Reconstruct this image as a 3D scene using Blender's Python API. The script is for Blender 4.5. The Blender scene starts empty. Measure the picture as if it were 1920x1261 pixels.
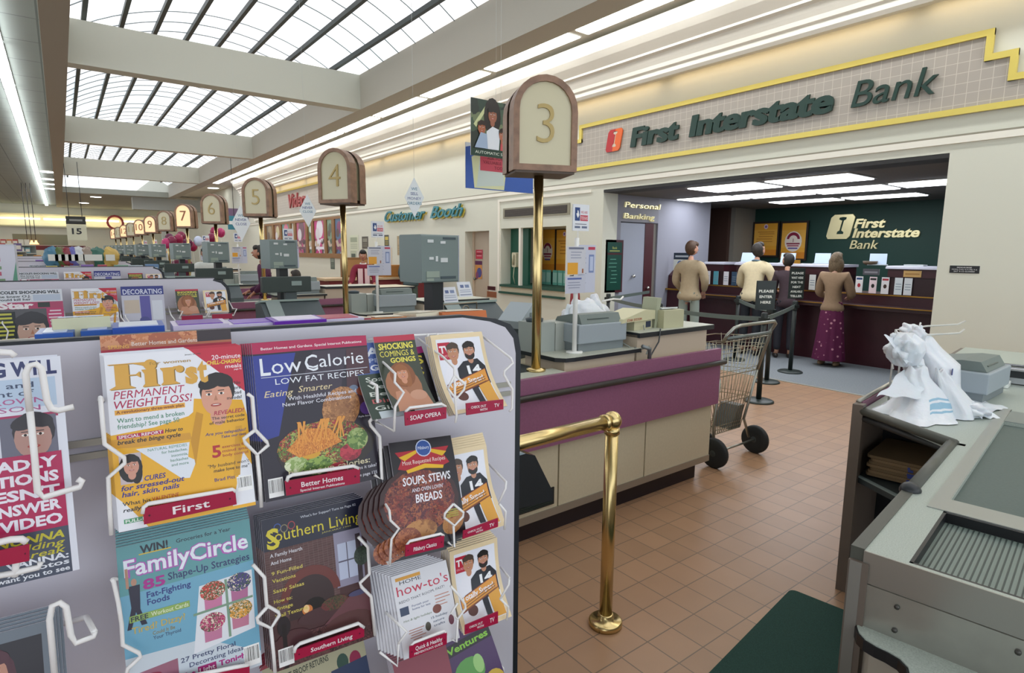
import bpy, bmesh, math, random
from mathutils import Vector, Matrix, Euler
random.seed(7)
C = bpy.context.scene.collection
SC = bpy.context.scene
PI = math.pi
# ---------------------------------------------------------------- camera
YAW, PITCH, ROLL, FPX, EYE = 6.53314897e-01, -1.44359483e-01, 8.42939714e-03, 1096.95, 1.62
def cam_rows():
    cy, sy, cp, sp, cr, sr = math.cos(YAW), math.sin(YAW), math.cos(PITCH), math.sin(PITCH), math.cos(ROLL), math.sin(ROLL)
    f = Vector((sy*cp, cy*cp, sp)); r = Vector((cy, -sy, 0)); u = r.cross(f)
    return r*cr + u*sr, -r*sr + u*cr, f
CR, CU, CF = cam_rows()
cam = bpy.data.objects.new('camera', bpy.data.cameras.new('camera')); C.objects.link(cam)
cam.data.sensor_width = 36; cam.data.lens = FPX/1920*36; cam.data.clip_start = .02; cam.data.clip_end = 300
m = Matrix.Identity(4)
for i in range(3):
    m[i][0], m[i][1], m[i][2] = CR[i], CU[i], -CF[i]
m[2][3] = EYE
cam.matrix_world = m
SC.camera = cam
SC.view_settings.view_transform = 'Standard'; SC.view_settings.look = 'None'
SC.view_settings.exposure = 0.0; SC.view_settings.gamma = 1
def W(px, py, ax, val):                      # world point seen at a photo pixel, on the plane axis = value
    d = CR*((px-960)/FPX) - CU*((py-630.5)/FPX) + CF
    o = Vector((0, 0, EYE)); return o + d*((val-o[ax])/d[ax])
WX = 7.25                                    # plane of the long right-hand wall
# ---------------------------------------------------------------- world and lamps
wd = bpy.data.worlds.new('world'); SC.world = wd; wd.use_nodes = True
wd.node_tree.nodes['Background'].inputs[0].default_value = (.86, .93, 1, 1)
wd.node_tree.nodes['Background'].inputs[1].default_value = 1.0
def area(name, loc, sx, sy, power, col=(1, 1, 1), rot=(0, 0, 0), spread=PI):
    l = bpy.data.lights.new(name, 'AREA'); l.shape = 'RECTANGLE'; l.size = sx; l.size_y = sy; l.energy = power; l.color = col; l.spread = spread
    o = bpy.data.objects.new(name, l); C.objects.link(o); o.location = loc; o.rotation_euler = rot
    o.visible_camera = True
    return o
# ---------------------------------------------------------------- materials
SC.view_settings.exposure = .92
MC = {}
def lin(c):
    if isinstance(c, str):
        c = c.lstrip('#'); c = [int(c[i:i+2], 16)/255 for i in (0, 2, 4)]
    return [x/12.92 if x <= .04045 else ((x+.055)/1.055)**2.4 for x in c] + [1.0]
def mat(col, rough=.6, metal=0, emit=0, noise=0, scale=40, name=None, bump=0, coat=0, spec=.5, trans=0):
    key = (str(col), rough, metal, emit, noise, scale, bump, coat, spec, trans)
    if key in MC: return MC[key]
    M = bpy.data.materials.new(name or ('m_'+str(col))); M.use_nodes = True
    nt = M.node_tree; b = nt.nodes['Principled BSDF']; c = lin(col)
    b.inputs['Base Color'].default_value = c; b.inputs['Roughness'].default_value = rough
    b.inputs['Metallic'].default_value = metal; b.inputs['Specular IOR Level'].default_value = spec
    if coat: b.inputs['Coat Weight'].default_value = coat; b.inputs['Coat Roughness'].default_value = .08
    if trans: b.inputs['Transmission Weight'].default_value = trans
    if emit: b.inputs['Emission Color'].default_value = c; b.inputs['Emission Strength'].default_value = emit
    if noise or bump:
        tc = nt.nodes.new('ShaderNodeTexCoord'); n = nt.nodes.new('ShaderNodeTexNoise'); n.inputs['Scale'].default_value = scale
        n.inputs['Detail'].default_value = 3; nt.links.new(tc.outputs['Object'], n.inputs['Vector'])
        if noise:
            r = nt.nodes.new('ShaderNodeValToRGB'); r.color_ramp.elements[0].position = .3; r.color_ramp.elements[1].position = .7
            r.color_ramp.elements[0].color = [max(0, x*(1-noise)) for x in c[:3]]+[1]
            r.color_ramp.elements[1].color = [min(1, x*(1+noise)) for x in c[:3]]+[1]
            nt.links.new(n.outputs['Fac'], r.inputs['Fac']); nt.links.new(r.outputs['Color'], b.inputs['Base Color'])
        if bump:
            bp = nt.nodes.new('ShaderNodeBump'); bp.inputs['Strength'].default_value = bump; bp.inputs['Distance'].default_value = .005
            nt.links.new(n.outputs['Fac'], bp.inputs['Height']); nt.links.new(bp.outputs['Normal'], b.inputs['Normal'])
    MC[key] = M; return M
def cells(cols, scale=30, rough=.35, name='mottled_print', kind='VORONOI', stretch=(1, 1, 1)):   # many-coloured print texture (food, flowers, goods)
    key = ('cells', tuple(cols), scale, kind, stretch)
    if key in MC: return MC[key]
    M = bpy.data.materials.new(name); M.use_nodes = True; nt = M.node_tree; b = nt.nodes['Principled BSDF']; b.inputs['Roughness'].default_value = rough
    tc = nt.nodes.new('ShaderNodeTexCoord'); mp = nt.nodes.new('ShaderNodeMapping'); mp.inputs['Scale'].default_value = stretch
    nt.links.new(tc.outputs['Object'], mp.inputs['Vector'])
    ns = nt.nodes.new('ShaderNodeTexNoise'); ns.inputs['Scale'].default_value = scale*1.4; nt.links.new(mp.outputs['Vector'], ns.inputs['Vector'])
    mx = nt.nodes.new('ShaderNodeMix'); mx.data_type = 'VECTOR'; mx.inputs['Factor'].default_value = .06
    nt.links.new(mp.outputs['Vector'], mx.inputs[4]); nt.links.new(ns.outputs['Color'], mx.inputs[5])
    v = nt.nodes.new('ShaderNodeTexVoronoi'); v.inputs['Scale'].default_value = scale; nt.links.new(mx.outputs[1], v.inputs['Vector'])
    sp = nt.nodes.new('ShaderNodeSeparateColor'); nt.links.new(v.outputs['Color'], sp.inputs[0])
    r = nt.nodes.new('ShaderNodeValToRGB'); r.color_ramp.interpolation = 'CONSTANT' if kind == 'VORONOI' else 'LINEAR'
    e = r.color_ramp.elements
    while len(e) < len(cols): e.new(.5)
    for i, c in enumerate(cols): e[i].position = i/len(cols); e[i].color = lin(c)
    nt.links.new(sp.outputs[0], r.inputs['Fac']); nt.links.new(r.outputs['Color'], b.inputs['Base Color'])
    MC[key] = M; return M
def grid_mat(name, col, line, sx, sy, w=.03, rough=.4, off=(0, 0), axes='XY', vary=.12, bump=.3, space='Object', spec=.5):   # square tiles with joints
    M = bpy.data.materials.new(name); M.use_nodes = True; nt = M.node_tree; b = nt.nodes['Principled BSDF']; b.inputs['Roughness'].default_value = rough
    b.inputs['Specular IOR Level'].default_value = spec
    N = nt.nodes.new; L = nt.links.new
    tc = N('ShaderNodeTexCoord'); sx_ = N('ShaderNodeSeparateXYZ'); L(tc.outputs[space], sx_.inputs[0])
    def mth(op, a, bb):
        n = N('ShaderNodeMath'); n.operation = op
        for i, q in enumerate((a, bb)):
            if q is None: continue
            if isinstance(q, (int, float)): n.inputs[i].default_value = q
            else: L(q, n.inputs[i])
        return n.outputs[0]
    dist = []; ids = []
    for a, s, o in zip(axes, (sx, sy), off):
        q = mth('DIVIDE', mth('SUBTRACT', sx_.outputs[a], o), s)
        fr = mth('FRACT', q, None); ids.append(mth('FLOOR', q, None))
        d = mth('SUBTRACT', .5, mth('ABSOLUTE', mth('SUBTRACT', fr, .5), None)); dist.append(mth('MULTIPLY', d, s))
    mn = mth('MINIMUM', dist[0], dist[1]); ln = mth('LESS_THAN', mn, w*min(sx, sy))
    cb = N('ShaderNodeCombineXYZ'); L(ids[0], cb.inputs[0]); L(ids[1], cb.inputs[1])
    wn = N('ShaderNodeTexWhiteNoise'); L(cb.outputs[0], wn.inputs['Vector'])
    rp = N('ShaderNodeValToRGB'); c = lin(col)
    rp.color_ramp.elements[0].color = [x*(1-vary) for x in c[:3]]+[1]; rp.color_ramp.elements[1].color = [min(1, x*(1+vary)) for x in c[:3]]+[1]
    ns = N('ShaderNodeTexNoise'); ns.inputs['Scale'].default_value = 5; ns.inputs['Detail'].default_value = 5; L(tc.outputs[space], ns.inputs['Vector'])
    av = mth('ADD', mth('MULTIPLY', wn.outputs['Value'], .45), mth('MULTIPLY', ns.outputs['Fac'], .55)); L(av, rp.inputs['Fac'])
    mx = N('ShaderNodeMix'); mx.data_type = 'RGBA'; L(ln, mx.inputs['Factor']); L(rp.outputs['Color'], mx.inputs[6]); mx.inputs[7].default_value = lin(line)
    L(mx.outputs[2], b.inputs['Base Color'])
    if bump:
        bp = N('ShaderNodeBump'); bp.inputs['Strength'].default_value = bump; bp.inputs['Distance'].default_value = .003; bp.invert = True
        L(ln, bp.inputs['Height']); L(bp.outputs['Normal'], b.inputs['Normal'])
    return M
# ---------------------------------------------------------------- mesh builder
class MB:
    def __init__(s): s.v = []; s.f = []; s.m = []; s.mats = []; s.sm = []
    def mi(s, m):
        if m not in s.mats: s.mats.append(m)
        return s.mats.index(m)
    def add(s, v, f, m, T=None, smooth=False):
        o = len(s.v); i = s.mi(m)
        s.v += [tuple(T @ Vector(p)) if T else tuple(p) for p in v]
        for q in f: s.f.append([a+o for a in q]); s.m.append(i); s.sm.append(smooth)
        return s
    def box(s, a, b, m, T=None):
        x0, y0, z0 = [min(p, q) for p, q in zip(a, b)]; x1, y1, z1 = [max(p, q) for p, q in zip(a, b)]
        v = [(x0, y0, z0), (x1, y0, z0), (x1, y1, z0), (x0, y1, z0), (x0, y0, z1), (x1, y0, z1), (x1, y1, z1), (x0, y1, z1)]
        return s.add(v, [(3, 2, 1, 0), (4, 5, 6, 7), (0, 1, 5, 4), (1, 2, 6, 5), (2, 3, 7, 6), (3, 0, 4, 7)], m, T)
    def rbox(s, a, b, r, m, T=None, ax=2):         # box with edges rounded around one axis
        o = [i for i in range(3) if i != ax]; pts = []
        for cx, cy, st in ((b[o[0]]-r, b[o[1]]-r, 0), (a[o[0]]+r, b[o[1]]-r, 1), (a[o[0]]+r, a[o[1]]+r, 2), (b[o[0]]-r, a[o[1]]+r, 3)):
            for k in range(5):
                t = PI/2*(st+k/4); pts.append((cx+r*math.cos(t), cy+r*math.sin(t)))
        return s.prism(pts, a[ax], b[ax], m, T, ax)
    def prism(s, pts, h0, h1, m, T=None, ax=2, smooth=False):  # 2-D outline swept along an axis
        def P(p, h):
            q = [0, 0, 0]; o = [i for i in range(3) if i != ax]; q[o[0]], q[o[1]] = p; q[ax] = h; return q
        n = len(pts); v = [P(p, h0) for p in pts] + [P(p, h1) for p in pts]
        f = [(i, (i+1) % n, (i+1) % n+n, i+n) for i in range(n)] + [list(range(n))[::-1], list(range(n, 2*n))]
        return s.add(v, f, m, T, smooth)
    def tube(s, pts, r, m, T=None, seg=8, closed=False, cap=True):
        P = [Vector(p) for p in pts]; n = len(P); rr = r if isinstance(r, (list, tuple)) else [r]*n
        v = []; prev = None
        for i in range(n):
            a = P[i-1] if (i or closed) else P[i]; b = P[(i+1) % n] if (i < n-1 or closed) else P[i]
            d = (b-a); d = d.normalized() if d.length > 1e-9 else Vector((0, 0, 1))
            if prev is None: up = Vector((0, 0, 1)) if abs(d.z) < .9 else Vector((1, 0, 0)); x = d.cross(up).normalized()
            else: x = (prev - d*prev.dot(d)); x = x.normalized() if x.length > 1e-6 else d.orthogonal().normalized()
            prev = x; y = d.cross(x)
            for k in range(seg): t = 2*PI*k/seg; v.append(P[i] + (x*math.cos(t)+y*math.sin(t))*rr[i])
        f = []
        for i in range(n if closed else n-1):
            for k in range(seg): a = i*seg+k; b = i*seg+(k+1) % seg; c = ((i+1) % n)*seg+(k+1) % seg; d_ = ((i+1) % n)*seg+k; f.append((a, b, c, d_))
        if not closed and cap: f += [list(range(seg))[::-1], list(range((n-1)*seg, n*seg))]
        return s.add(v, f, m, T, True)
    def lathe(s, prof, m, at=(0, 0, 0), seg=24, T=None, smooth=True):
        n = len(prof); v = []
        for r, z in prof:
            for k in range(seg): t = 2*PI*k/seg; v.append((at[0]+r*math.cos(t), at[1]+r*math.sin(t), at[2]+z))
        f = [(i*seg+k, i*seg+(k+1) % seg, (i+1)*seg+(k+1) % seg, (i+1)*seg+k) for i in range(n-1) for k in range(seg)]
        f += [list(range(seg))[::-1], list(range((n-1)*seg, n*seg))]
        return s.add(v, f, m, T, smooth)
    def ell(s, c, r, m, T=None, nu=14, nv=9, fn=None):
        v = []
        for j in range(nv+1):
            p = PI*j/nv
            for i in range(nu):
                t = 2*PI*i/nu; q = (math.sin(p)*math.cos(t), math.sin(p)*math.sin(t), math.cos(p))
                k = fn(*q) if fn else 1
                v.append((c[0]+r[0]*q[0]*k, c[1]+r[1]*q[1]*k, c[2]+r[2]*q[2]*k))
        f = [(j*nu+i, (j+1)*nu+i, (j+1)*nu+(i+1) % nu, j*nu+(i+1) % nu) for j in range(nv) for i in range(nu)]
        return s.add(v, f, m, T, True)
    def grid(s, fn, nu, nv, m, T=None, smooth=True):
        v = [fn(i/nu, j/nv) for j in range(nv+1) for i in range(nu+1)]
        f = [(j*(nu+1)+i, j*(nu+1)+i+1, (j+1)*(nu+1)+i+1, (j+1)*(nu+1)+i) for j in range(nv) for i in range(nu)]
        return s.add(v, f, m, T, smooth)
    def build(s, name, parent=None, loc=None, rot=None, label=None, cat=None, group=None, kind=None, bevel=0):
        me = bpy.data.meshes.new(name); me.from_pydata(s.v, [], s.f)
        for q in s.mats: me.materials.append(q)
        me.polygons.foreach_set('material_index', s.m); me.polygons.foreach_set('use_smooth', s.sm); me.validate(); me.update()
        o = bpy.data.objects.new(name, me); C.objects.link(o)
        if parent: o.parent = parent
        if loc: o.location = loc
        if rot: o.rotation_euler = rot
        if bevel:
            b = o.modifiers.new('bevel', 'BEVEL'); b.width = bevel; b.segments = 2; b.limit_method = 'ANGLE'
        return tag(o, label, cat, group, kind)
def tag(o, label=None, cat=None, group=None, kind=None):
    for k, q in (('label', label), ('category', cat), ('group', group), ('kind', kind)):
        if q: o[k] = q
    return o
def thing(name, label, cat, loc=(0, 0, 0), rz=0, group=None):
    o = bpy.data.objects.new(name, None); C.objects.link(o); o.location = loc; o.rotation_euler = (0, 0, rz); o.empty_display_size = .05
    return tag(o, label, cat, group)
KIDS = {}
def kids(o): return [c for c in bpy.data.objects if c.parent == o]
def dup(o, loc=None, rz=None, label=None, group=None, parent=None, skip=()):
    r = o.copy(); C.objects.link(r)
    if loc is not None: r.location = loc
    if rz is not None: r.rotation_euler = (o.rotation_euler[0], o.rotation_euler[1], rz)
    if label: r['label'] = label
    if group: r['group'] = group
    for ch in kids(o):
        if ch.name.split('.')[0] in skip: continue
        c = ch.copy(); C.objects.link(c); c.parent = r
        for g in kids(ch):
            d = g.copy(); C.objects.link(d); d.parent = c
    return r
# ---------------------------------------------------------------- lettering
TC = {}
def text2d(s, bold=0, shear=0, res=3, space=1.0):
    if 'M' in s: bold = 0
    key = (s, bold, shear, res, space)
    if key in TC: return TC[key]
    cu = bpy.data.curves.new('lettering', 'FONT'); cu.body = s; cu.size = 1; cu.shear = shear; cu.offset = bold; cu.resolution_u = res; cu.fill_mode = 'FRONT'; cu.space_character = space
    ob = bpy.data.objects.new('lettering', cu); me = ob.to_mesh()
    v = [(p.co.x, p.co.y) for p in me.vertices]; f = [tuple(p.vertices) for p in me.polygons]
    ob.to_mesh_clear(); bpy.data.objects.remove(ob); bpy.data.curves.remove(cu)
    if not v: v = [(0, 0), (.1, 0), (.1, .1)]; f = [(0, 1, 2)]
    x0 = min(p[0] for p in v); x1 = max(p[0] for p in v)
    v = [(p[0]-x0, p[1]) for p in v]; TC[key] = (v, f, x1-x0); return TC[key]
CAP = .70                                    # cap height of the built-in face for size 1
def solid_text(mb, s, m, w=None, h=.1, depth=.02, T=None, bold=.02, shear=0, space=1.0, res=4):   # raised letters: x right, z up, front at -y
    v, f, tw = text2d(s, bold, shear, res, space); sy = h/CAP; sx = (w/tw) if w else sy
    V = [(x*sx, -depth, y*sy) for x, y in v] + [(x*sx, 0, y*sy) for x, y in v]; n = len(v)
    ec = {}
    for q in f:
        for i in range(len(q)):
            a, b = q[i], q[(i+1) % len(q)]; ec[(a, b)] = 1
    F = [tuple(q) for q in f] + [tuple(a+n for a in reversed(q)) for q in f]
    F += [(a, a+n, b+n, b) for (a, b) in ec if (b, a) not in ec]
    mb.add(V, F, m, T)
class Art:
    """Flat print laid in thin layers on a sheet W x H; x right, z up, printed face towards -y."""
    def __init__(s, Wd, Hd, paper='#f2f2f0', rough=.32, step=.00012, fn=None, nu=6, nv=8, me=0):
        s.me = me; s.bb = []
        s.W, s.H, s.k, s.step, s.r = Wd, Hd, 0, step, rough; s.mb = MB(); s.fn = fn or (lambda x, z: 0.0)
        pm = paper if not isinstance(paper, str) else mat(paper, rough)
        s.mb.grid(lambda a, b: (a*Wd, s.fn(a*Wd, b*Hd), b*Hd), nu, nv, pm)
    def M(s, c): return mat(c, s.r) if isinstance(c, str) else c
    me = 0
    def put(s, v, f, c):
        x0 = min(q[0] for q in v); x1 = max(q[0] for q in v); z0 = min(q[1] for q in v); z1 = max(q[1] for q in v)
        k = 1+max([b[4] for b in s.bb if b[0] < x1 and b[1] > x0 and b[2] < z1 and b[3] > z0], default=0); s.bb.append((x0, x1, z0, z1, k)); e = s.step*k
        if s.me:                                # split long triangles so print follows the bend of the sheet
            v = list(v); st = [tuple(q) for q in f]; out = []; mid = {}; lim = s.me**2
            while st:
                q = st.pop(); n = len(q); L = [(v[q[i]][0]-v[q[(i+1) % n]][0])**2+(v[q[i]][1]-v[q[(i+1) % n]][1])**2 for i in range(n)]; M_ = max(L)
                if M_ < lim or n > 4 or len(out) > 6000: out.append(q); continue
                if n == 4: st += [(q[0], q[1], q[2]), (q[0], q[2], q[3])]; continue
                i = L.index(M_); a, b, cc = q[i], q[(i+1) % 3], q[(i+2) % 3]; k = (min(a, b), max(a, b))
                if k not in mid: mid[k] = len(v); v.append(((v[a][0]+v[b][0])/2, (v[a][1]+v[b][1])/2))
                st += [(a, mid[k], cc), (mid[k], b, cc)]
            f = out
        s.mb.add([(x, s.fn(x, z)-e, z) for x, z in v], f, s.M(c))
    def quad(s, P, c, n=4):                    # P: four corners (fractions) BL BR TR TL
        p = [(a*s.W, b*s.H) for a, b in P]; v = []
        for j in range(n+1):
            for i in range(n+1):
                a, b = i/n, j/n
                v.append(tuple(p[0][k]*(1-a)*(1-b)+p[1][k]*a*(1-b)+p[2][k]*a*b+p[3][k]*(1-a)*b for k in (0, 1)))
        s.put(v, [(j*(n+1)+i, j*(n+1)+i+1, (j+1)*(n+1)+i+1, (j+1)*(n+1)+i) for j in range(n) for i in range(n)], c); return s
    def r_(s, x0, y0, x1, y1, c): return s.quad([(x0, y0), (x1, y0), (x1, y1), (x0, y1)], c)
    def poly(s, P, c):
        p = [(a*s.W, b*s.H) for a, b in P]; cx = sum(q[0] for q in p)/len(p); cz = sum(q[1] for q in p)/len(p); n = len(p)
        s.put([(cx, cz)]+p, [(0, i+1, (i+1) % n+1) for i in range(n)], c); return s
    def el(s, cx, cy, rx, ry, c, rot=0, n=16, a0=0, a1=2*PI):    # radii as fractions of the width
        P = []
        for i in range(n):
            t = a0+(a1-a0)*i/(n-1 if a1-a0 < 6.2 else n); x, y = rx*math.cos(t), ry*math.sin(t); ca, sa = math.cos(rot), math.sin(rot)
            P.append((cx*s.W+(x*ca-y*sa)*s.W, cy*s.H+(x*sa+y*ca)*s.W))
        s.put([(cx*s.W, cy*s.H)]+P, [(0, i+1, (i+1) % n+1) for i in range(n)], c); return s
    def t(s, txt, x, y, h, c, w=None, bold=.01, sh=0, rot=0, al='l', res=2, sp=1.0):   # h cap height, w width (fractions of H and W)
        v, f, tw = text2d(txt, bold, sh, res, sp); sy = h*s.H/CAP; sx = w*s.W/tw if w else sy; wd_ = tw*sx
        ox = x*s.W - (wd_ if al == 'r' else wd_/2 if al == 'c' else 0); oy = y*s.H; ca, sa = math.cos(rot), math.sin(rot)
        s.put([(ox+a*sx*ca-b*sy*sa, oy+a*sx*sa+b*sy*ca) for a, b in v], f, c); return s
    def lines(s, x0, x1, ys, h, c, gap=0):      # rows of tiny print too small to read
        for y in ys: s.r_(x0+gap*random.random(), y, x1-gap*random.random(), y+h, c)
        return s
    def face(s, cx, cy, r, skin='#d9a384', hair='#2a1d18', style='short', turn=0, beard=None, mouth='#a8423c'):
        e = s.el; H = s.H; Wd = s.W; k = Wd/H
        if style == 'long': e(cx-.1*r, cy-.3*r*k, r*1.35, r*1.9, hair); e(cx+.5*r, cy-.9*r*k, r*.7, r*1.6, hair)
        e(cx+.06*r, cy+.3*r*k, r*.98, r*1.12, hair)
        e(cx, cy-1.25*r*k, r*.45, r*.6, skin)
        e(cx, cy-.12*r*k, r*.86, r*1.14, skin)
        if beard: e(cx, cy-.62*r*k, r*.78, r*.66, beard); e(cx, cy-.1*r*k, r*.72, r*.5, skin)
        e(cx-.25*r, cy+.86*r*k, r*.75, r*.42, hair, rot=.35); e(cx+.35*r, cy+.9*r*k, r*.65, r*.42, hair, rot=-.3)
        for q in (-1, 1):
            x = cx+(q*.34+turn)*r
            s.r_(x-.18*r, cy+.26*r*k, x+.18*r, cy+.31*r*k, hair)
            e(x, cy+.1*r*k, .17*r, .075*r, '#f4ece6'); e(x, cy+.1*r*k, .075*r, .075*r, '#2c1c18')
        s.poly([(cx+turn*r-.1*r, cy-.3*r*k), (cx+turn*r+.12*r, cy-.3*r*k), (cx+turn*r+.03*r, cy+.05*r*k)], '#b97f63')
        e(cx+turn*r, cy-.58*r*k, .3*r, .1*r, mouth); e(cx+turn*r, cy-.56*r*k, .2*r, .03*r, '#f0e4de')
        return s
    def bars(s, x0, y0, x1, y1):
        s.r_(x0, y0, x1, y1, '#f4f4f4'); n = 14
        for i in range(n):
            a = x0+(x1-x0)*(i+.8)/(n+1.2); s.r_(a, y0+.25*(y1-y0), a+(x1-x0)/n*random.choice((.25, .4, .6)), y1-.08*(y1-y0), '#222222')
        return s
    def build(s, name, parent=None, loc=None, rot=None, **k): return s.mb.build(name, parent, loc, rot, **k)
# ================================================================ structure
CREAM = mat('#d3d4c5', .6, name='cream_wall_paint'); CREAM2 = mat('#eae7da', .55, name='cornice_paint'); GREYB = mat('#c9cabd', .7, name='beam_paint')
TRIMD = mat('#8d8877', .6); GOLD = mat('#d9c766', .35, .25, name='gold_trim'); BLACK = mat('#15161a', .4); WHITE = mat('#eeeeea', .5)
def S(name, mb, **k): return mb.build(name, kind='structure', **k)
S('floor', MB().box((-16, -6, -.2), (7.25, 58, 0), grid_mat('terracotta_tile', '#a98567', '#7a6553', .16, .16, .018, .36, (.07, -.005), vary=.16, bump=.25)))
S('floor', MB().box((7.25, 1.5, -.2), (14.5, 12, 0), mat('#7f858a', .95, noise=.12, scale=60, name='grey_carpet')))
S('trim_1', MB().box((7.22, 2.19, 0), (7.27, 7.0, .006), mat('#a8a8a0', .4, .5)))
w = MB(); Y0, Y1 = -6, 29.5; WT = 4.72
w.box((WX, Y0, 0), (WX+.35, 2.19, WT), CREAM); w.box((WX, 2.19, 2.64), (WX+.35, 7.0, WT), CREAM)
w.box((WX, 7.0, 0), (WX+.35, 7.9, WT), CREAM)
w.box((WX, 7.9, 2.08), (WX+.35, 9.87, WT), CREAM); w.box((WX, 7.9, 0), (WX+.35, 9.87, .78), CREAM)
w.box((WX, 9.87, 0), (WX+.35, 10.3, WT), CREAM); w.box((WX, 10.3, 2.05), (WX+.35, 11.24, WT), CREAM); w.box((WX, 11.24, 0), (WX+.35, Y1, WT), CREAM)
S('wall_right', w)
w = MB()                                      # thin groove line, picture rail and the frame around the teller-machine recess
w.box((WX-.018, Y0, 2.795), (WX, 30, 2.815), TRIMD); w.box((WX-.03, Y0, 2.73), (WX, 30, 2.795), CREAM2)
w.box((WX-.025, 7.27, 2.62), (WX, 9.96, 2.67), CREAM2); w.box((WX-.025, 9.9, .8), (WX, 9.96, 2.62), CREAM2)
S('trim_2', w)
# cornice along the top of the right-hand wall
prof = [(7.25, 4.14), (7.2, 4.14), (7.02, 4.14), (7.0, 4.06), (6.9, 4.05), (6.87, 4.09), (6.87, 4.15), (6.84, 4.17), (6.83, 4.22), (6.80, 4.27), (6.77, 4.33), (6.72, 4.35), (6.72, 4.38),
        (6.68, 4.42), (6.62, 4.48), (6.56, 4.56), (6.52, 4.66), (6.51, 4.72), (7.25, 4.72)]
S('trim_3', MB().prism(prof, Y0, 30, CREAM2, ax=1))
S('ceiling', MB().box((5.79, Y0, 4.79), (7.6, 58, 4.95), mat('#d6d3c5', .7)))
S('ceiling', MB().box((-16, Y0, 4.72), (.02, 58, 4.9), grid_mat('dark_ceiling_panels', '#929d99', '#6c7674', .6, 1.2, .02, .8, vary=.05, bump=0)))
g = GREYB
S('trim_4', MB().box((5.35, Y0, 4.6), (5.79, 58, 6.3), mat('#b9b5a8', .7)))
S('trim_5', MB().box((.02, Y0, 4.6), (.34, 58, 6.3), mat('#a9a598', .7)))
for y in (-5.5, 3.4, 12.55, 21.45, 31.0): S('trim_6', MB().box((.34, y-.16, 4.6), (5.35, y+.16, 5.3), g))
S('ceiling', MB().box((.34, 40.6, 4.6), (5.35, 58, 4.9), mat('#a3a79e', .7)))
S('wall_far', MB().box((-16, 56, 0), (7.6, 56.3, 4.8), mat('#e2e2d2', .7)).box((-16, 55.6, 3.9), (7.3, 56, 4.05), mat('#e3dcb8', .6)).box((-16, 55.7, 3.1), (7.3, 56, 3.2), mat('#b9b8a2', .6)))
S('wall_right', MB().box((7.25, 29.5, 0), (7.6, 56, 4.8), CREAM))
S('trim_7', MB().box((3.6, 41.5, 3.9), (7.25, 42.2, 4.6), mat('#b4b8b4', .7)).box((5.0, 41.7, 0), (5.3, 42.0, 3.9), mat('#b9bdb6', .7)))
# skylights: glowing vaulted glazing between the cross beams
SKY = bpy.data.materials.new('frosted_daylight_glazing'); SKY.use_nodes = True; nt = SKY.node_tree; b = nt.nodes['Principled BSDF']
b.inputs['Base Color'].default_value = (.8, .8, .8, 1); b.inputs['Emission Strength'].default_value = .66
_t = nt.nodes.new('ShaderNodeTexCoord'); _n = nt.nodes.new('ShaderNodeTexNoise'); _n.inputs['Scale'].default_value = .35; _n.inputs['Detail'].default_value = 2; nt.links.new(_t.outputs['Object'], _n.inputs['Vector'])
_r = nt.nodes.new('ShaderNodeValToRGB'); _r.color_ramp.elements[0].position = .35; _r.color_ramp.elements[0].color = (.66, .73, .78, 1); _r.color_ramp.elements[1].position = .55; _r.color_ramp.elements[1].color = (.92, .95, 1, 1); nt.links.new(_n.outputs['Fac'], _r.inputs['Fac']); nt.links.new(_r.outputs['Color'], b.inputs['Emission Color'])  # grey shade patches put into the glow colour by noise
FR = mat('#3c4644', .5)
def vz(x): R = 4.3; return 5.3+.8-R+math.sqrt(max(0, R*R-(x-2.855)**2))
for n, (ya, yb) in enumerate(((-5.5, 3.3), (3.3, 12.55), (12.55, 21.45), (21.45, 31.0), (31.0, 40.6))):
    root = S('window_%d' % (n+1), MB().grid(lambda a, q: (.34+5.01*a, ya+(yb-ya)*q, vz(.34+5.01*a)), 24, 1, SKY))
    fm = MB()
    for i in range(8):
        x = .62+.625*i; fm.box((x-.035, ya, vz(x)-.09), (x+.035, yb, vz(x)-.005), FR)
    fm.build('mullion', root)
    fm = MB(); k = 14
    for j in range(1, k):
        y = ya+(yb-ya)*j/k; fm.tube([(.34+5.01*i/20, y, vz(.34+5.01*i/20)-.012) for i in range(21)], .009, mat('#8a9698', .5), seg=5)
    fm.build('glazing_bar', root)


# fluorescent strips
LAMP = mat('#ffffff', .5, emit=6.5, name='fluorescent_diffuser'); LAMPB = mat('#f4f8ff', .5, emit=3.6, name='troffer_diffuser')
proto = None
for i in range(15):
    y = -2.55+2.3*i
    if not proto:
        proto = thing('ceiling_light', 'x', 'ceiling light', (6.24, y, 4.785)); MB().box((-.14, .05, -.02), (.14, 2.22, 0), mat('#e8e6dc', .5)).build('housing', proto)
        MB().box((-.125, .07, -.032), (.125, 2.2, -.0205), LAMP).build('diffuser', proto); o = proto
    else: o = dup(proto, (6.24, y, 4.785))
    tag(o, 'long white fluorescent strip lamp over the cream cornice, %s from the near end' % ['first', 'second', 'third', 'fourth', 'fifth', 'sixth', 'seventh', 'eighth', 'ninth', 'tenth', 'eleventh', 'twelfth', 'thirteenth', 'fourteenth', 'fifteenth'][i], group='strip lamps above the cornice')
    o['category'] = 'ceiling light'
proto = None
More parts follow.
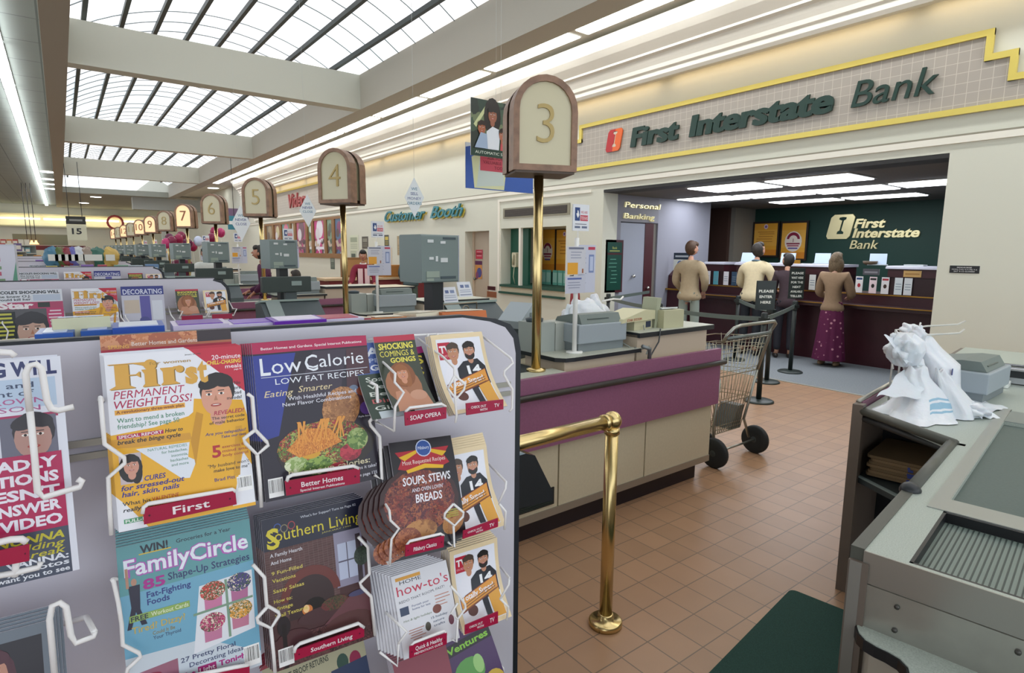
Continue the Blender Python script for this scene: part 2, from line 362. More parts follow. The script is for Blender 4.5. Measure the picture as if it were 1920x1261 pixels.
for i in range(16):
    y = 6.2+3.05*i
    if not proto:
        proto = thing('strip_light', 'x', 'ceiling light', (-.53, y, 4.719)); MB().box((-.09, .02, -.03), (.09, 2.95, 0), mat('#d8dcdc', .5)).build('housing', proto)
        MB().box((-.075, .03, -.1), (.075, 2.94, -.031), LAMP).build('diffuser', proto); o = proto
    else: o = dup(proto, (-.53, y, 4.719))
    tag(o, 'white tube lamp in the long left ceiling row, %s from the near end' % ['first', 'second', 'third', 'fourth', 'fifth', 'sixth', 'seventh', 'eighth', 'ninth', 'tenth', 'eleventh', 'twelfth', 'thirteenth', 'fourteenth', 'fifteenth', 'sixteenth'][i], group='lamp row under the dark ceiling')
    o['category'] = 'ceiling light'
for x, nn in ((-4.5, 'second'), (-8.5, 'third')):  # extra lamp rows out of view, added to brighten the store
    for i in range(12):
        o = dup(proto, (x, -3+4.6*i, 4.719)); o['label'] = 'white tube lamp, %s ceiling row to the left, %s from near end' % (nn, ['first', 'second', 'third', 'fourth', 'fifth', 'sixth', 'seventh', 'eighth', 'ninth', 'tenth', 'eleventh', 'twelfth'][i]); o['group'] = '%s lamp row over the store' % nn
for i, (x, y, z, lb) in enumerate(((-.12, 31.3, 4.72, 'nearest of the four round white downlights beside the left beam'), (-.12, 34.6, 4.72, 'second nearest round downlight beside the left beam'), (-.12, 37.2, 4.72, 'third round downlight beside the left beam'), (-.12, 40, 4.72, 'farthest round downlight beside the left beam'),
        (1.9, 42.7, 4.6, 'oval white downlight past the last skylight bay'), (1.5, 49, 4.6, 'small glowing downlight near the far wall'), (6.6, 34.4, 4.79, 'round downlight in the ceiling beyond the end of the cornice'))):
    q = thing('downlight', lb, 'ceiling light', (x, y, z)); MB().lathe([(.3, -.03), (.3, 0)], mat('#e8e6dc', .5), seg=20).build('rim', q); MB().lathe([(.26, -.04), (.26, -.031)], LAMP, seg=20).build('diffuser', q)
# warm lamp hidden in the cornice above the bank sign
WARM = mat('#ffe2ba', .5, emit=2.2, name='warm_cove_tube')
proto = None
for i in range(9):
    y = -.5+3.2*i
    if not proto: proto = MB().box((-.04, 0, -.015), (.04, 3.0, 0), WARM).build('cove_light', loc=(7.12, y, 4.14)); o = proto
    else: o = dup(proto, (7.12, y, 4.14))
    tag(o, 'warm tube lamp tucked under the cornice, %s from the near end' % ['first', 'second', 'third', 'fourth', 'fifth', 'sixth', 'seventh', 'eighth', 'ninth'][i], 'ceiling light', 'warm tubes in the cornice')
# gold-edged tiled sign band
tile = grid_mat('sign_tile', '#a7a096', '#c2bdb0', .1, .1, .03, .35, (0, 0), 'YZ', vary=.04, bump=0)
sg = thing('bank_sign', 'long beige tiled sign band edged in gold with dark green bank lettering', 'sign', (7.25, 0, 0))
yl, yr, zb, zt, zs = 7.53, 1.95, 3.03, 3.72, 3.49
pts = [(yl+.9, zb), (yl+.9, zs), (yl, zs), (yl, zt), (yr, zt), (yr, zs), (yr-.2, zs), (yr-.2, zs-.22), (-1.2, zs-.22), (-1.2, zb)]
MB().prism(pts, -.03, 0, tile, ax=0).build('tile_panel', sg)
def band(P, r, m, x=-.03):
    mb = MB()
    for i in range(len(P)):
        a = Vector(P[i]); q = Vector(P[(i+1) % len(P)]); d = (q-a).normalized(); a2 = a-d*r; q2 = q+d*r; nn = Vector((-d.y, d.x))*r
        v = [a2-nn, q2-nn, q2+nn, a2+nn]
        mb.prism([(p.x, p.y) for p in v], x-.03-.0003*i, x+.002, m, ax=0)
    return mb
band(pts, .03, GOLD).build('gold_edging', sg)
RT = lambda x, y, z: Matrix.Translation((x, y, z)) @ Matrix.Rotation(-PI/2, 4, 'Z')      # lettering on walls that face -x (reads towards -y)
GRN = mat('#17382f', .35)
for txt, p0, p1, hh, bold, sh in (('First', (1183, 275), (1271, 262), .27, .03, .12), ('Interstate', (1293, 255), (1558, 223), .27, .03, .12), ('Bank', (1596, 207), (1756, 185), .28, .0, .2)):
    a = W(*p0, 0, 7.2); q = W(*p1, 0, 7.2); mb = MB(); solid_text(mb, txt, GRN, a.y-q.y, hh, .03, RT(-.045, a.y, 3.245), bold, sh)
    if bold: solid_text(mb, txt, GRN, a.y-q.y, hh, .029, RT(-.045, a.y-.022, 3.247), bold, sh)
    mb.build('lettering', sg)
a = W(1135, 243, 0, 7.2); b2 = W(1167, 283, 0, 7.2); lg = MB(); OR, RD = mat('#e0662c', .35), mat('#b3262c', .35)
def logo(mb, T, w_, h, mA, mB, mC, d=.02):
    sl = .2*h
    def P(u, v): return (u*w_+v*sl, v*h)
    A = [P(*q) for q in ((0, .12), (.1, 0), (.5, 0), (.5, .2), (.42, .2), (.42, .3), (.5, .35), (.5, .75), (.36, .8), (.36, .88), (.5, .9), (.5, 1), (.12, 1), (0, .88))]
    B = [P(*q) for q in ((.5, 0), (.9, 0), (1, .12), (1, .88), (.88, 1), (.5, 1), (.5, .9), (.66, .88), (.66, .8), (.58, .75), (.58, .35), (.7, .28), (.7, .2), (.5, .2))]
    mb.prism(A, -d, 0, mA, T, 1); mb.prism(B, -d, 0, mB, T, 1)
    mb.prism([P(*q) for q in ((.42, .2), (.7, .2), (.7, .28), (.58, .35), (.58, .75), (.66, .8), (.66, .88), (.36, .88), (.36, .8), (.46, .75), (.46, .35), (.42, .3))], -d*.6, 0, mC, T, 1)
logo(lg, RT(-.04, a.y-.02, 3.225), .3, .34, RD, OR, mat('#cfc6b2', .5)); lg.build('emblem', sg)
# ================================================================ bank recess
BC = 2.6
S('ceiling', MB().box((7.6, 1.5, BC), (14.5, 12, BC+.1), mat('#6f6a66', .8)).box((7.25, 2.19, 2.6), (7.6, 7.0, 2.645), mat('#2a2a2a', .6)))
S('wall_left', MB().box((7.6, 7.05, 0), (7.75, 7.2, BC), mat('#8f8f98', .6)).box((7.75, 7.05, 2.15), (8.75, 7.2, BC), mat('#8f8f98', .6)).box((8.75, 7.05, 0), (10.35, 7.2, BC), mat('#9b9ca8', .6)))
S('wall_back', MB().box((12.5, 1.5, 0), (12.7, 12, BC), mat('#0f3a30', .6, name='dark_green_wall')))
S('wall_brown', MB().box((11.6, 7.45, 0), (11.7, 9.5, BC), mat('#4a332b', .6)).box((10.35, 9.4, 0), (11.7, 9.5, BC), mat('#4a332b', .6)).box((10.35, 7.2, 0), (10.45, 9.5, BC), mat('#7d7a80', .6)))
S('wall_pillar', MB().box((11.7, 7.35, 0), (12.5, 7.7, BC), mat('#8b867c', .6)))
S('wall_side', MB().box((7.6, 1.6, 0), (12.5, 1.75, BC), mat('#1b2b2a', .6)))
dr = thing('office_door', 'pale grey door standing ajar under the personal banking lettering', 'door', (7.68, 7.05, 0))
MB().box((.06, .01, .01), (.72, .06, 2.13), mat('#a4aab8', .5)).build('door_leaf', dr); MB().box((.72, .0, 0), (.95, .1, 2.14), mat('#4b1f26', .5)).build('door_frame', dr)
MB().box((.95, .03, 0), (1.06, .12, 2.14), mat('#77736b', .6)).build('door_jamb', dr); MB().ell((.42, -.03, 1.2), (.035, .03, .035), mat('#d9d9d4', .2, .9)).build('peephole', dr)
MB().ell((.82, -.03, .98), (.03, .03, .03), mat('#d9d9d4', .2, .9)).build('door_knob', dr)
for x0, x1, y0, y1, lb in ((7.63, 8.42, 4.56, 5.62, 'left panel of the front row'), (7.66, 8.42, 3.34, 4.4, 'right panel of the front row'), (9.05, 9.78, 5.88, 6.88, 'leftmost panel of the middle row'), (9.15, 9.8, 4.74, 5.8, 'second panel of the middle row'), (9.2, 9.9, 3.56, 4.66, 'third panel of the middle row'), (9.15, 9.8, 2.5, 3.44, 'rightmost panel of the middle row'), (10.78, 11.25, 4.92, 6.08, 'left panel of the rear row'), (10.8, 11.33, 3.66, 4.78, 'right panel of the rear row')):
    q = thing('troffer_light', 'bright white ceiling light in the bank, '+lb, 'ceiling light', (x0, y0, BC), 0, 'panel lights in the bank ceiling'); MB().box((-.03, -.03, -.012), (x1-x0+.03, y1-y0+.03, 0), mat('#9a9a96', .5)).build('frame', q)
    MB().box((0, 0, -.025), (x1-x0, y1-y0, -.0125), LAMPB).build('diffuser', q)
# gold lettering, faint glow put into its colour, on grey wall and green wall
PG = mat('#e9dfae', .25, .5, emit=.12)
RX = lambda x, y, z: Matrix.Translation((x, y, z)); p = thing('wall_lettering', 'small gold raised words Personal Banking above the grey office door', 'sign', (8.0, 7.05, 2.3))
for txt, py0, x0, x1 in (('Personal', 388, 1171, 1238), ('Banking', 409, 1169, 1227)):
    a = W(x0, py0, 1, 7.03); q = W(x1, py0+2, 1, 7.03); m = MB(); solid_text(m, txt, PG, q.x-a.x, .095, .03, RX(a.x-8, -.005, a.z-2.3), .0, .1); m.build('word', p)
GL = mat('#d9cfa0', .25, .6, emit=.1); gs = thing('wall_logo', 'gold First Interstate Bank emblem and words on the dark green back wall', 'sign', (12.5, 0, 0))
X = 12.45
for txt, x0, x1, py0, bold, sh, hh in (('First', 1600, 1659, 427, .03, .2, .17), ('Interstate', 1597, 1723, 445, .03, .2, .17), ('Bank', 1592, 1645, 466, 0, .2, .17)):
    a = W(x0, py0, 0, X); q = W(x1, py0, 0, X); mb = MB(); solid_text(mb, txt, GL, a.y-q.y, hh, .03, RT(-.01, a.y, a.z), bold, sh); mb.build('lettering', gs)
a = W(1547, 448, 0, X); lg = MB(); logo(lg, RT(-.01, a.y, a.z), .45, .48, GL, GL, mat('#0f3a30', .6), .03); lg.build('emblem', gs)
# framed orange posters behind the tellers
def orange_poster(name, T, w_, h, lab, seal):
    t = bpy.data.objects.new(name, None); C.objects.link(t); t.matrix_world = T; tag(t, lab, 'poster', 'orange bank posters')
    MB().box((-.04, -.02, -.04), (w_+.04, 0, h+.04), mat('#2a1a14', .5)).build('frame', t)
    A = Art(w_, h, '#e9a83a', step=.001)
    A.r_(0, 0, 1, .18, '#d98a2c'); A.r_(0, .3, 1, .8, '#edb44c')
    if seal:
        A.el(.5, .48, .36, .42, '#f3e6d8'); A.el(.5, .55, .27, .27, '#8e2440', a0=0, a1=PI); A.el(.5, .53, .18, .18, '#f3e6d8', a0=0, a1=PI); A.r_(.22, .4, .78, .44, '#8e2440'); A.r_(.26, .34, .74, .38, '#b05a70'); A.t('1', .5, .46, .1, '#8e2440', al='c'); A.r_(.3, .27, .7, .31, '#6a5aa0')
    else:
        A.el(.5, .9, .09, .1, '#e8d8e0'); A.el(.5, .9, .05, .05, '#8a5aa0'); A.lines(.1, .9, (.72, .66, .58, .5, .42), .025, '#c98434', .2)
    o = A.build('print', t); o.location = (0, -.022, 0); return t
for (x0, x1, pt, pb, seal, lb) in ((1411, 1458, 418, 478, 0, 'left orange poster with small lines of print behind the tellers'), (1462, 1512, 417, 484, 1, 'orange poster with round maroon seal behind the tellers')):
    a = W(x0, pb, 0, 12.4); q = W(x1, pt, 0, 12.4); orange_poster('wall_poster', Matrix.Translation((12.44, a.y, a.z)) @ Matrix.Rotation(-PI/2, 4, 'Z'), a.y-q.y, q.z-a.z, lb, seal)
# teller counter
BUR = mat('#3e1720', .4, noise=.15, scale=3, name='burgundy_laminate'); BUD = mat('#2c1016', .45); BRS = mat('#b58a3a', .3, .8); GRT = mat('#b9b9c6', .3)
tc = thing('teller_counter', 'long dark burgundy bank teller counter with brass lines and grey tops', 'counter', (9.25, 0, 0))
MB().box((.02, 2.2, 0), (.75, 6.5, .84), BUR).build('base', tc); MB().box((-.2, 2.2, .84), (.3, 6.5, .89), BUD).build('writing_ledge', tc)
MB().box((.2, 2.2, .89), (.8, 6.5, 1.05), BUR).build('upper_body', tc)
MB().box((-.215, 2.2, .885), (-.195, 6.5, .897), BRS).box((.185, 2.2, 1.03), (.2, 6.5, 1.045), BRS).build('brass_line', tc)
for ya, yb in ((6.48, 6.1), (5.85, 4.02+.1), (3.45, 2.6)):
    MB().box((.22, yb, 1.05), (.8, ya, 1.3), BUD).box((.2, yb, 1.3), (.8, ya, 1.42), BUR).build('teller_screen', tc)
    MB().prism([(.16, 1.42), (.82, 1.42), (.82, 1.46), (.22, 1.46), (.17, 1.45)], yb-.02, ya+.02, GRT, ax=1).build('top', tc)
def wallprint(name, w_, h, T, lab, cat, art, group=None, paper='#f2f2f0', th=.004, step=.0004):
    t = bpy.data.objects.new(name, None); C.objects.link(t); t.matrix_world = T; tag(t, lab, cat, group)
    MB().box((0, .0015, 0), (w_, .0015+th, h), mat('#dddddd', .6)).build('backing', t)
    A = Art(w_, h, paper, step=step, nu=1, nv=1); art(A); A.build('print', t); return t
leaf = [(1323, 577, '#e8e8ee', 0), (1338, 578, '#5aa8b8', 0), (1357, 575, '#e8e8ee', 0), (1372, 576, '#34506a', 0), (1455, 580, '#f0f0ee', 1), (1469, 580, '#f0e0e4', 1), (1519, 549, '#f0f4f0', 0), (1607, 560, '#f0f0f0', 1), (1633, 561, '#f4e0e4', 1), (1656, 562, '#f0f0f0', 1), (1681, 564, '#e4eef0', 0), (1699, 564, '#e8eef0', 0)]
wh = ['leftmost', 'second', 'third', 'fourth', 'fifth', 'sixth', 'seventh', 'eighth', 'ninth', 'tenth', 'eleventh', 'rightmost']
for i, (px, _, c, k) in enumerate(leaf):
    a = W(px, 545, 0, 9.4)
    def art(A, c=c, k=k, i=i):
        A.r_(.1, .8, .9, .92, ['#b0303c', '#2a4a7a', '#333333'][i % 3]) if k else A.lines(.15, .85, (.3, .45, .6), .04, '#8a9aa8')
        if k: A.el(.5, .45, .22, .3, ['#4a3a34', '#b0303c', '#222222'][i % 3])
    wallprint('leaflet', .1, .24, Matrix.Translation((9.445, a.y+.05, 1.055)) @ Matrix.Rotation(-PI/2, 4, 'Z'), 'small bank leaflet standing in the teller screen, %s from the left' % wh[i] if 0 < i < 11 else 'small bank leaflet standing in the teller screen, %s of the row' % wh[i], 'leaflet', art, 'leaflets in the teller screens', c)
def monitor(y, x, lab):
    t = thing('computer_terminal', lab, 'screen', (x, y, 1.462), .35)
    MB().prism([(-.02, .0), (.06, 0), (.16, .17), (.1, .17)], -.11, .11, mat('#9fb0c4', .4), ax=1).build('case', t); MB().box((-.06, -.13, 0), (.2, .13, .012), mat('#c7ccd2', .5)).build('base', t)
for px, lb in ((1398, 'blue-grey desk terminal on the teller top left of the crouching pair'), (1473, 'blue-grey desk terminal on the teller top below the orange seal poster'), (1538, 'blue-grey terminal on the teller top beside the woman'), (1643, 'blue-grey terminal on the right teller top under the gold word Bank')):
    monitor(W(px, 495, 0, 9.6).y, 9.65, lb)
a = W(1488, 496, 0, 9.5); MB().box((0, -.1, 0), (.02, .1, .06), BRS).box((-.015, -.1, 0), (.05, .1, .006), BRS).build('name_plate', loc=(9.5, a.y, 1.462), label='brass name plate on the teller top between two terminals', cat='name plate')
a = W(1625, 495, 0, 9.5); MB().lathe([(.05, 0), (.09, .02), (.1, .06), (.08, .06), (.02, .02)], mat('#6a5a48', .5)).build('bowl', loc=(9.62, a.y, 1.462), label='small brown bowl on the right teller top', cat='bowl')
a = W(1714, 503, 0, 9.6); MB().box((0, -.12, 0), (.16, .12, .02), mat('#dfe6e6', .6)).build('paper_stack', loc=(9.5, a.y-.02, 1.462), label='flat white papers at the right end of the teller top', cat='paper')
wallprint('counter_plate', .22, .09, Matrix.Translation((9.44, W(1617, 520, 0, 9.44).y, 1.32)) @ Matrix.Rotation(-PI/2, 4, 'Z'), 'grey name strip under the right teller top', 'name plate', lambda A: A.r_(.1, .3, .9, .6, '#8a8a90'), paper='#55555c')
wallprint('counter_plate', .22, .09, Matrix.Translation((9.44, W(1693, 522, 0, 9.44).y, 1.31)) @ Matrix.Rotation(-PI/2, 4, 'Z'), 'tan name strip at the right end of the teller front', 'name plate', lambda A: A.r_(.1, .35, .9, .6, '#b98a4a'), paper='#d9b06a')
# high desk with a sign at the left end
dk = thing('bank_desk', 'dark burgundy rounded service desk left of the tellers carrying a small white notice', 'desk', (9.35, 7.14, 0))
MB().prism([(-.3, 0), (.3, 0), (.3, 1.3), (-.1, 1.3), (-.24, 1.2)], -.6, -.1, BUR, ax=1).build('body', dk); MB().box((-.32, -.6, .93), (-.28, -.1, .96), BRS).build('brass_line', dk)
wallprint('notice_card', .36, .32, Matrix.Translation((9.12, 6.95, 1.3)) @ Matrix.Rotation(-PI/2, 4, 'Z'), 'white notice card with dark heading standing on the burgundy desk', 'sign', lambda A: (A.r_(0, .62, 1, 1, '#2d3c4c'), A.r_(.1, .75, .9, .85, '#c8d0d8'), A.el(.4, .36, .17, .17, '#3f66b0'), A.el(.4, .36, .08, .08, '#e8ecf4')), paper='#e9eee6')
# directory board on the grey wall
db = thing('directory_board', 'tall dark green directory board in a burgundy frame on the grey bank wall', 'sign', (7.34, 7.04, .93))
MB().box((0, -.04, 0), (.44, 0, .9), mat('#4b1f26', .45)).build('frame', db)
A = Art(.36, .82, '#18463c', step=.0006); A.r_(0, .74, 1, .78, '#4b1f26'); A.t('Bank', .5, .86, .05, '#a9b060', al='c'); A.r_(.15, .81, .85, .83, '#a9b060'); A.lines(.1, .8, (.64, .56, .48, .4, .32, .24, .16), .012, '#6fae9a', .25); o = A.build('print', db, (.04, -.045, .04))
# wall plaque right of the opening
a = W(1780, 511, 0, WX); q = W(1829, 498, 0, WX)
wallprint('wall_plaque', .25, .075, Matrix.Translation((WX-.006, a.y, 1.44)) @ Matrix.Rotation(-PI/2, 4, 'Z'), 'small black plaque with three lines of white print on the right wall', 'sign', lambda A: (A.t('DRIVE-IN BANK', .5, .68, .16, '#dddddd', .5, al='c'), A.t('MON-THU 9-4 FRI 9-6', .5, .42, .15, '#dddddd', .84, al='c'), A.t('SAT 9-12 CLOSED', .5, .16, .15, '#dddddd', .7, al='c')), paper='#101214')
# ================================================================ checkout lanes
LANE = 2.78
MAR = mat('#8c5874', .45, noise=.06, scale=80, name='maroon_laminate'); LAM = mat('#c9bfa4', .5, noise=.03, scale=60, name='beige_laminate'); LAMP2 = mat('#c2b29e', .5)
SPECK = mat('#b9bcae', .4, noise=.14, scale=260, name='speckled_laminate'); ALU = mat('#a8a59a', .35, .7); DK = mat('#22262a', .4); KICK = mat('#231a20', .5); RUB = mat('#1c1d1f', .6)
BRASS = mat('#d8c088', .26, 1, name='polished_brass'); GREYP = mat('#98a2a0', .5, name='grey_plastic'); GREYL = mat('#aeb4b4', .5); GREYD = mat('#4d575a', .5)
WOOD = mat('#8a6a54', .45, noise=.25, scale=18, name='walnut_wood'); IVORY = mat('#d2c8a6', .4)
def checkstand(loc, label):
    t = thing('checkout_counter', label, 'checkout counter', loc, 0, 'checkout counters across the store')
    m = MB()
    m.box((-.6, .03, .13), (3.62, .78, .93), LAM)
    for a, b_ in ((-.6, .55), (.562, 1.32), (1.332, 2.15), (2.162, 2.9), (2.912, 3.62)): m.box((a, .0, .13), (b_, .03, .62), LAM)
    m.build('body', t)
    MB().box((-.55, .06, 0), (3.55, .74, .13), KICK).build('kickboard', t)
    MB().box((1.34, -.006, .13), (3.62, .0, .175), ALU).build('base_strip', t)
    v = MB().box((1.52, -.008, .2), (2.12, -.001, .3), BLACK)
    for i in range(9): v.box((1.53, -.012, .208+.01*i), (2.11, -.008, .212+.01*i), mat('#2c3a34', .5))
    v.build('vent_grille', t)
    MB().box((-.65, -.04, .56), (3.64, -.012, .957), MAR).box((-.65, -.012, .58), (3.6, .0, .94), DK).build('bumper_panel', t)
    MB().tube([(-.65, -.062, .862), (3.66, -.062, .862)], .018, mat('#3a3734', .35, .4), seg=10).build('bumper_rail', t)
    MB().box((-.6, .0, .93), (2.2, .12, .955), SPECK).build('side_ledge', t)
    MB().box((-.6, .12, .89), (2.2, .7, .935), mat('#2c3332', .6)).build('conveyor_belt', t)
    MB().box((2.24, .06, .93), (2.84, .42, 1.0), LAMP2).box((2.86, .06, .93), (3.6, .42, 1.1), LAMP2).build('check_stand', t)
    MB().box((2.86, .04, 1.085), (3.66, .46, 1.115), DK).box((2.86, .042, 1.115), (3.655, .455, 1.118), SPECK).build('writing_top', t)
    l = [(2.2, .1), (2.24, .05), (2.3, .04), (2.88, .04), (2.88, .45), (2.2, .45)]
    MB().prism(l, .995, 1.018, DK).prism([(x, y) for x, y in l], 1.018, 1.021, SPECK).build('low_top', t)
    MB().box((.35, .5, .93), (.9, .78, 1.12), GREYD).build('scale_housing', t)
    return t
cs = checkstand((.0, 2.37, 0), 'nearest checkout counter with maroon bumper panel, black vent grille and grey printer')
NW = ['3', '4', '5', '6', '7', '8', '9', '10', '11', '12', '13', '14', '15']; NN = ['three', 'four', 'five', 'six', 'seven', 'eight', 'nine', 'ten', 'eleven', 'twelve', 'thirteen', 'fourteen']
for k in range(1, 12): dup(cs, (0, 2.37+LANE*k, 0), label='checkout counter with maroon panel under the number %s lane sign' % NN[k])
MB().box((0, -.003, 0), (.07, 0, .05), mat('#8d8a7c', .6)).box((.008, -.004, .01), (.06, -.003, .016), DK).box((.015, -.004, .03), (.05, -.003, .036), DK).build('sticker', loc=(1.76, 2.369, .47), label='small grey printed sticker on the beige side of the nearest counter', cat='sticker')
# lane number signs
def arch(w_, h, n=12, ins=0):
    r = w_/2-ins; P = [(-r, ins), (r, ins)]; hc = h-w_/2
    return P+[(r*math.cos(PI*i/n), hc+r*math.sin(PI*i/n)) for i in range(n+1)]
def lane_sign(num, x, y, lit, label, ang=0):
    t = thing('lane_sign', label, 'lane sign', (x, y, .955), 0, 'numbered lane signs on brass poles')
    MB().tube([(0, 0, 0), (0, 0, 1.09)], .026, BRASS, seg=16).lathe([(.055, 0), (.055, .012), (.03, .02)], BRASS).build('pole', t)
    Wd, Hd, Dp = .345, .475, .095
    for s, rz in ((1, ang), (-1, ang+PI)):
        T = Matrix.Translation((0, 0, 1.08)) @ Matrix.Rotation(rz, 4, 'Z') @ Matrix.Translation((0, -.07, 0))
        fr = MB(); o = arch(Wd, Hd); i_ = arch(Wd, Hd, ins=.032); n = len(o)
        v = [(p[0], -Dp/2, p[1]) for p in o]+[(p[0], -Dp/2, p[1]) for p in i_]+[(p[0], Dp/2, p[1]) for p in o]+[(p[0], -Dp/2+.015, p[1]) for p in i_]
        f = []
        for a in range(n):
            b_ = (a+1) % n; f += [(a, b_, b_+n, a+n), (b_, a, a+2*n, b_+2*n), (a+n, b_+n, b_+3*n, a+3*n)]
        fr.add(v, f, WOOD, T); fr.build('frame', t)
        pm = mat('#e8b98a', .3, emit=.55, coat=.4, name='lit_panel') if lit and s == 1 else mat('#c4bb98', .25, coat=.5, name='ivory_panel')
        MB().prism([(p[0], p[1]) for p in arch(Wd, Hd, ins=.03)], -Dp/2+.012, Dp/2-.005, pm, T, 1).build('face_panel', t)
        nm = MB(); v2, f2, tw = text2d(num, -.012 if not lit else 0, 0, 4); sy = .205/CAP; sx = sy*.95
        solid_text(nm, num, mat('#a8925c', .35, .3) if not lit else mat('#9a6a4a', .5), tw*sx, .2, .008, T @ Matrix.Translation((-tw*sx/2, -Dp/2+.012, .14)), -.012 if not lit else 0)
        nm.build('number', t)
    MB().box((-.16, -.115, 1.068), (.16, .115, 1.079), mat('#4a3a2c', .5)).build('bottom_plate', t, rot=(0, 0, ang))
    return t
desc = ['large walnut arched lane sign with a three on a brass pole, nearest of the row', 'walnut arched lane sign with a four on a brass pole', 'walnut arched lane sign with a five on a brass pole', 'walnut arched lane sign with a six behind the 5', 'lit orange arched lane sign with a seven',
        'unlit small arched lane sign with an eight', 'lit orange arched lane sign with a nine', 'lit orange arched lane sign with a ten overlapping the 9', 'unlit distant arched lane sign with an eleven', 'lit distant arched lane sign with a twelve', 'unlit tiny arched lane sign with a thirteen in the far background', 'lit tiny arched lane sign with a fourteen, farthest visible']
for k in range(12): lane_sign(NW[k], 2.078, 2.49+LANE*k, k in (4, 6, 7, 9, 11), desc[k], (-.4, -1.0, -.72)[k] if k < 3 else -.65)
# grey terminal boxes on black posts
def term_box(label, loc, s=1):
    t = thing('terminal_box', label, 'terminal box', loc, .12, 'grey boxes on black posts along the lanes')
    MB().box((-.03, .02, 0), (.05, .1, .5), DK).build('post', t)
    MB().rbox((-.13, -.02, .5), (.13, .2, .77), .012, mat('#7a8886', .5), ax=0).box((.131, -.021, .5), (.137, .2, .77), mat('#a9b0bc', .5)).build('case', t)
    m = MB(); W_ = mat('#d8dcdc', .5)
    for q in ((-.09, -.05, .725, .742), (0, .035, .72, .735), (-.08, -.05, .63, .645), (-.035, -.02, .62, .65), (0, .05, .615, .64), (-.1, -.01, .53, .565), (-.1, -.05, .51, .525)): m.box((q[0], -.0245, q[2]), (q[1], -.0205, q[3]), W_ if q[2] > .6 else mat('#9aa79a', .5))
    m.box((.0, -.024, .52), (.11, -.0205, .535), mat('#46545a', .5)).box((.02, -.024, .745), (.11, -.0205, .757), mat('#46545a', .5))
    m.build('stickers', t); return t
tb = term_box('blue-grey box with small stickers on a black post, nearest of its row', (1.72, 2.95, .94))
for k in range(1, 10): dup(tb, (1.68-.02*k, 2.95+LANE*k, .94), label='grey box on a black post beside the number %s lane sign' % NN[k])
# white card stands at each register
def card_stand(loc, label):
    t = thing('card_stand', label, 'sign stand', loc, 0, 'white notice stands at the registers')
    MB().tube([(0, 0, 0), (0, 0, .68)], .014, WHITE, seg=8).lathe([(.05, 0), (.05, .01)], WHITE, seg=16).build('pole', t)
    A = Art(.13, .15, '#dfe2e8', step=.0006); A.r_(.12, .38, .42, .88, '#27437e'); A.poly([(.2, .66), (.26, .66), (.27, .78), (.32, .76), (.38, .6), (.3, .48), (.22, .58)], '#f2f2f2')
    A.r_(.45, .38, .92, .6, '#c8455a'); A.t('TEXAS', .47, .43, .12, '#e8d8da', .43); A.t('WE ARE', .47, .66, .1, '#d07a86', .42); A.r_(.14, .24, .84, .27, '#777788'); A.r_(.12, .1, .45, .18, '#66708a'); A.r_(.55, .1, .88, .18, '#66708a')
    A.build('top_card', t, (-.055, -.02, .72)); MB().box((-.055, -.018, .72), (.075, -.014, .87), mat('#dddddd', .6)).tube([(0, -.006, .66), (0, -.006, .75)], .004, WHITE, seg=6).build('holder', t)
    A = Art(.14, .28, '#c3c6d6', step=.0006); A.r_(.55, .9, .95, .96, '#b8324e'); A.r_(.6, .42, .9, .8, '#7486b4'); A.r_(.65, .46, .85, .76, '#b8c2dc'); A.lines(.08, .5, (.82, .72, .62, .52, .4, .3, .2), .015, '#8d92a8', .1)
    A.build('notice_sheet', t, (-.0, -.018, .36))
    A = Art(.15, .16, '#c8c8d0', step=.0006); A.r_(.05, .0, .6, .42, '#e0a02c'); A.r_(.1, .9, .9, .97, '#6b7086'); A.lines(.2, .8, (.78, .68, .58), .03, '#8d92a8', .1); A.r_(.82, .04, .9, .2, '#9a5a3a')
    A.build('price_sheet', t, (-.1, -.024, .47)); A = Art(.16, .1, '#c0c2d0', step=.0006); A.r_(.1, .8, .8, .9, '#5264a0'); A.lines(.1, .8, (.6, .45, .3), .05, '#9094a8', .1); A.build('price_sheet', t, (-.11, -.028, .36)); return t
st = card_stand((2.4, 2.52, 1.021), 'tall white notice stand with red and blue map card, right of the nearest brass pole')
for k in range(1, 9): dup(st, (2.4, 2.5+LANE*k, 1.021), label='white notice stand with map card on the number %s lane counter' % NN[k])
# registers, printers and desk gear
def bx(px0, py0, px1, py1, y, d):          # box whose front face spans two photo points on plane y
    a = W(px0, py1, 1, y); q = W(px1, py0, 1, y); return (a.x, y, a.z), (q.x, y+d, q.z)
def printer(loc, rz, label, cat='printer', s=1):
    t = thing('receipt_printer', label, cat, loc, rz, 'grey receipt printers')
    MB().box((-.17, -.13, 0), (.17, .15, .045), mat('#7d8689', .5)).build('base', t)
    MB().box((-.18, -.15, .046), (.18, .16, .15), mat('#9ba5ab', .5)).build('case', t, bevel=.006)
    MB().prism([(-.13, .151), (.15, .151), (.13, .175), (-.02, .2), (-.1, .2)], -.15, .15, mat('#6f7a76', .5), ax=0).build('cover', t)
    MB().prism([(-.12, .172), (-.04, .197), (-.04, .2), (-.12, .176)], -.1, .06, mat('#46524e', .3), ax=0).build('window', t)
    return t
_a, _b = W(1088, 650, 1, 2.49).x, W(1172, 650, 1, 2.49).x
pr1 = printer(((_a+_b)/2, 2.62, 1.021), -.05, 'pale grey printer box on the nearest low counter, right of the white notice stand')
pr1.scale = ((_b-_a)/.36, .9, 1.12)
for k in range(1, 8): dup(pr1, ((_a+_b)/2, 2.62+LANE*k, 1.021), label='pale grey printer box on the number %s lane counter' % NN[k])
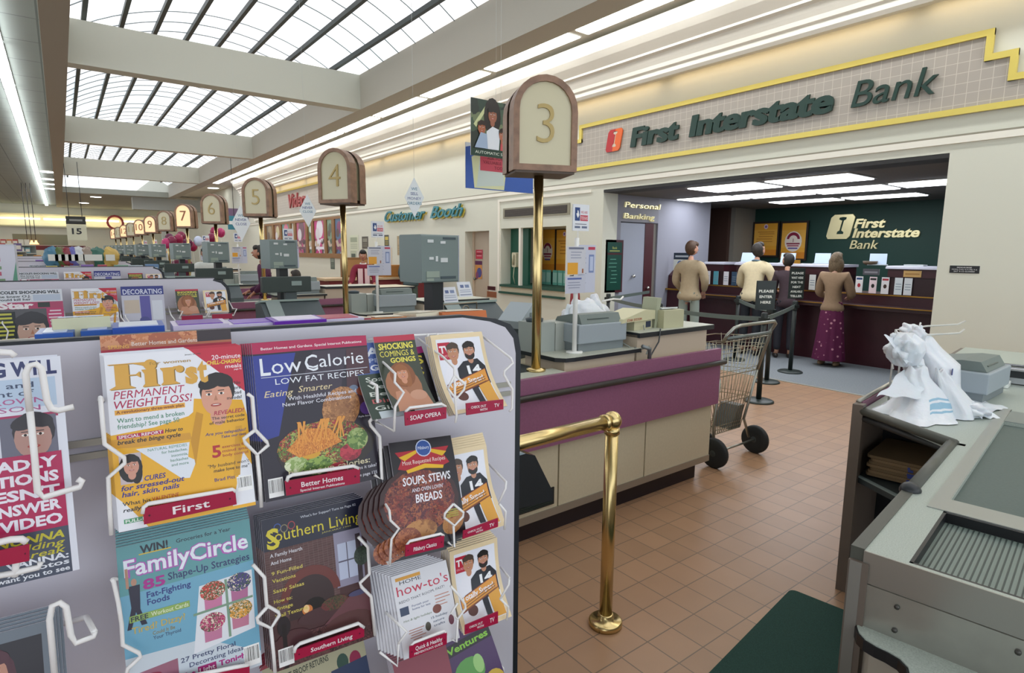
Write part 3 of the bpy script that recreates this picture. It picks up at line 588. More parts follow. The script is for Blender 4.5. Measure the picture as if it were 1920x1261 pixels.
def cabinet(loc, label):
    t = thing('register_cabinet', label, 'cabinet', loc, 0, 'grey register cabinets')
    x1 = W(1040, 640, 1, 2.64).x-loc[0]; x2 = W(1086, 640, 1, 2.64).x-loc[0]; h = W(1040, 603, 1, 2.64).z-loc[2]
    MB().box((0, 0, 0), (x1, .16, h), mat('#a3aaa4', .5)).build('side_box', t); MB().box((x1+.006, .0, 0), (x2, .16, h-.01), mat('#b4b8b0', .5)).build('front_box', t)
    MB().lathe([(.05, 0), (.055, .02), (.03, .028)], mat('#3f4a50', .5), (.06, .08, h), 16).build('lid', t); return t
cb = cabinet((W(1003, 640, 1, 2.64).x, 2.64, 1.021), 'pair of plain grey cabinets behind the number 3 pole')
for k in range(1, 8): dup(cb, (cb.location.x, 2.64+LANE*k, 1.021), label='pair of plain grey cabinets on the number %s lane counter' % NN[k])
def register(loc, label):
    t = thing('cash_register', label, 'cash register', loc, 0, 'dark cash register consoles')
    MB().prism([(-.2, 0), (.18, 0), (.18, .17), (.02, .2), (-.2, .05)], -.26, .26, GREYD, ax=0).build('base', t)
    MB().prism([(.0, .2), (.19, .17), (.19, .185), (.0, .218)], -.26, .26, mat('#9fb0aa', .5), ax=0).build('top_shelf', t)
    MB().box((-.23, .02, .28), (.2, .1, .42), mat('#36423f', .45)).build('display', t, bevel=.006); MB().box((-.03, .04, .21), (.07, .09, .28), GREYD).build('display_neck', t)
    MB().box((.02, .012, .34), (.11, .019, .38), mat('#8fa09c', .5)).build('label', t)
    MB().prism([(-.19, .06), (.0, .205), (.0, .21), (-.19, .066)], -.22, -.1, mat('#8d9a98', .4), ax=0).build('keypad', t)
    return t
rg = register((1.5, 3.35, .95), 'dark register console with a wide display behind the magazine rack, lane 3')
rg.location = (1.62, 5.42, .957); rg['label'] = 'dark register console with wide display left of the number 4 pole'
for k in range(2, 11): dup(rg, (1.55, 5.42+LANE*(k-1), .957), label='dark register console at the number %s lane sign' % NN[k])
r_ = dup(rg, (2.42, 3.7, 1.03), label='dark register console with slanted pale top, between the magazine rack and the number 3 pole', skip=('display', 'display_neck', 'label'))
MB().box((-.16, -.2, -1.03), (.16, .2, 0), GREYP).build('pedestal', r_)
# keyboard terminal leaning behind the number 3 pole
t = thing('handheld_terminal', 'pale angled keypad terminal between the rack end and the number 3 pole', 'keypad', (2.36, 3.0, 1.13), .3)
MB().box((-.05, -.05, -.2), (.05, .05, .0), GREYD).build('stand', t)
MB().prism([(-.1, 0), (.1, .0), (.1, .12), (.02, .16), (-.12, .05)], -.09, .09, mat('#a9b3b8', .5), ax=1).build('case', t); MB().box((-.02, -.096, .02), (.07, -.0905, .1), mat('#7f8b88', .5)).build('screen', t)
# cream modem box, invoice printer, carton lid, on the high counter
t = thing('card_reader_box', 'cream card machine with red lettering beside the white bags on the nearest counter', 'card machine', (3.02, 2.58, 1.118), .15)
MB().box((-.12, -.06, .0), (.1, .1, .07), mat('#bdb99a', .5)).build('base', t); MB().prism([(-.28, .06), (.12, .06), (.12, .12), (.0, .13), (-.26, .085)], -.07, .11, mat('#cbc7a4', .5), ax=1).build('cover', t)
m = MB(); solid_text(m, 'STAR SYSTEM', mat('#b0543c', .5), .17, .016, .001, RX(-.22, -.0705, .066), .03); m.build('lettering', t); MB().box((.02, -.0625, .01), (.08, -.0605, .05), mat('#26304a', .4)).build('socket', t)
t = thing('check_printer', 'cream slanted check printer with a clear lid on the nearest high counter', 'printer', (3.27, 2.6, 1.118), -.1)
MB().prism([(-.14, 0), (.12, 0), (.13, .1), (.05, .12), (-.14, .12)], -.09, .1, mat('#b9b796', .5), ax=0).build('case', t)
MB().prism([(-.1, .125), (.11, .105), (.11, .112), (-.1, .135)], -.07, .08, mat('#d9dde0', .2, .3), ax=0).build('metal_deck', t); MB().prism([(-.12, .0), (-.1, .0), (-.06, .2), (-.1, .2)], -.085, .05, mat('#a3a78e', .4), ax=1).build('paper_guard', t)
m = MB()
for i, P in enumerate((((3.0, 2.5, 1.15), (2.99, 2.47, 1.05), (2.9, 2.43, .99), (2.83, 2.42, 1.028)), ((2.8, 2.5, 1.05), (2.86, 2.43, 1.0), (2.93, 2.39, 1.03), (2.87, 2.36, .99)), ((3.06, 2.41, 1.13), (3.03, 2.395, 1.05), (2.96, 2.39, .98), (2.92, 2.37, .965)))):
    m.tube(P, .005, mat('#8d918a' if i < 2 else '#33373a', .5), seg=6)
m.tube([(2.9, 2.36, .957), (2.9, 2.36, 1.02), (2.84, 2.37, 1.04)], .013, mat('#7c8284', .4, .6), seg=8)
m.build('cable', label='tangle of grey cables hanging off the nearest counter below the printer', cat='cable')
# small wire coupon rack with white cards behind the magazine rack
t = thing('coupon_rack', 'small wire rack holding two white printed coupon blocks behind the magazine rack', 'rack', (2.0, 3.15, 1.13), .1)
m = MB(); m.tube([(-.14, 0, 0), (-.14, 0, .16), (.13, 0, .16), (.13, 0, 0)], .006, mat('#9a9080', .3, .8), seg=6); m.tube([(-.14, .05, .1), (.13, .05, .1)], .005, mat('#9a9080', .3, .8), seg=6)
m.tube([(.03+.025*math.cos(a*.6), -.01, .12+.025*math.sin(a*.6)) for a in range(11)], .004, mat('#9a9080', .3, .8), seg=6); m.build('wire_frame', t)
for x, z in ((-.13, .17), (-.01, .2)):
    A = Art(.11, .1, '#dfe2ea', step=.0006); A.r_(.08, .1, .92, .18, '#9aa2b8'); A.r_(.2, .6, .45, .8, '#5a6a9a'); A.r_(.55, .6, .85, .8, '#7a8ab0'); A.lines(.1, .9, (.3, .42), .05, '#a4acc0'); A.build('card_block', t, (x, .0, z), (-.35, 0, 0))
t = thing('green_sheet', 'green and white printed sheet leaning beside the small coupon rack', 'leaflet', (1.8, 3.08, .935)); A = Art(.18, .34, cells(('#7faf6a', '#a8c890', '#cfe0c0', '#5f8f58'), 40), step=.0006); A.r_(.1, .2, .3, .5, '#dfe6ee'); A.build('sheet', t, rot=(-.3, .3, 0))
# white diamond hangers
def diamond(px, py, y, s, label, txts, g='white diamond signs hung over the lanes'):
    p = W(px, py, 1, y); t = thing('hanging_diamond', label, 'sign', (p.x, y, p.z), -.35, g)
    A = Art(s, s*2, '#dfe4e6', step=.0008, nu=1, nv=1); A.mb = MB(); A.mb.add([(s/2, 0, 0), (s, 0, s), (s/2, 0, 2*s), (0, 0, s)], [(0, 1, 2, 3)], mat('#dfe4e6', .4)); A.mb.add([(s/2, .006, 0), (s, .006, s), (s/2, .006, 2*s), (0, .006, s)], [(3, 2, 1, 0)], mat('#dfe4e6', .4))
    for i, (x, c) in enumerate(txts): A.t(x, .5, .68-.12*i, .07, c, al='c')
    A.build('card', t, (-s/2, 0, -s)); MB().tube([(0, .003, s), (0, .003, (4.6 if y < 5 else 5.95)-p.z)], .0012, mat('#c9cdc9', .5), seg=4).build('string', t)
TL, NV = '#4a7f96', '#3c4a86'
diamond(777, 370, 4.65, .17, 'white diamond sign above the word Customer, nearest of three', (('WE', TL), ('SELL', NV), ('MONEY', NV), ('ORDERS', TL)))
diamond(577, 395, 7.4, .2, 'white diamond sign in front of the video windows', (('WE', TL), ('NEVER', NV), ('CLOSE', TL)))
diamond(452, 418, 10.2, .28, 'white diamond sign half hidden behind the number 5 sign', (('WE', TL), ('NEVER', NV), ('CLOSE', NV)))
# hanging posters behind sign 3
def hang(name, q, y, lab, fn, paper, ang=0):
    a = W(q[0], q[3], 1, y); b_ = W(q[2], q[1], 1, y); w_, h = b_.x-a.x, b_.z-a.z
    t = thing(name, lab, 'poster', (a.x, y, a.z), ang); A = Art(w_, h, paper, step=.0012); fn(A); A.build('print', t); MB().box((0, .002, 0), (w_, .008, h), mat('#cfcfcf', .6)).build('board', t)
    MB().tube([(w_*.5, .005, h), (w_*.5, .005, 4.6-a.z)], .0012, mat('#c9cdc9', .5), seg=4).build('string', t)
def fam(A):
    A.r_(0, 0, 1, 1, cells(('#2a4034', '#3c5340', '#1f2c26', '#6d7a58'), 8)); A.r_(0, 0, 1, .13, '#1c3a30'); A.t('AUTOMATIC SAVINGS', .08, .045, .05, '#dfe6d8', .84)
    A.poly([(.05, .55), (.35, 1), (.4, 1), (.1, .5)], '#c9cf9a'); A.el(.42, .72, .17, .3, '#1a1210'); A.face(.42, .75, .1, '#9a5f48', '#1a1210'); A.poly([(.28, .14), (.55, .14), (.58, .5), (.42, .55), (.3, .45)], '#dfe3ea')
    A.face(.2, .5, .085, '#a8603f', '#2a1712'); A.poly([(.06, .14), (.32, .14), (.3, .4), (.18, .42)], '#9fb2cc'); A.face(.78, .74, .1, '#7d4a3a', '#1a1210'); A.poly([(.58, .14), (1, .14), (1, .62), (.72, .64), (.6, .5)], '#c8565a')
    A.face(.62, .42, .08, '#b06a50', '#2a1712')
def coup(A):
    A.r_(0, 0, 1, 1, '#3a5fb0'); A.poly([(.12, .02), (.55, .02), (.6, .8), (.35, .95), (.08, .7)], '#d8dcb0'); A.poly([(.0, .9), (.2, 1), (.0, 1)], '#e4ecf4'); A.poly([(.15, .05), (.55, .12), (.52, .78), (.2, .74)], '#c9d6d0')
    A.r_(.2, .42, .78, .8, '#c64a5e'); A.t('ASK FOR YOUR', .5, .68, .07, '#7a1830', .4, al='c'); A.t('VALUABLE COUPON', .5, .58, .07, '#7a1830', .52, al='c'); A.t('TODAY', .5, .47, .07, '#7a1830', .2, al='c')
def fix(nm, P, x, lab, fn, paper):           # poster on plane x, facing the lanes
    a = W(P[0], P[3], 0, x); b_ = W(P[2], P[1], 0, x); T = RT(x, a.y, a.z)
    t = bpy.data.objects.new(nm, None); C.objects.link(t); t.matrix_world = T; tag(t, lab, 'poster'); w_, h = a.y-b_.y, b_.z-a.z
    A = Art(w_, h, paper, step=.0015); fn(A); A.build('print', t); MB().box((0, .002, 0), (w_, .01, h), mat('#cfcfcf', .6)).build('board', t); return t, w_, h
hang('hanging_poster', (883, 200, 975, 290), 4.6, 'hanging photo poster of a smiling family against dark green, left of the number 3 sign', fam, '#2a4034', 0)
hang('hanging_poster', (873, 284, 1000, 352), 4.9, 'blue and pink coupon poster hanging just below the family poster', coup, '#3a5fb0', 0)
# ================================================================ magazine racks
RO = Vector((.28, 1.22, 0)); RZ = -math.radians(4)
RKM = Matrix.Translation(RO) @ Matrix.Rotation(RZ, 4, 'Z'); RKI = RKM.inverted()
def rk(px, py, d=.0):                        # photo point -> rack coordinates on the plane d in front of the board
    n = (RKM.to_3x3() @ Vector((0, -1, 0))); o = Vector((0, 0, EYE)); r = CR*((px-960)/FPX) - CU*((py-630.5)/FPX) + CF
    p = RKM.translation + n*d; return RKI @ (o + r*((p-o).dot(n)/r.dot(n)))
LIL = mat('#cfccd6', .45, name='white_rack_board'); WIRE = mat('#eeecec', .35, name='white_coated_wire'); TAGR = mat('#a3123f', .35, name='crimson_tag'); TW = mat('#f0e6ea', .4)
def rack_shell(root, mat4=None, right=.646):
    P = [(-1.7, .08), (right-.012, .08), (right-.012, 1.36), (right-.02, 1.40), (right-.045, 1.43), (right-.09, 1.447), (.48, 1.461), (.2, 1.461), (-1.7, 1.461)]
    MB().prism(P, -.0, .025, LIL, None, 1).build('front_board', root)
    P2 = [(p[0]+(.018 if i and i < 6 else 0), p[1]+(.006 if 1 < i else 0)) for i, p in enumerate(P)]
    MB().prism(P2, .003, .022, mat('#20242b', .45), None, 1).build('edge_trim', root)
    MB().box((-1.7, .6, .1), (right-.03, .62, 1.37), LIL).build('back_board', root)
    MB().box((-1.7, .025, .0), (right-.03, .6, 1.405 if right < .6 else 1.4), mat('#b9b5ae', .6)).build('body', root)
    MB().box((-1.7, -.006, 1.276), (right-.03, .0, 1.288), ALU).box((-1.7, -.006, 1.252), (right-.03, .0, 1.264), ALU).build('metal_channel', root)
rack = thing('magazine_rack', 'large white magazine rack with black rounded edge and wire pockets in the foreground', 'magazine rack', RO, RZ, 'magazine racks at the lanes')
rack_shell(rack)
def pocket(root, lines, tags, lip, rw=.0034):
    """lines: list of (depth, photo points) wires; tag: four photo corners; lip: wire over the tag."""
    m = MB()
    for d, pts in lines:
        dd = d if isinstance(d, (list, tuple)) else [d]*len(pts)
        m.tube([rk(*p, e) for p, e in zip(pts, dd)], rw, WIRE, seg=7)
    if lip: m.tube([rk(*p, lip[0]) for p in lip[1]], rw*1.1, WIRE, seg=7)
    w_ = m.build('wire_pocket', root)
    for tg in tags:
        d, q, words = tg; c = [rk(*p, d) for p in q]; mb = MB(); off = Vector((0, .003, 0))
        mb.add([*c, *[p+off for p in c]], [(3, 2, 1, 0), (4, 5, 6, 7), (0, 1, 5, 4), (1, 2, 6, 5), (2, 3, 7, 6), (3, 0, 4, 7)], TAGR)
        def at(a, b_): return c[3]*(1-a)*(1-b_)+c[2]*a*(1-b_)+c[1]*a*b_+c[0]*(1-a)*b_
        for txt, x, y, h, w2 in words:
            v, f, tw = text2d(txt, .015, 0, 2)
            mb.add([at(x+vx/tw*w2, y+vy/CAP*h)-off*.2 for vx, vy in v], f, TW)
        for x in (.06, .93): mb.add([at(x+.012*math.cos(k), .5+.07*math.sin(k))-off*.2 for k in (0, 1, 2, 3, 4, 5)], [(0, 1, 2, 3, 4, 5)], mat('#4a1428', .4))
        mb.build('name_tag', w_)
    return w_
DD = .155
pocket(rack, [(DD, [(188, 745), (193, 800), (196, 832), (233, 858), (234, 868), (203, 895), (206, 960), (209, 1002)]), ([.02, .1, DD], [(186, 750), (192, 752), (188, 745)])],
       [(.165, [(268, 953), (441, 919), (444, 945), (270, 983)], [('First', .3, .25, .5, .4)])], (.162, [(268, 962), (270, 950), (278, 944), (436, 917), (441, 921)]))
pocket(rack, [(DD, [(464, 738), (473, 744), (478, 805), (500, 828), (503, 834), (482, 852), (460, 830), (457, 822), (478, 806)]), (DD, [(482, 850), (487, 900), (490, 950)]),
       (DD, [(694, 716), (706, 722), (709, 770), (693, 790), (695, 797), (712, 818), (716, 898), (702, 890)])],
       [(.165, [(534, 902), (675, 877), (675, 905), (537, 929)], [('Better Homes', .2, .42, .34, .56), ('Special Interest Publications', .18, .12, .16, .6)])], (.162, [(538, 902), (540, 894), (548, 890), (662, 873), (672, 878)]))
pocket(rack, [(DD, [(210, 1085), (213, 1090), (222, 1130), (228, 1170), (230, 1208), (260, 1223), (264, 1230), (240, 1252), (236, 1270)]), ([.02, DD], [(230, 1083), (211, 1086)])],
       [(.165, [(270, 1290), (468, 1249), (468, 1272), (272, 1316)], [('FamilyCircle', .25, .3, .4, .5)])], (.162, [(272, 1290), (280, 1283), (440, 1250), (466, 1246)]))
pocket(rack, [(DD, [(474, 1058), (496, 1082), (500, 1134), (522, 1147), (524, 1152), (508, 1177), (484, 1166), (482, 1158), (502, 1136)]), (DD, [(508, 1176), (513, 1225), (516, 1262)]),
       (DD, [(672, 1006), (690, 1025), (693, 1075), (675, 1092), (678, 1100), (696, 1118), (703, 1190)])],
       [(.165, [(552.5, 1219.5), (683, 1174.5), (683, 1193), (552.5, 1238)], [('Southern Living', .22, .3, .42, .6)])], (.162, [(552, 1222), (554, 1213), (562, 1206), (672, 1168), (682, 1176)]))
# small pockets of the right-hand column
pocket(rack, [(.06, [(690, 637), (760, 629), (885, 623), (902, 628)]), ([.06, .208], [(902, 628), (958, 671)]), (.208, [(958, 671), (962, 680), (946, 695), (945, 702), (961, 730), (960, 765), (955, 771)]),
       (.07, [(734, 632), (735, 690)]), (.07, [(763, 629), (765, 690)]), (.07, [(802, 626), (806, 690)]), (.07, [(820, 625), (824, 700)]),
       ([.06, .12, .208, .208, .208, .208], [(783, 634), (830, 668), (852, 690), (853, 745), (856, 778), (854, 792)]), ([.208, .208, .208, .208, .208], [(852, 702), (872, 720), (870, 730), (855, 748), (840, 728)]), ([.208, .208], [(840, 728), (852, 704)]),
       ([.06, .12, .208, .208, .208, .208, .208], [(692, 657), (722, 682), (741, 700), (740, 716), (757, 735), (741, 762), (739, 808)]), ([.208, .208, .04], [(739, 808), (705, 790), (712, 770)])],
       [(.222, [(758.5, 773), (837, 763), (837, 784), (760, 798)], [('SOAP OPERA', .12, .35, .35, .74)]), (.222, [(874, 756), (944, 748.5), (944, 767), (875, 778)], [('CHECK OUT', .12, .5, .22, .4), ('WITH', .35, .18, .22, .2), ('TV', .74, .35, .35, .14)])],
       (.218, [(760, 772), (768, 764), (828, 757), (836, 762)]), .0026)
pocket(rack, [([.05, .12, .208, .208, .208, .208, .208], [(690, 890), (717, 935), (730, 957), (732, 975), (748, 990), (734, 1010), (731, 1058)]), (.208, [(850, 944), (869, 960), (868, 968), (852, 985), (833, 970), (834, 962), (850, 944)]), (.208, [(850, 985), (852, 1025), (840, 1016)]),
       ([.05, .208, .208, .208], [(915, 868), (949, 903), (948, 915), (936, 940)]), ([.208, .208, .208], [(936, 944), (948, 958), (946, 992)]), ([.208, .06], [(731, 1058), (700, 1022)])],
       [(.222, [(761, 1022), (833, 1004), (832, 1025), (760, 1043)], [('Pillsbury Classics', .2, .3, .35, .6)]), (.222, [(869, 995), (934, 971), (934, 987), (868, 1010)], [('CHECK OUT', .12, .5, .22, .4), ('WITH', .35, .18, .22, .2), ('TV', .74, .3, .4, .14)])],
       (.218, [(762, 1022), (768, 1014), (826, 1000), (832, 1004)]), .0026)
pocket(rack, [([.05, .12, .208, .208, .208], [(688, 1108), (716, 1140), (745, 1168), (763, 1184), (747, 1206)]), (.208, [(747, 1206), (745, 1248), (712, 1222)]), (.208, [(845, 1098), (860, 1115), (872, 1132), (873, 1140), (858, 1160), (846, 1148), (858, 1130)]), (.208, [(858, 1160), (856, 1203), (848, 1198)]),
       ([.05, .208, .208, .208], [(938, 1062), (955, 1083), (954, 1095), (938, 1122)]), ([.208, .208, .208], [(938, 1122), (953, 1137), (950, 1162)]), ([.05, .12, .12], [(895, 1190), (944, 1253), (944, 1270)])],
       [(.222, [(768, 1212), (838, 1186), (838, 1207), (768, 1234)], [('Quick & Healthy', .15, .5, .35, .72), ("PREVENTION'S GUIDE", .12, .14, .2, .76)]), (.222, [(872, 1172), (934, 1146), (934, 1167.5), (872, 1189)], [('CHECK OUT', .12, .5, .22, .4), ('WITH', .35, .18, .22, .2), ('TV', .74, .3, .4, .14)])],
       (.218, [(769, 1212), (776, 1204), (832, 1182), (838, 1188)]), .0026)
# left-hand tabloid pockets with looped wires
pocket(rack, [(.16, [(-40, 658), (20, 661), (28, 668)]), (.19, [(56, 770), (48, 700), (55, 685), (68, 682), (78, 690), (88, 750), (96, 766), (110, 769), (138, 762)]), (.19, [(56, 770), (65, 860), (70, 920), (82, 932), (150, 912), (154, 902), (145, 898)])],
       [(.2, [(-60, 1045), (55, 1020), (55, 1051), (-60, 1073)], [])], (.195, [(-60, 1030), (20, 1011), (40, 1010), (50, 1016)]), .0045)
pocket(rack, [(.17, [(-40, 1085), (30, 1073), (72, 1063), (76, 1053)]), (.19, [(106, 1300), (93, 1160), (98, 1135), (112, 1129), (124, 1137), (133, 1190), (142, 1205), (176, 1192), (177, 1184)]), ([.19, .12, .05], [(177, 1184), (162, 1156), (105, 1172)]), ([.17, .17], [(30, 1054), (28, 1080)])], [], None, .0045)
# ---------------------------------------------------------------- magazines
PAGE = mat('#dcdae4', .6, name='page_edges')
def magazine(label, u, z, d0, d1, w_, h, T, art, group, bend=None, roll=0, paper='#f1f0f2', name='magazine', n=0, step=(0, .0, .0), M=None, nu=6, nv=8):
    fn = bend or (lambda x, q: -.004*math.sin(PI*min(1, max(0, q/h))))
    al = math.atan2(d0-d1, h)
    base = (M or RKM) @ Matrix.Translation((u, -d0, z)) @ Matrix.Rotation(roll, 4, 'Y') @ Matrix.Rotation(-al, 4, 'X')
    t = bpy.data.objects.new(name, None); C.objects.link(t); t.matrix_world = base; tag(t, label, 'magazine', group)
    m = MB(); N_ = 8
    for a, b_ in ((0, w_),):
        v = []
        for j in range(N_+1):
            q = h*j/N_; v += [(0, fn(0, q)+.0006, q), (w_, fn(w_, q)+.0006, q), (w_, fn(w_, q)+T, q), (0, fn(0, q)+T, q)]
        f = [(4*j+k, 4*j+(k+1) % 4, 4*j+4+(k+1) % 4, 4*j+4+k) for j in range(N_) for k in range(4)]+[(3, 2, 1, 0), (4*N_, 4*N_+1, 4*N_+2, 4*N_+3)]
        m.add(v, f, PAGE)
    m.build('pages', t)
    me = (.011 if h < .24 else .022) if nu == 6 else 0
    A = Art(w_, h, paper, fn=fn, step=.0001 if me else .0004, nu=int(w_/me)+1 if me else nu, nv=int(h/me)+1 if me else nv, me=me); art(A); A.build('cover', t)
    ordn = ['', 'second copy', 'third copy', 'fourth copy', 'fifth copy', 'sixth copy', 'seventh copy', 'eighth copy', 'ninth copy']
    for k in range(1, n+1):
        r = dup(t); r.matrix_world = base @ Matrix.Translation((step[0]*k, step[1]*k+(T+.0012)*k, step[2]*k)); r['label'] = ordn[k]+' back in the stack behind the front '+group.replace('copies of the ', '').replace(' magazine', '')+' magazine'
    return t
def a_first(A):
    Y_ = '#e8ad1e'; A.r_(0, 0, 1, 1, '#e9eaf2'); A.poly([(.59, 1), (1, 1), (1, .71)], '#c21f3c')
    A.poly([(.0, .0), (.0, .545), (.3, .56), (.55, .6), (.62, .64), (.6, .7), (.97, .66), (1, .56), (1, 0)], Y_)
    A.poly([(.0, .02), (.0, .2), (.07, .14), (.2, 0), (.0, 0)], '#e9eaf2'); A.poly([(.16, .45), (.54, .445), (.52, .36), (.58, .33), (.52, .235), (.46, .24)], '#dfe4ee'); A.poly([(.94, .34), (1, .25), (1, .02), (.82, .02)], '#e6e8f0')
    A.poly([(.16, .46), (.56, .46), (.55, .5), (0, .52), (0, .47)], '#d3982a'); A.poly([(.55, .45), (.61, .62), (.66, .6), (.57, .3)], '#c98f16'); A.poly([(.85, .2), (.9, .5), (.95, .5), (.9, .2)], '#d59c18')
    A.face(.775, .705, .14, '#d99c84', '#1c1314', 'short', -.08)
    for dx, dy, c in ((.008, -.003, '#8a6a28'), (0, 0, '#d9a440')):
        def R(x0, y0, x1, y1): A.r_(.02+dx+x0*.68, .8+dy+y0*.145, .02+dx+x1*.68, .8+dy+y1*.145, c)
        P_ = lambda q: A.poly([(.02+dx+.68*u, .8+dy+.145*v) for u, v in q], c)
        P_(((0, 0), (.25, 0), (.25, .03), (.2, .04), (.2, .96), (.06, .96), (.06, .04), (0, .03))); P_(((0, .97), (.4, .97), (.4, 1), (0, 1))); P_(((.24, .97), (.4, .97), (.4, .68), (.37, .8), (.3, .93))); P_(((.2, .5), (.28, .5), (.31, .4), (.31, .65), (.28, .54), (.2, .54)))
        P_(((.33, 0), (.5, 0), (.5, .03), (.475, .04), (.475, .7), (.33, .7), (.33, .67), (.355, .66), (.355, .04), (.33, .03))); A.el(.02+dx+.68*.42, .8+dy+.145*.87, .045, .045, c)
        P_(((.52, 0), (.71, 0), (.71, .03), (.665, .04), (.665, .7), (.52, .7), (.52, .67), (.545, .66), (.545, .04), (.52, .03))); P_(((.64, .5), (.66, .72), (.73, .73), (.73, .66), (.68, .64))); A.el(.02+dx+.68*.725, .8+dy+.145*.6, .03, .03, c)
    A.t('s', .55, .8, .13, '#d9a440', .095, .05); A.t('t', .645, .8, .14, '#d9a440', .075, .04)
    A.t('for women', .3, .925, .018, '#b08a3a', .3); A.t('January 24, 1995', .56, .965, .008, '#333333', .12)
    A.t('20-minute', .99, .925, .028, '#f2e8ee', al='r'); A.t('CHILL-CHASING', .99, .895, .024, '#f2d648', .27, .02, .2, al='r'); A.t('meals', .99, .865, .024, '#f2e8ee', al='r', w=.13); A.t('page 42', .99, .85, .01, '#f2e8ee', al='r')
    A.t('PERMANENT', .04, .745, .045, '#b3184e', .5, .006, .2); A.t('WEIGHT LOSS!', .04, .69, .045, '#b3184e', .55, .006, .2)
    A.r_(.04, .655, .53, .683, '#e8a838'); A.t('A revolutionary three-week plan', .05, .662, .017, '#7a3418', .47, .02)
    A.t('Want to mend a broken', .05, .61, .026, '#4a8a6c', .47); A.t('friendship? See page 50', .05, .575, .026, '#4a8a6c', .43)
    A.r_(.04, .517, .36, .54, '#b3184e'); A.t('SPECIAL REPORT', .05, .52, .017, '#f0e4e8', .3, .02); A.t('How to', .37, .52, .022, '#1c1c24', .13, .02, .2); A.t('break the binge cycle', .04, .487, .024, '#1c1c24', .44, .02, .2)
    A.t('NATURAL REMEDIES', .24, .425, .016, '#4a8a6c', .28)
    for i, s in enumerate(('for headaches,', 'insomnia,', 'backaches', 'and more')): A.t(s, .52, .4-.027*i, .016, '#5a8a74', al='r')
    A.r_(.04, .26, .19, .43, '#c8b8bc'); A.face(.12, .36, .06, '#cf9480', '#1a1214', 'long')
    A.t('CURES', .2, .262, .028, '#2c2a86', .15, .02, .2); A.t('for stressed-out', .04, .225, .028, '#2c2a86', .44, .02, .2); A.t('hair, skin, nails', .04, .19, .028, '#2c2a86', .4, .02, .2)
    A.t('What his', .04, .14, .022, '#1c1c24', .19); A.t('VALENTINE', .24, .14, .022, '#b8402c', .19); A.t('really means', .04, .105, .022, '#1c1c24', .28, .02, .2); A.r_(.04, .04, .26, .065, '#4a9a6a'); A.t('FULL-FIGURED', .05, .044, .017, '#eef2ee', .3, .02)
    A.t('No', .97, .8-.04, .02, '#1c1c24', al='r'); A.t('more', .97, .73, .02, '#1c1c24', al='r'); A.t('bad', .97, .7, .02, '#1c1c24', al='r'); A.t('moods!', .97, .67, .02, '#1c1c24', al='r')
    A.t('REVEALED!', .98, .585, .024, '#b3304a', al='r', w=.24, bold=.02, sh=.2); A.t('The secret code', .98, .557, .018, '#1c1c24', al='r', w=.26); A.t('of male behavior', .98, .53, .018, '#1c1c24', al='r', w=.28)
    A.t('Are you telepathic?', .98, .465, .018, '#3a3880', al='r', w=.32, sh=.2); A.t('Take our test', .98, .44, .016, '#3a3880', al='r', w=.2, sh=.2)
    A.t('5', .7, .33, .07, '#b3202c', .07, .03); 
    for i, s in enumerate(('exercises for', 'mind and', 'body control')): A.t(s, .78, .378-.026*i, .017, '#a8402c', .2)
    A.t('"My husband won\'t', .98, .27, .02, '#1c1c24', al='r', w=.32, sh=.1); A.t('make love to me"', .98, .24, .02, '#1c1c24', al='r', w=.28, sh=.1); A.t('Brad Pitt', .86, .185, .02, '#4a3a7a', al='r', w=.16)
    A.bars(.87, .1, .99, .19)
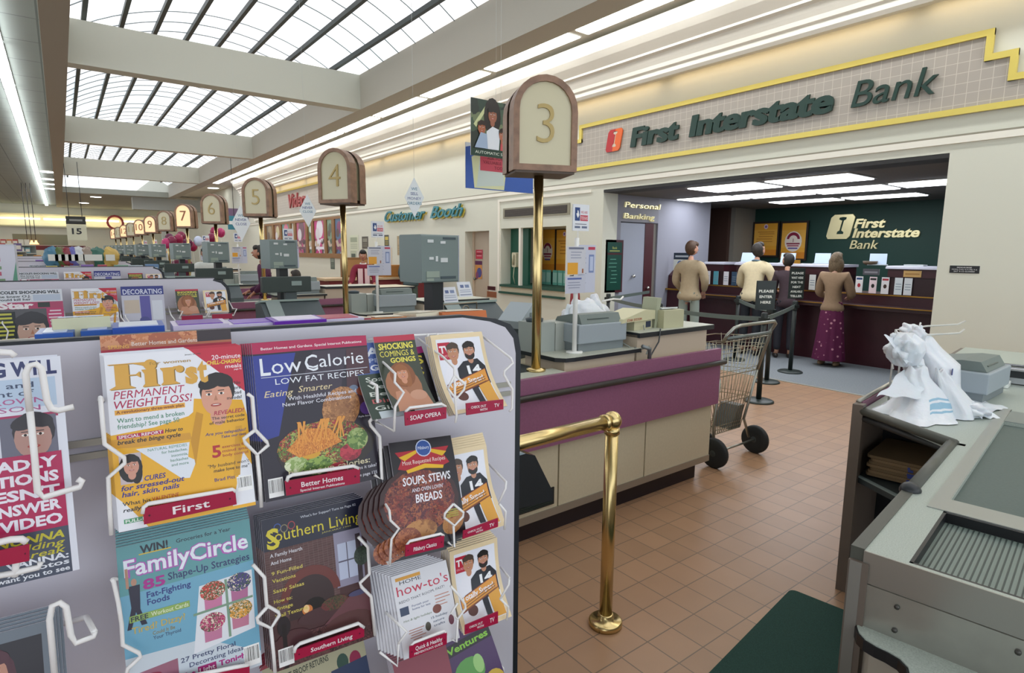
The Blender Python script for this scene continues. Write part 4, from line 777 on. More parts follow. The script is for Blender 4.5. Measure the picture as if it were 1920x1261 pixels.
def a_low(A):
    A.r_(0, 0, 1, 1, '#231c2c'); A.poly([(0, .38), (0, .92), (.35, .92), (.22, .6), (.15, .4)], '#2e3a94'); A.poly([(.3, .6), (.5, .92), (.8, .92), (.7, .6)], '#3a3040'); A.poly([(.75, .5), (.8, .92), (1, .92), (1, .5)], '#4a2a34')
    A.el(.83, .63, .05, .05, '#6a7a94'); A.el(.93, .5, .06, .06, '#5a3a86'); A.el(.95, .62, .1, .05, '#8a4430'); A.r_(0, .93, 1, 1, '#b01c50')
    A.el(.7, .52, .17, .2, cells(('#a9764a', '#8a5a36', '#c08a58', '#9a6840'), 90), rot=-.4)
    A.el(.55, .27, .43, .24, '#2c2420', rot=.02); A.el(.52, .3, .4, .21, cells(('#6a8a3c', '#8a3030', '#c08a3c', '#3c5a2a', '#b03a44', '#5a2c24', '#a8b864', '#7a4a2c'), 110))
    A.el(.27, .2, .1, .07, cells(('#b8c890', '#8fa860', '#dfe4c0'), 60)); A.el(.45, .17, .13, .08, cells(('#6a8a3c', '#8faa50', '#4a6a2c'), 70)); A.el(.75, .22, .1, .08, cells(('#a82c40', '#c03c4c', '#8a2434'), 60)); A.el(.62, .12, .1, .06, '#a8283c'); A.el(.82, .3, .1, .1, cells(('#8aa45a', '#5f8040', '#a9bc78'), 60)); A.el(.4, .25, .08, .04, '#d9a02c')
    A.poly([(.2, .3), (.38, .42), (.58, .4), (.68, .3), (.5, .26), (.3, .24)], cells(('#e0903a', '#d07c2c', '#eda64c', '#b8662a'), 190, stretch=(1, 1, .3)))
    for i in range(14):
        x = .3+.03*i; a = random.uniform(-.3, .3); A.poly([(x, .33), (x+.012, .33), (x+.02+a*.4, .47-.03*abs(a)), (x+a*.4, .47)], '#e49a40')
    A.t('Better Homes and Gardens. Special Interest Publications', .07, .952, .017, '#f0e6ea', .88)
    A.t('Low', .05, .795, .1, '#e8ecf4', .34, .0); A.t('Calorie', .42, .81, .085, '#e8ecf4', .53, .0); A.t('C', .42, .79, .11, '#e8ecf4', .11, .0); A.t('L', .05, .79, .11, '#e8ecf4', .08, .01); A.r_(.05, .775, .98, .779, '#c8ccd8')
    A.t('LOW FAT RECIPES', .16, .725, .038, '#e4e8f0', .78, .0); A.t('Eating', .06, .65, .04, '#e2d0a4', .24, 0, .25); A.t('Smarter', .34, .66, .04, '#e2d0a4', .3, 0, .25); A.t('With Healthful Recipes and', .25, .615, .024, '#d8d8e4', .6); A.t('New Flavor Combinations', .2, .58, .024, '#d8d8e4', .6)
    A.t('Psyllo Baked', .85, .44, .012, '#cfd0da', .12); A.t('Spring 1995', .88, .7, .01, '#cfd0da', .1); A.t('Burning up calories:', .2, .125, .038, '#e2d8b4', .72); A.t('what does it take?', .98, .09, .022, '#d8d8e4', al='r'); A.t('See page 125', .98, .04, .02, '#d8d8e4', al='r')
    A.bars(.03, .02, .15, .14)
def a_family(A):
    A.r_(0, 0, 1, 1, '#6fa8c4'); A.poly([(.0, .7), (1, .72), (1, 1), (0, 1)], '#5f9aa0'); A.poly([(0, .0), (0, .32), (.55, .3), (1, .1), (1, 0)], '#c8d2dc')
    A.t('WIN!', .16, .93, .05, '#1c2030', .2, .03); A.r_(.15, .925, .38, .932, '#d8b83c'); A.t('Groceries for a Year', .42, .948, .024, '#22283a', .42, .01); A.t('FamilyCircle', .04, .81, .1, '#b05ab4', .93, .06); A.t('FamilyCircle', .04, .812, .098, '#e6ecf6', .93, .02)
    A.t('85', .16, .71, .06, '#a8248c', .16, .03); A.t('Shape-Up Strategies', .34, .73, .045, '#2c3468', .63); A.t('Fat-Fighting', .18, .655, .036, '#2c3a80', .32, .02); A.t('Foods', .18, .61, .036, '#2c3a80', .16, .02)
    A.el(.1, .77, .02, .03, '#b88a74'); A.poly([(.06, .75), (.14, .75), (.13, .6), (.17, .5), (.13, .5), (.1, .6), (.06, .49), (.03, .49), (.07, .62)], '#222038'); A.r_(.045, .74, .065, .86, '#b88a74')
    A.r_(.05, .53, .48, .57, '#8fae5a'); A.t('FREE', .06, .535, .028, '#222a44', .12, .02); A.t('Workout Cards', .2, .537, .026, '#dfe6c8', .27); A.t('Tired? Dizzy?', .06, .46, .04, '#c8b05a', .38); A.t('Could It Be', .2, .42, .022, '#8a7a3c', .16); A.t('Your Thyroid', .2, .39, .022, '#3a4a6a', .2)
    A.poly([(.56, .64), (.98, .66), (.97, .27), (.48, .22)], '#dfe2ea')
    for cx, cy, c, q in ((.66, .57, '#c8403c', '#c878a0'), (.87, .58, '#4a3a80', '#b06a94'), (.64, .37, '#b8306c', '#c07a9c'), (.86, .4, '#e0a040', '#c07a94')):
        A.quad([(cx-.07, cy-.1), (cx+.06, cy-.1), (cx+.07, cy), (cx-.07, cy)], q); A.el(cx, cy+.02, .1, .08, cells((c, c, '#3c5a34', '#e8d8c8'), 140))
    A.r_(.755, .26, .775, .64, '#7c9a84'); A.quad([(.5, .46), (.97, .475), (.97, .49), (.5, .475)], '#7c9a84')
    A.quad([(.02, .0), (.36, .0), (.36, .23), (.02, .21)], '#9a6478'); A.poly([(.04, .02), (.33, .06), (.3, .14), (.1, .15)], '#4a2030'); A.el(.15, .17, .09, .03, '#8a2c44')
    A.t('27 Pretty Floral', .38, .19, .03, '#34406a', .42); A.t('Decorating Ideas', .44, .145, .03, '#34406a', .42); A.t('Eat', .38, .085, .035, '#b02480', .1, .03); A.r_(.5, .08, .64, .13, '#a82c74'); A.t('Light', .51, .088, .03, '#f0e4ee', .12, .02); A.t('Tonight!', .66, .09, .035, '#b02480', .26, .03); A.t('40 Easy Solutions', .5, .04, .024, '#34406a', .4, sh=.2); A.bars(.86, .02, .99, .16)
def a_south(A):
    A.r_(0, 0, 1, 1, '#4a2e30'); A.r_(0, .78, 1, 1, '#1c1e34'); BR = grid_mat('red_brick_print', '#5c4040', '#6d5a58', .009, .0045, .08, .5, (0, 0), 'XZ', .3, 0)
    A.r_(.0, .3, .68, .79, BR); A.r_(.66, .42, .95, .8, '#8f8aa0'); A.r_(.69, .47, .88, .72, '#b9c0d8'); A.r_(.78, .47, .79, .72, '#5a5468'); A.r_(.69, .59, .88, .6, '#5a5468'); A.r_(.88, .42, .93, .76, '#3a2c34'); A.el(.93, .6, .08, .1, cells(('#2e3c30', '#3e4e3c', '#20281f'), 160))
    A.el(.4, .43, .29, .29, '#6b3430', a0=0, a1=PI, n=20); A.el(.4, .41, .22, .23, '#3a2a2c', a0=0, a1=PI, n=20); A.r_(.18, .3, .62, .43, '#3a2a2c'); A.el(.42, .33, .12, .12, '#15100f'); A.el(.35, .34, .05, .05, '#c8763c'); A.el(.34, .35, .03, .04, '#f0c890')
    A.el(.5, .28, .25, .08, '#4a3034'); A.el(.62, .33, .14, .07, cells(('#3a3c2c', '#5a4a34', '#6a3034'), 130)); A.poly([(.5, .2), (.8, .36), (.98, .32), (.98, .1)], '#6a4248'); A.el(.86, .35, .1, .03, '#4c4a6e')
    A.r_(0, 0, 1, .2, cells(('#5a3a3c', '#4a2c30', '#6a4644', '#3a2428'), 120)); A.el(.2, .16, .18, .12, '#4c2c30'); A.el(.75, .16, .25, .12, '#5a3838'); A.el(.12, .28, .06, .1, '#241c22'); A.r_(.1, .0, .14, .3, '#1c1518')
    for cx, cy, c in ((.14, .93, '#3a5aa8'), (.2, .915, '#8a8060'), (.27, .925, '#a83c44')): A.el(cx, cy, .035, .04, c); A.el(cx, cy, .027, .031, '#1c1e34')
    A.t("What's for Supper? Turn to Page 82", .36, .955, .016, '#c8ccd8', .56); A.t('Southern Living', .04, .84, .075, '#d8c834', .92, .0); A.t('S', .03, .8, .13, '#d8c834', .12, .02); A.t('JANUARY 1995', .55, .82, .01, '#b0a860', .3)
    for i, (s, c) in enumerate((('A Family Hearth', '#d6d6de'), ('And Home', '#d6d6de'), ('9 Fun-Filled', '#d8c860'), ('Vacations', '#d8c860'), ('Sassy Salsas', '#d8c860'), ('How to:', '#d8c860'), ('Vintage', '#d8c860'), ('Wall Textures', '#d8c860'))):
        A.t(s, .05, .745-.048*i-(.02 if i > 1 else 0)-(.02 if i > 3 else 0)-(.02 if i > 4 else 0), .024, c, min(.3, .024*len(s)))
    A.bars(.05, .02, .19, .14)
def a_tv(A):
    A.r_(0, 0, 1, 1, '#e4cfa8'); A.r_(.08, .05, .93, .94, '#e6e8f2'); A.r_(.1, .7, .33, .9, '#b81c38'); A.t('TV', .12, .78, .08, '#f0e8ec', .2, .04); A.t('GUIDE', .12, .73, .025, '#e8a8b0', .18)
    A.poly([(.12, .1), (.12, .5), (.24, .66), (.42, .7), (.5, .6), (.46, .1)], '#e9e9f2'); A.face(.36, .78, .12, '#c08868', '#4a3a30')
    A.poly([(.36, .42), (.38, .58), (.52, .66), (.8, .68), (.92, .58), (.92, .35), (.6, .3)], '#171b26'); A.t('14', .56, .5, .1, '#eef0f4', .26, .04); A.face(.67, .78, .12, '#c08a70', '#191310', beard='#201714')
    A.poly([(.55, .1), (.52, .36), (.64, .36), (.66, .1)], '#1c1f2c'); A.poly([(.7, .06), (.66, .36), (.9, .4), (.92, .06)], '#e0a23c'); A.el(.3, .22, .1, .09, '#5a2c24')
    A.quad([(.1, .22), (.9, .38), (.9, .55), (.1, .39)], '#7a2c24'); A.quad([(.11, .235), (.89, .39), (.89, .54), (.11, .38)], '#e0983c')
    A.t('Totally Super!', .14, .345, .065, '#eceef6', .68, .02, .1, rot=.13)
    for i in range(3): A.quad([(.14, .3-.03*i), (.84, .435-.03*i), (.84, .447-.03*i), (.14, .312-.03*i)], '#8a5a2c')
def a_soap(A):
    A.r_(0, 0, 1, 1, '#3c4438'); A.r_(0, .93, 1, 1, '#b8344a'); A.t('SHOCKING', .08, .84, .07, '#e8dc5a', .84, .03); A.t('COMINGS &', .08, .75, .07, '#e8dc5a', .84, .01); A.t('GOINGS', .3, .67, .06, '#e8dc5a', .62, .03)
    A.el(.45, .35, .42, .5, '#a46e4e'); A.el(.5, .5, .3, .33, '#8a5434'); A.face(.5, .52, .15, '#cf9274', '#9a6038', 'long'); A.poly([(.1, .0), (.2, .28), (.45, .3), (.6, .1), (.9, .2), (.95, 0)], '#c48a6c'); A.el(.7, .2, .2, .14, '#c9957a')
def a_digest(A):
    A.r_(0, 0, 1, 1, '#34443a'); A.r_(0, .62, 1, 1, '#4a62a4'); A.t('JA', .12, .84, .1, '#e4e8f0', .5, .03); A.t('OPERA', .1, .76, .05, '#b8c4e0', .8, .02); A.t('DIGEST', .05, .66, .07, '#e4e8f0', .9, .03)
    for i, (s, c) in enumerate((("Soaps'", '#dfe4dc'), ('Very', '#dfe4dc'), ('Best', '#dfe4dc'), ('Dirty', '#c86a6a'), ('Girls', '#dfe4dc'))): A.t(s, .15, .52-.1*i, .06, c, .7)
    A.r_(.2, .0, .9, .1, '#c8d2d8')
def a_soups(A):
    A.r_(0, 0, 1, 1, '#1c1820'); A.el(.35, .42, .62, .5, '#3a2224'); A.el(.35, .42, .55, .44, cells(('#6a2c2c', '#8a3a30', '#4a2024', '#a05a3c', '#7a4438', '#5c2a34'), 95)); A.el(.3, .16, .26, .14, cells(('#a8703c', '#8f5a30', '#b9824a'), 60)); A.el(.82, .17, .2, .14, cells(('#a8703c', '#8f5a30', '#b9824a'), 60), rot=.6); A.el(.1, .1, .2, .16, cells(('#8a4a34', '#b06a44'), 90))
    A.poly([(.07, .9), (.93, .9), (.83, .82), (.9, .74), (.8, .72), (.5, .75), (.2, .72), (.08, .74), (.15, .82)], '#b3182c'); A.poly([(.2, .72), (.5, .76), (.8, .72), (.78, .69), (.5, .72), (.22, .69)], '#e8b81c'); A.poly([(.12, .85), (.4, .9), (.4, .87), (.2, .81)], '#e8b81c'); A.poly([(.88, .85), (.6, .9), (.6, .87), (.8, .81)], '#e8b81c')
    A.t('Most Requested Recipes', .16, .77, .04, '#f2e2dc', .68, .01); A.el(.52, .91, .125, .125, '#c8d4ec'); A.el(.52, .91, .11, .11, '#2c54a0'); A.t('Pillsbury', .43, .9, .03, '#d8e0f0', .18)
    A.t('SOUPS, STEWS', .12, .58, .075, '#eceaf2', .76, .02, .1); A.t('AND OVEN LOVIN\'', .24, .51, .035, '#dcdce6', .5, .01, .1); A.t('BREADS', .28, .41, .075, '#eceaf2', .42, .02, .1); A.lines(.72, .92, (.28, .26, .24, .22), .01, '#a8a43c')
def a_how(A):
    A.r_(0, 0, 1, 1, '#dcdce2'); A.r_(.06, .92, .5, .96, '#d89a2c'); A.t('how-to\'s', .05, .74, .12, '#c02448', .92, .0); A.t('HOME', .12, .87, .045, '#1c2430', .38, .04); A.t('REDO THAT ROOM, FAST!', .06, .65, .03, '#2c3040', .82, .01, rot=.04)
    A.r_(.05, .5, .2, .6, '#2c3c5c'); A.t('Furnish your', .26, .57, .025, '#3a4a7a', .3); A.t('home for less', .26, .53, .025, '#3a4a7a', .32); A.lines(.62, .95, (.6, .56, .52, .48), .012, '#c08a7a', .1); A.t('Hot & light holidays', .08, .42, .025, '#6a7a5a', .5, sh=.2); A.el(.68, .45, .08, .07, '#7a4034'); A.el(.48, .28, .05, .07, '#4a4438'); A.el(.9, .26, .05, .08, '#6a3444')
    A.t('15 holiday', .55, .35, .028, '#3c4c6a', .3); A.t('nature', .58, .3, .028, '#3c4c6a', .2); A.t('crafts', .58, .25, .028, '#3c4c6a', .2); A.lines(.12, .45, (.3, .27, .24, .21, .18), .01, '#b07a6a', .1)
def a_star(A):
    A.r_(0, 0, 1, 1, '#dfe2ee'); A.t("NICOLE'S SHOCKING WILL", .98, .925, .06, '#2c3468', al='r', w=.96, bold=.04); A.r_(.3, .78, .97, .91, '#b8cce4'); A.t('Last Will and', .88, .87, .025, '#3a4a6a', al='r', w=.42); A.t('Testament of', .88, .835, .025, '#3a4a6a', al='r', w=.42)
    A.t('NICOLE BROWN', .92, .8, .024, '#b05a90', al='r', w=.5); A.t('SIMPSON', .9, .765, .024, '#b05a90', al='r', w=.34); A.el(.3, .8, .08, .1, '#b08474'); A.r_(0, .73, .97, .75, '#a82c5c')
    A.r_(.35, .55, .72, .74, '#22283c'); A.t('Geraldo', .7, .69, .034, '#d8d844', al='r', w=.3); A.t('writes', .64, .64, .034, '#d8d844', al='r', w=.22); A.t('for Star', .7, .59, .034, '#d8d844', al='r', w=.3); A.r_(.73, .57, .96, .74, '#6a6a7c'); A.face(.86, .65, .09, '#b48a80', '#2c2830')
    A.r_(.4, .22, .97, .57, '#b01c54')
    for i, s in enumerate(('10 DEADLY', 'QUESTIONS', "O.J. DOESN'T", 'ANSWER', 'ON VIDEO')): A.t(s, .95, .505-.066*i, .045, '#e8e4f0', al='r', w=.052*len(s), bold=.04)
    A.r_(.0, 0, .97, .22, '#4a5264'); A.r_(0, 0, .4, .5, '#6a6468'); A.face(.1, .3, .2, '#a88478', '#3a3438', 'long'); A.t('WYNONNA', .95, .17, .034, '#c8c03c', al='r', w=.4, bold=.03, sh=.2); A.t('wedding', .95, .135, .03, '#c8c03c', al='r', w=.28, sh=.2); A.t('heartbreak', .95, .1, .03, '#c8c03c', al='r', w=.36, sh=.2)
    A.t('VANNA:', .96, .07, .028, '#e0e4ee', al='r', w=.26, bold=.03); A.t('Sexy photos', .96, .042, .024, '#e0e4ee', al='r', w=.36, bold=.02); A.t("she doesn't want you to see", .96, .012, .022, '#e0e4ee', al='r', w=.52, bold=.02)
def a_tax(A):
    A.r_(0, 0, 1, 1, '#a8a488'); A.el(.5, .98, .52, .1, '#8a2c3c', a0=0, a1=PI); A.t('$1,000 FROM YOUR APRIL 15TH TAXES', .1, .92, .045, '#d8d4b8', .85, .02); A.t('AUDIT-PROOF RETURNS', .12, .84, .045, '#3a4034', .5, .02); A.el(.75, .78, .06, .09, '#2c4a40'); A.el(.88, .76, .06, .09, '#8a1c44'); A.r_(.62, .4, 1, .75, '#2c3a5a')
def a_green(A): A.r_(0, 0, 1, 1, '#46285a'); A.r_(0, .72, 1, .86, '#1c1420'); A.t('Ventures', .1, .75, .08, '#8ac83c', .84, .03); A.el(.4, .45, .3, .25, '#5a9a4a'); A.el(.6, .5, .1, .16, '#9ac87a'); A.el(.8, .2, .2, .2, '#c8a83c')
def a_strip(A): A.r_(0, 0, 1, 1, '#b86a4a'); A.r_(.0, .93, .72, 1, cells(('#c0784e', '#d09068', '#a85c40'), 60)); A.r_(.72, .93, 1, 1, '#2c1c24'); A.t('Better Homes and Gardens', .22, .93, .025, '#e4d4c8', .5); A.t('SPRING', .05, .92, .02, '#e8b04a', .15); A.r_(0, .85, 1, .915, '#b01c3c')
def a_cd(A): A.r_(0, 0, 1, 1, '#3c86a0'); A.r_(.0, .5, 1, 1, '#6a7480'); A.r_(.1, .56, .95, .93, '#1c1824'); A.face(.62, .76, .13, '#b88470', '#4a2030', 'long'); A.t('HIGHLY', .5, .2, .1, '#c8b83c', .45, .03); A.t('winter', .4, .48, .05, '#d8dce4', .4)
G = 'copies of the %s magazine'
magazine('orange-topped home magazine standing behind the yellow sweater cover', -.237, 1.19, .075, .045, .2, .285, .006, a_strip, G % 'orange topped')
magazine('front magazine with big gold title, woman in a yellow sweater and pink weight loss headline', -.232, 1.168, .15, .1, .203, .285, .0035, a_first, G % 'yellow sweater', n=3, step=(-.002, 0, .0015), bend=lambda x, q: -.01*(1-q/.285)**2*(.4+x/.2))
magazine('front recipe magazine with a salad plate and magenta top band', -.01, 1.165, .15, .09, .216, .29, .0045, a_low, G % 'salad plate recipe', n=5, step=(-.003, 0, .0005))
magazine('front pale blue family magazine with four flower pots', -.24, .85, .15, .1, .208, .275, .004, a_family, G % 'flower pots family', n=7, step=(0, 0, .0035))
magazine('front dark magazine with a brick fireplace and tall yellow title', -.012, .825, .15, .1, .198, .29, .004, a_south, G % 'brick fireplace', n=4, step=(-.0025, 0, .002))
TVB = lambda x, q: .022*math.sin(PI*min(1, max(0, q/.18)))*.8
magazine('small television weekly with two football players, in the top right pocket', .35, 1.288, .2, .06, .13, .187, .003, a_tv, G % 'top pocket television', TVB, paper='#e4cfa8', n=3, step=(-.002, 0, .001))
magazine('small television weekly with two players, in the middle right pocket', .35, 1.014, .2, .1, .128, .186, .003, a_tv, G % 'middle pocket television', TVB, paper='#e4cfa8', n=5, step=(.002, 0, .006))
magazine('small television weekly with two players, in the lowest right pocket', .37, .786, .2, .13, .126, .178, .003, a_tv, G % 'lowest pocket television', TVB, paper='#e4cfa8', n=6, step=(-.001, 0, .004))
magazine('small soap opera magazine with a long-haired woman and yellow headline', .222, 1.312, .2, .06, .09, .172, .003, a_soap, G % 'long-haired woman soap', TVB)
magazine('dark green soap digest with white words leaning left of the long-haired woman cover', .18, 1.3, .19, .055, .09, .17, .003, a_digest, G % 'dark green digest', TVB)
magazine('black and yellow small magazine peeking out right of the soap opera cover', .285, 1.29, .12, .05, .07, .13, .003, lambda A: (A.r_(0, 0, 1, 1, '#16141a'), A.r_(0, .88, 1, 1, '#a01c6c'), A.t('GS', .3, .7, .14, '#d8c838', .6, .03), A.t('S', .5, .5, .14, '#d8c838', .3, .03), A.t('! ', .5, .32, .14, '#d8c838', .2, .03)), G % 'black and yellow', roll=-.1)
magazine('soups, stews and breads recipe booklet with a red ribbon banner and blue disc', .232, 1.02, .2, .1, .146, .22, .004, a_soups, G % 'red ribbon recipe booklet', roll=.05, n=4, step=(-.01, 0, -.004))
magazine('white home how-to booklet with tall pink title', .23, .784, .2, .13, .13, .165, .0045, a_how, G % 'pink title booklet', n=8, step=(-.0045, 0, .003))
magazine('tabloid newspaper with a red questions panel and white border at the left edge', -.57, 1.13, .17, .13, .285, .33, .003, a_star, G % 'red panel tabloid', name='tabloid_newspaper', n=1, step=(-.004, 0, .002))
magazine('tan tax magazine in the bottom row under the fireplace cover', -.0, .545, .15, .1, .2, .27, .004, a_tax, G % 'tan tax', n=4, step=(0, 0, .003), roll=-.1)
magazine('dark teal magazine with a red-haired woman portrait at the bottom left', -.53, .8, .17, .12, .195, .24, .004, a_cd, G % 'red-haired portrait', n=4, step=(.004, 0, .004))
magazine('purple and green cartoon-coloured small magazine at the bottom right of the rack', .37, .57, .19, .1, .13, .18, .004, a_green, G % 'purple and green', n=1, roll=-.15)
magazine('reddish booklet stack in the bottom pocket under the pink title booklet', .235, .57, .2, .11, .13, .17, .005, lambda A: A.r_(0, 0, 1, 1, '#8a3848'), G % 'reddish booklet', n=5, step=(0, 0, .004))
# ---------------------------------------------------------------- packs lying on top of the rack
def hook_pack(px, py, w_, h, c1, c2, lab, group=None, name='film_box', y=.12, txt=None, rz=0, dz=0):
    p = rk(px, py, -y); base = RKM @ Matrix.Translation((p.x, y, 1.4005+dz)) @ Matrix.Rotation(rz, 4, 'Z')
    t = bpy.data.objects.new(name, None); C.objects.link(t); t.matrix_world = base; tag(t, lab, 'box', group)
    h *= .78; MB().box((0, 0, 0), (w_, .1, h), mat(c1, .35)).build('carton', t)
    A = Art(w_, h, c1, step=.0004, nu=1, nv=1); A.r_(0, .0, 1, .35, c2)
    if txt: A.t(txt, .08, .55, .25, '#eef0f6', .8, .02)
    A.r_(.05, .42, .95, .47, '#e8e8f0'); A.build('front_print', t, (0, -.001, 0)); A2 = MB().box((.01, .01, h), (w_-.01, .09, h+.0015), mat(c2, .35)); A2.build('top_print', t)
    return t
for i, (px, py, w_, h, c1, c2, tx, lb, y) in enumerate(((66, 640, .055, .085, '#3462b8', '#c8d4ec', 'Kodak', 'small blue film box at the left of the rack top', .09), (152, 632, .05, .085, '#2c5cb0', '#b8c4ec', None, 'small blue box right of the glossy cream film packs', .1),
        (212, 632, .085, .09, '#2c54b4', '#dde4f4', None, 'large blue and white film pack on the rack top', .09), (325, 617, .1, .088, '#d8cce8', '#6a2ca8', 'Kodak', 'white and purple film pack in the middle of the rack top', .08), (430, 612, .12, .08, '#dcd4ee', '#7a4cc0', None, 'wide white and violet film pack on the rack top', .1),
        (515, 607, .11, .085, '#6a20b0', '#e0d8f0', 'FunSaver', 'deep purple film pack on the rack top', .08), (602, 604, .1, .08, '#d8d4ec', '#b0204c', None, 'lavender and crimson pack on the rack top', .1))):
    hook_pack(px, py, w_, h, c1, c2, lb, 'film packs on top of the magazine rack', y=y, txt=tx)
for i, (px, c, lb, rz, h) in enumerate(((98, '#c9c9a8', 'glossy cream film pack between the two small blue boxes', .1, .088), (700, '#d07c30', 'orange candy carton lying flat on the rack top', -.1, .055), (790, '#d8d2bc', 'crumpled pale paper sheet lying among the orange cartons', .3, .06), (835, '#c8692c', 'orange candy carton near the right end of the rack top', -.05, .06), (640, '#b02848', 'crimson flat pack on the rack top', 0, .055))):
    p = rk(px, 605, -.12); w_ = .09 if c != '#c8692c' else .13
    t = thing('flat_pack', lb, 'box', RKM @ Vector((p.x, .12, 1.4005)), RZ+rz, 'flat packs on top of the magazine rack')
    MB().prism([(0, 0), (.12, 0), (.11, h*.9), (.02, h)], 0, w_, mat(c, .3), None, 0).build('carton', t); MB().prism([(.02, h+.001), (.1, h*.92), (.1, h*.92+.002), (.02, h+.003)], .01, w_-.01, mat('#e6dcc8' if i else '#dfe6ee', .3), None, 0).build('top_print', t)
# ---------------------------------------------------------------- the racks of the next lanes
NR = 5
def lane_rack(k):
    off = Vector((-.02*k, LANE*k, -.02)); M2 = Matrix.Translation(RO+off) @ Matrix.Rotation(RZ*.3, 4, 'Z'); w = ['', 'second', 'third', 'fourth', 'fifth', 'sixth', 'seventh'][k]
    if k == 1:
        r = thing('magazine_rack', w+' white magazine rack, behind the foreground one', 'magazine rack', RO+off, RZ*.3, 'magazine racks at the lanes'); rack_shell(r, right=.56)
        m = MB()
        for u0, u1, z0, z1 in ((-.52, -.27, 1.14, 1.3), (-.23, -.02, 1.15, 1.3), (0, .22, 1.15, 1.3), (.26, .4, 1.24, 1.32), (.41, .55, 1.24, 1.32)):
            for u in (u0, u1): m.tube([(u, -.02, z1), (u, -.13, z1-.04), (u+.02, -.14, (z0+z1)/2), (u, -.14, z0), (u, -.02, z0)], .0035, WIRE, seg=6)
            m.tube([(u0, -.14, z0), (u1, -.14, z0)], .0035, WIRE, seg=6)
        wp = m.build('wire_pocket', r)
        for u0, u1, z in ((-.5, -.38, 1.13), (-.2, -.05, 1.14), (.27, .38, 1.235), (.43, .54, 1.235)): MB().box((u0, -.152, z-.012), (u1, -.146, z+.018), TAGR).build('name_tag', wp)
        lane_rack.r = r
    else: dup(lane_rack.r, RO+off, label=w+' white magazine rack of the row, lane %s' % ['', '', 'five', 'six', 'seven', 'eight', 'nine'][k])
    return M2, w
def a_starfull(A):
    A.r_(0, 0, 1, 1, '#d9dde6'); A.t("NICOLE'S SHOCKING WILL", .02, .93, .05, '#1c2430', .94, .04); A.t('She knew O.J.', .03, .865, .04, '#2c3440', .5, .02); A.t('would kill her', .03, .81, .04, '#2c3440', .5, .02); A.r_(.56, .8, .97, .91, '#b8c4d8'); A.r_(0, .66, 1, .78, '#b04068'); A.t('Star', .04, .67, .11, '#eee8ec', .52, .05); A.r_(.62, .68, .8, .77, '#2c3430')
    A.r_(0, 0, 1, .66, '#5a5a60'); A.r_(0, .02, .28, .62, '#20282c'); A.lines(.02, .26, (.56, .49, .42, .34, .27, .2, .12, .05), .035, '#c8c850', .04); A.r_(.74, .3, 1, .66, '#c0386c'); A.lines(.76, .97, (.6, .54, .48, .42, .36), .025, '#e8d0dc', .03); A.face(.5, .28, .25, '#c8a494', '#3a3a40')
def a_deco(A):
    A.r_(0, 0, 1, 1, '#c4c4d4'); A.r_(0, .82, 1, 1, '#2c3484'); A.t('DECORATING', .04, .84, .1, '#d8dcf0', .92, .02); A.r_(.05, .45, .4, .72, '#c8b8a8'); A.r_(.42, .1, .66, .8, '#5a54a4'); A.r_(.7, .3, .95, .7, '#d8dce8'); A.r_(.1, .15, .4, .3, '#8a90a4'); A.el(.5, .3, .12, .1, '#4a4c90'); A.lines(.1, .9, (.2, .15, .1), .03, '#6a7088', .2)
tl = None; protos = []
for k in range(1, NR+1):
    M2, w = lane_rack(k); x = ' on the '+w+' rack'
    if k == 1:
        P = [('tabloid_newspaper', 'tabloid with a smiling woman face and red Star title', -.545, 1.135, .12, .09, .275, .29, a_starfull), ('magazine', 'yellow sweater woman cover', -.232, 1.155, .12, .08, .203, .27, a_first),
             ('magazine', 'blue decorating magazine cover', -.01, 1.155, .12, .08, .205, .275, a_deco), ('magazine', 'small tilted celebrity digest with a yellow strip', .255, 1.26, .12, .07, .12, .15, a_soap), ('magazine', 'small television weekly with two players', .4, 1.26, .12, .07, .13, .14, a_tv)]
        for nm, lb, u, z, d0, d1, w_, h, a in P:
            protos.append((magazine(lb+x, u, z, d0, d1, w_, h, .005, a, lb+' on the racks', M=M2, name=nm, nu=4, nv=4), lb)); 
    else:
        for o, lb in protos:
            r = dup(o, label=lb+x); r.matrix_world = M2 @ (Matrix.Translation(RO+Vector((-.02, LANE, -.02))) @ Matrix.Rotation(RZ*.3, 4, 'Z')).inverted() @ o.matrix_world
    cols = ['#c8b85a', '#b0485a', '#6a8ab0', '#d8d4c4', '#7aa08a', '#c88a4a', '#8a6ab0', '#b8c4cc']
    for i in range(9):
        wi = random.uniform(.07, .12); hh = random.uniform(.05, .08); 
        if k == 1: hh *= .45
        t = MB().box((0, 0, 0), (wi, .1, hh), mat(cols[(i*3+k) % 8], .5)).box((.01, -.001, .3*hh), (wi-.01, 0, .6*hh), mat('#e4e4dc', .5)).build('candy_carton', label='small %s carton on top of the %s rack, %s from the left' % (['yellow', 'rose', 'blue', 'white', 'green', 'orange', 'violet', 'grey'][(i*3+k) % 8], w, wh[i].replace('leftmost', 'first')), cat='box', group='cartons on the far racks')
        t.matrix_world = M2 @ Matrix.Translation((-.62+.13*i, .1+.05*(i % 2), 1.406))
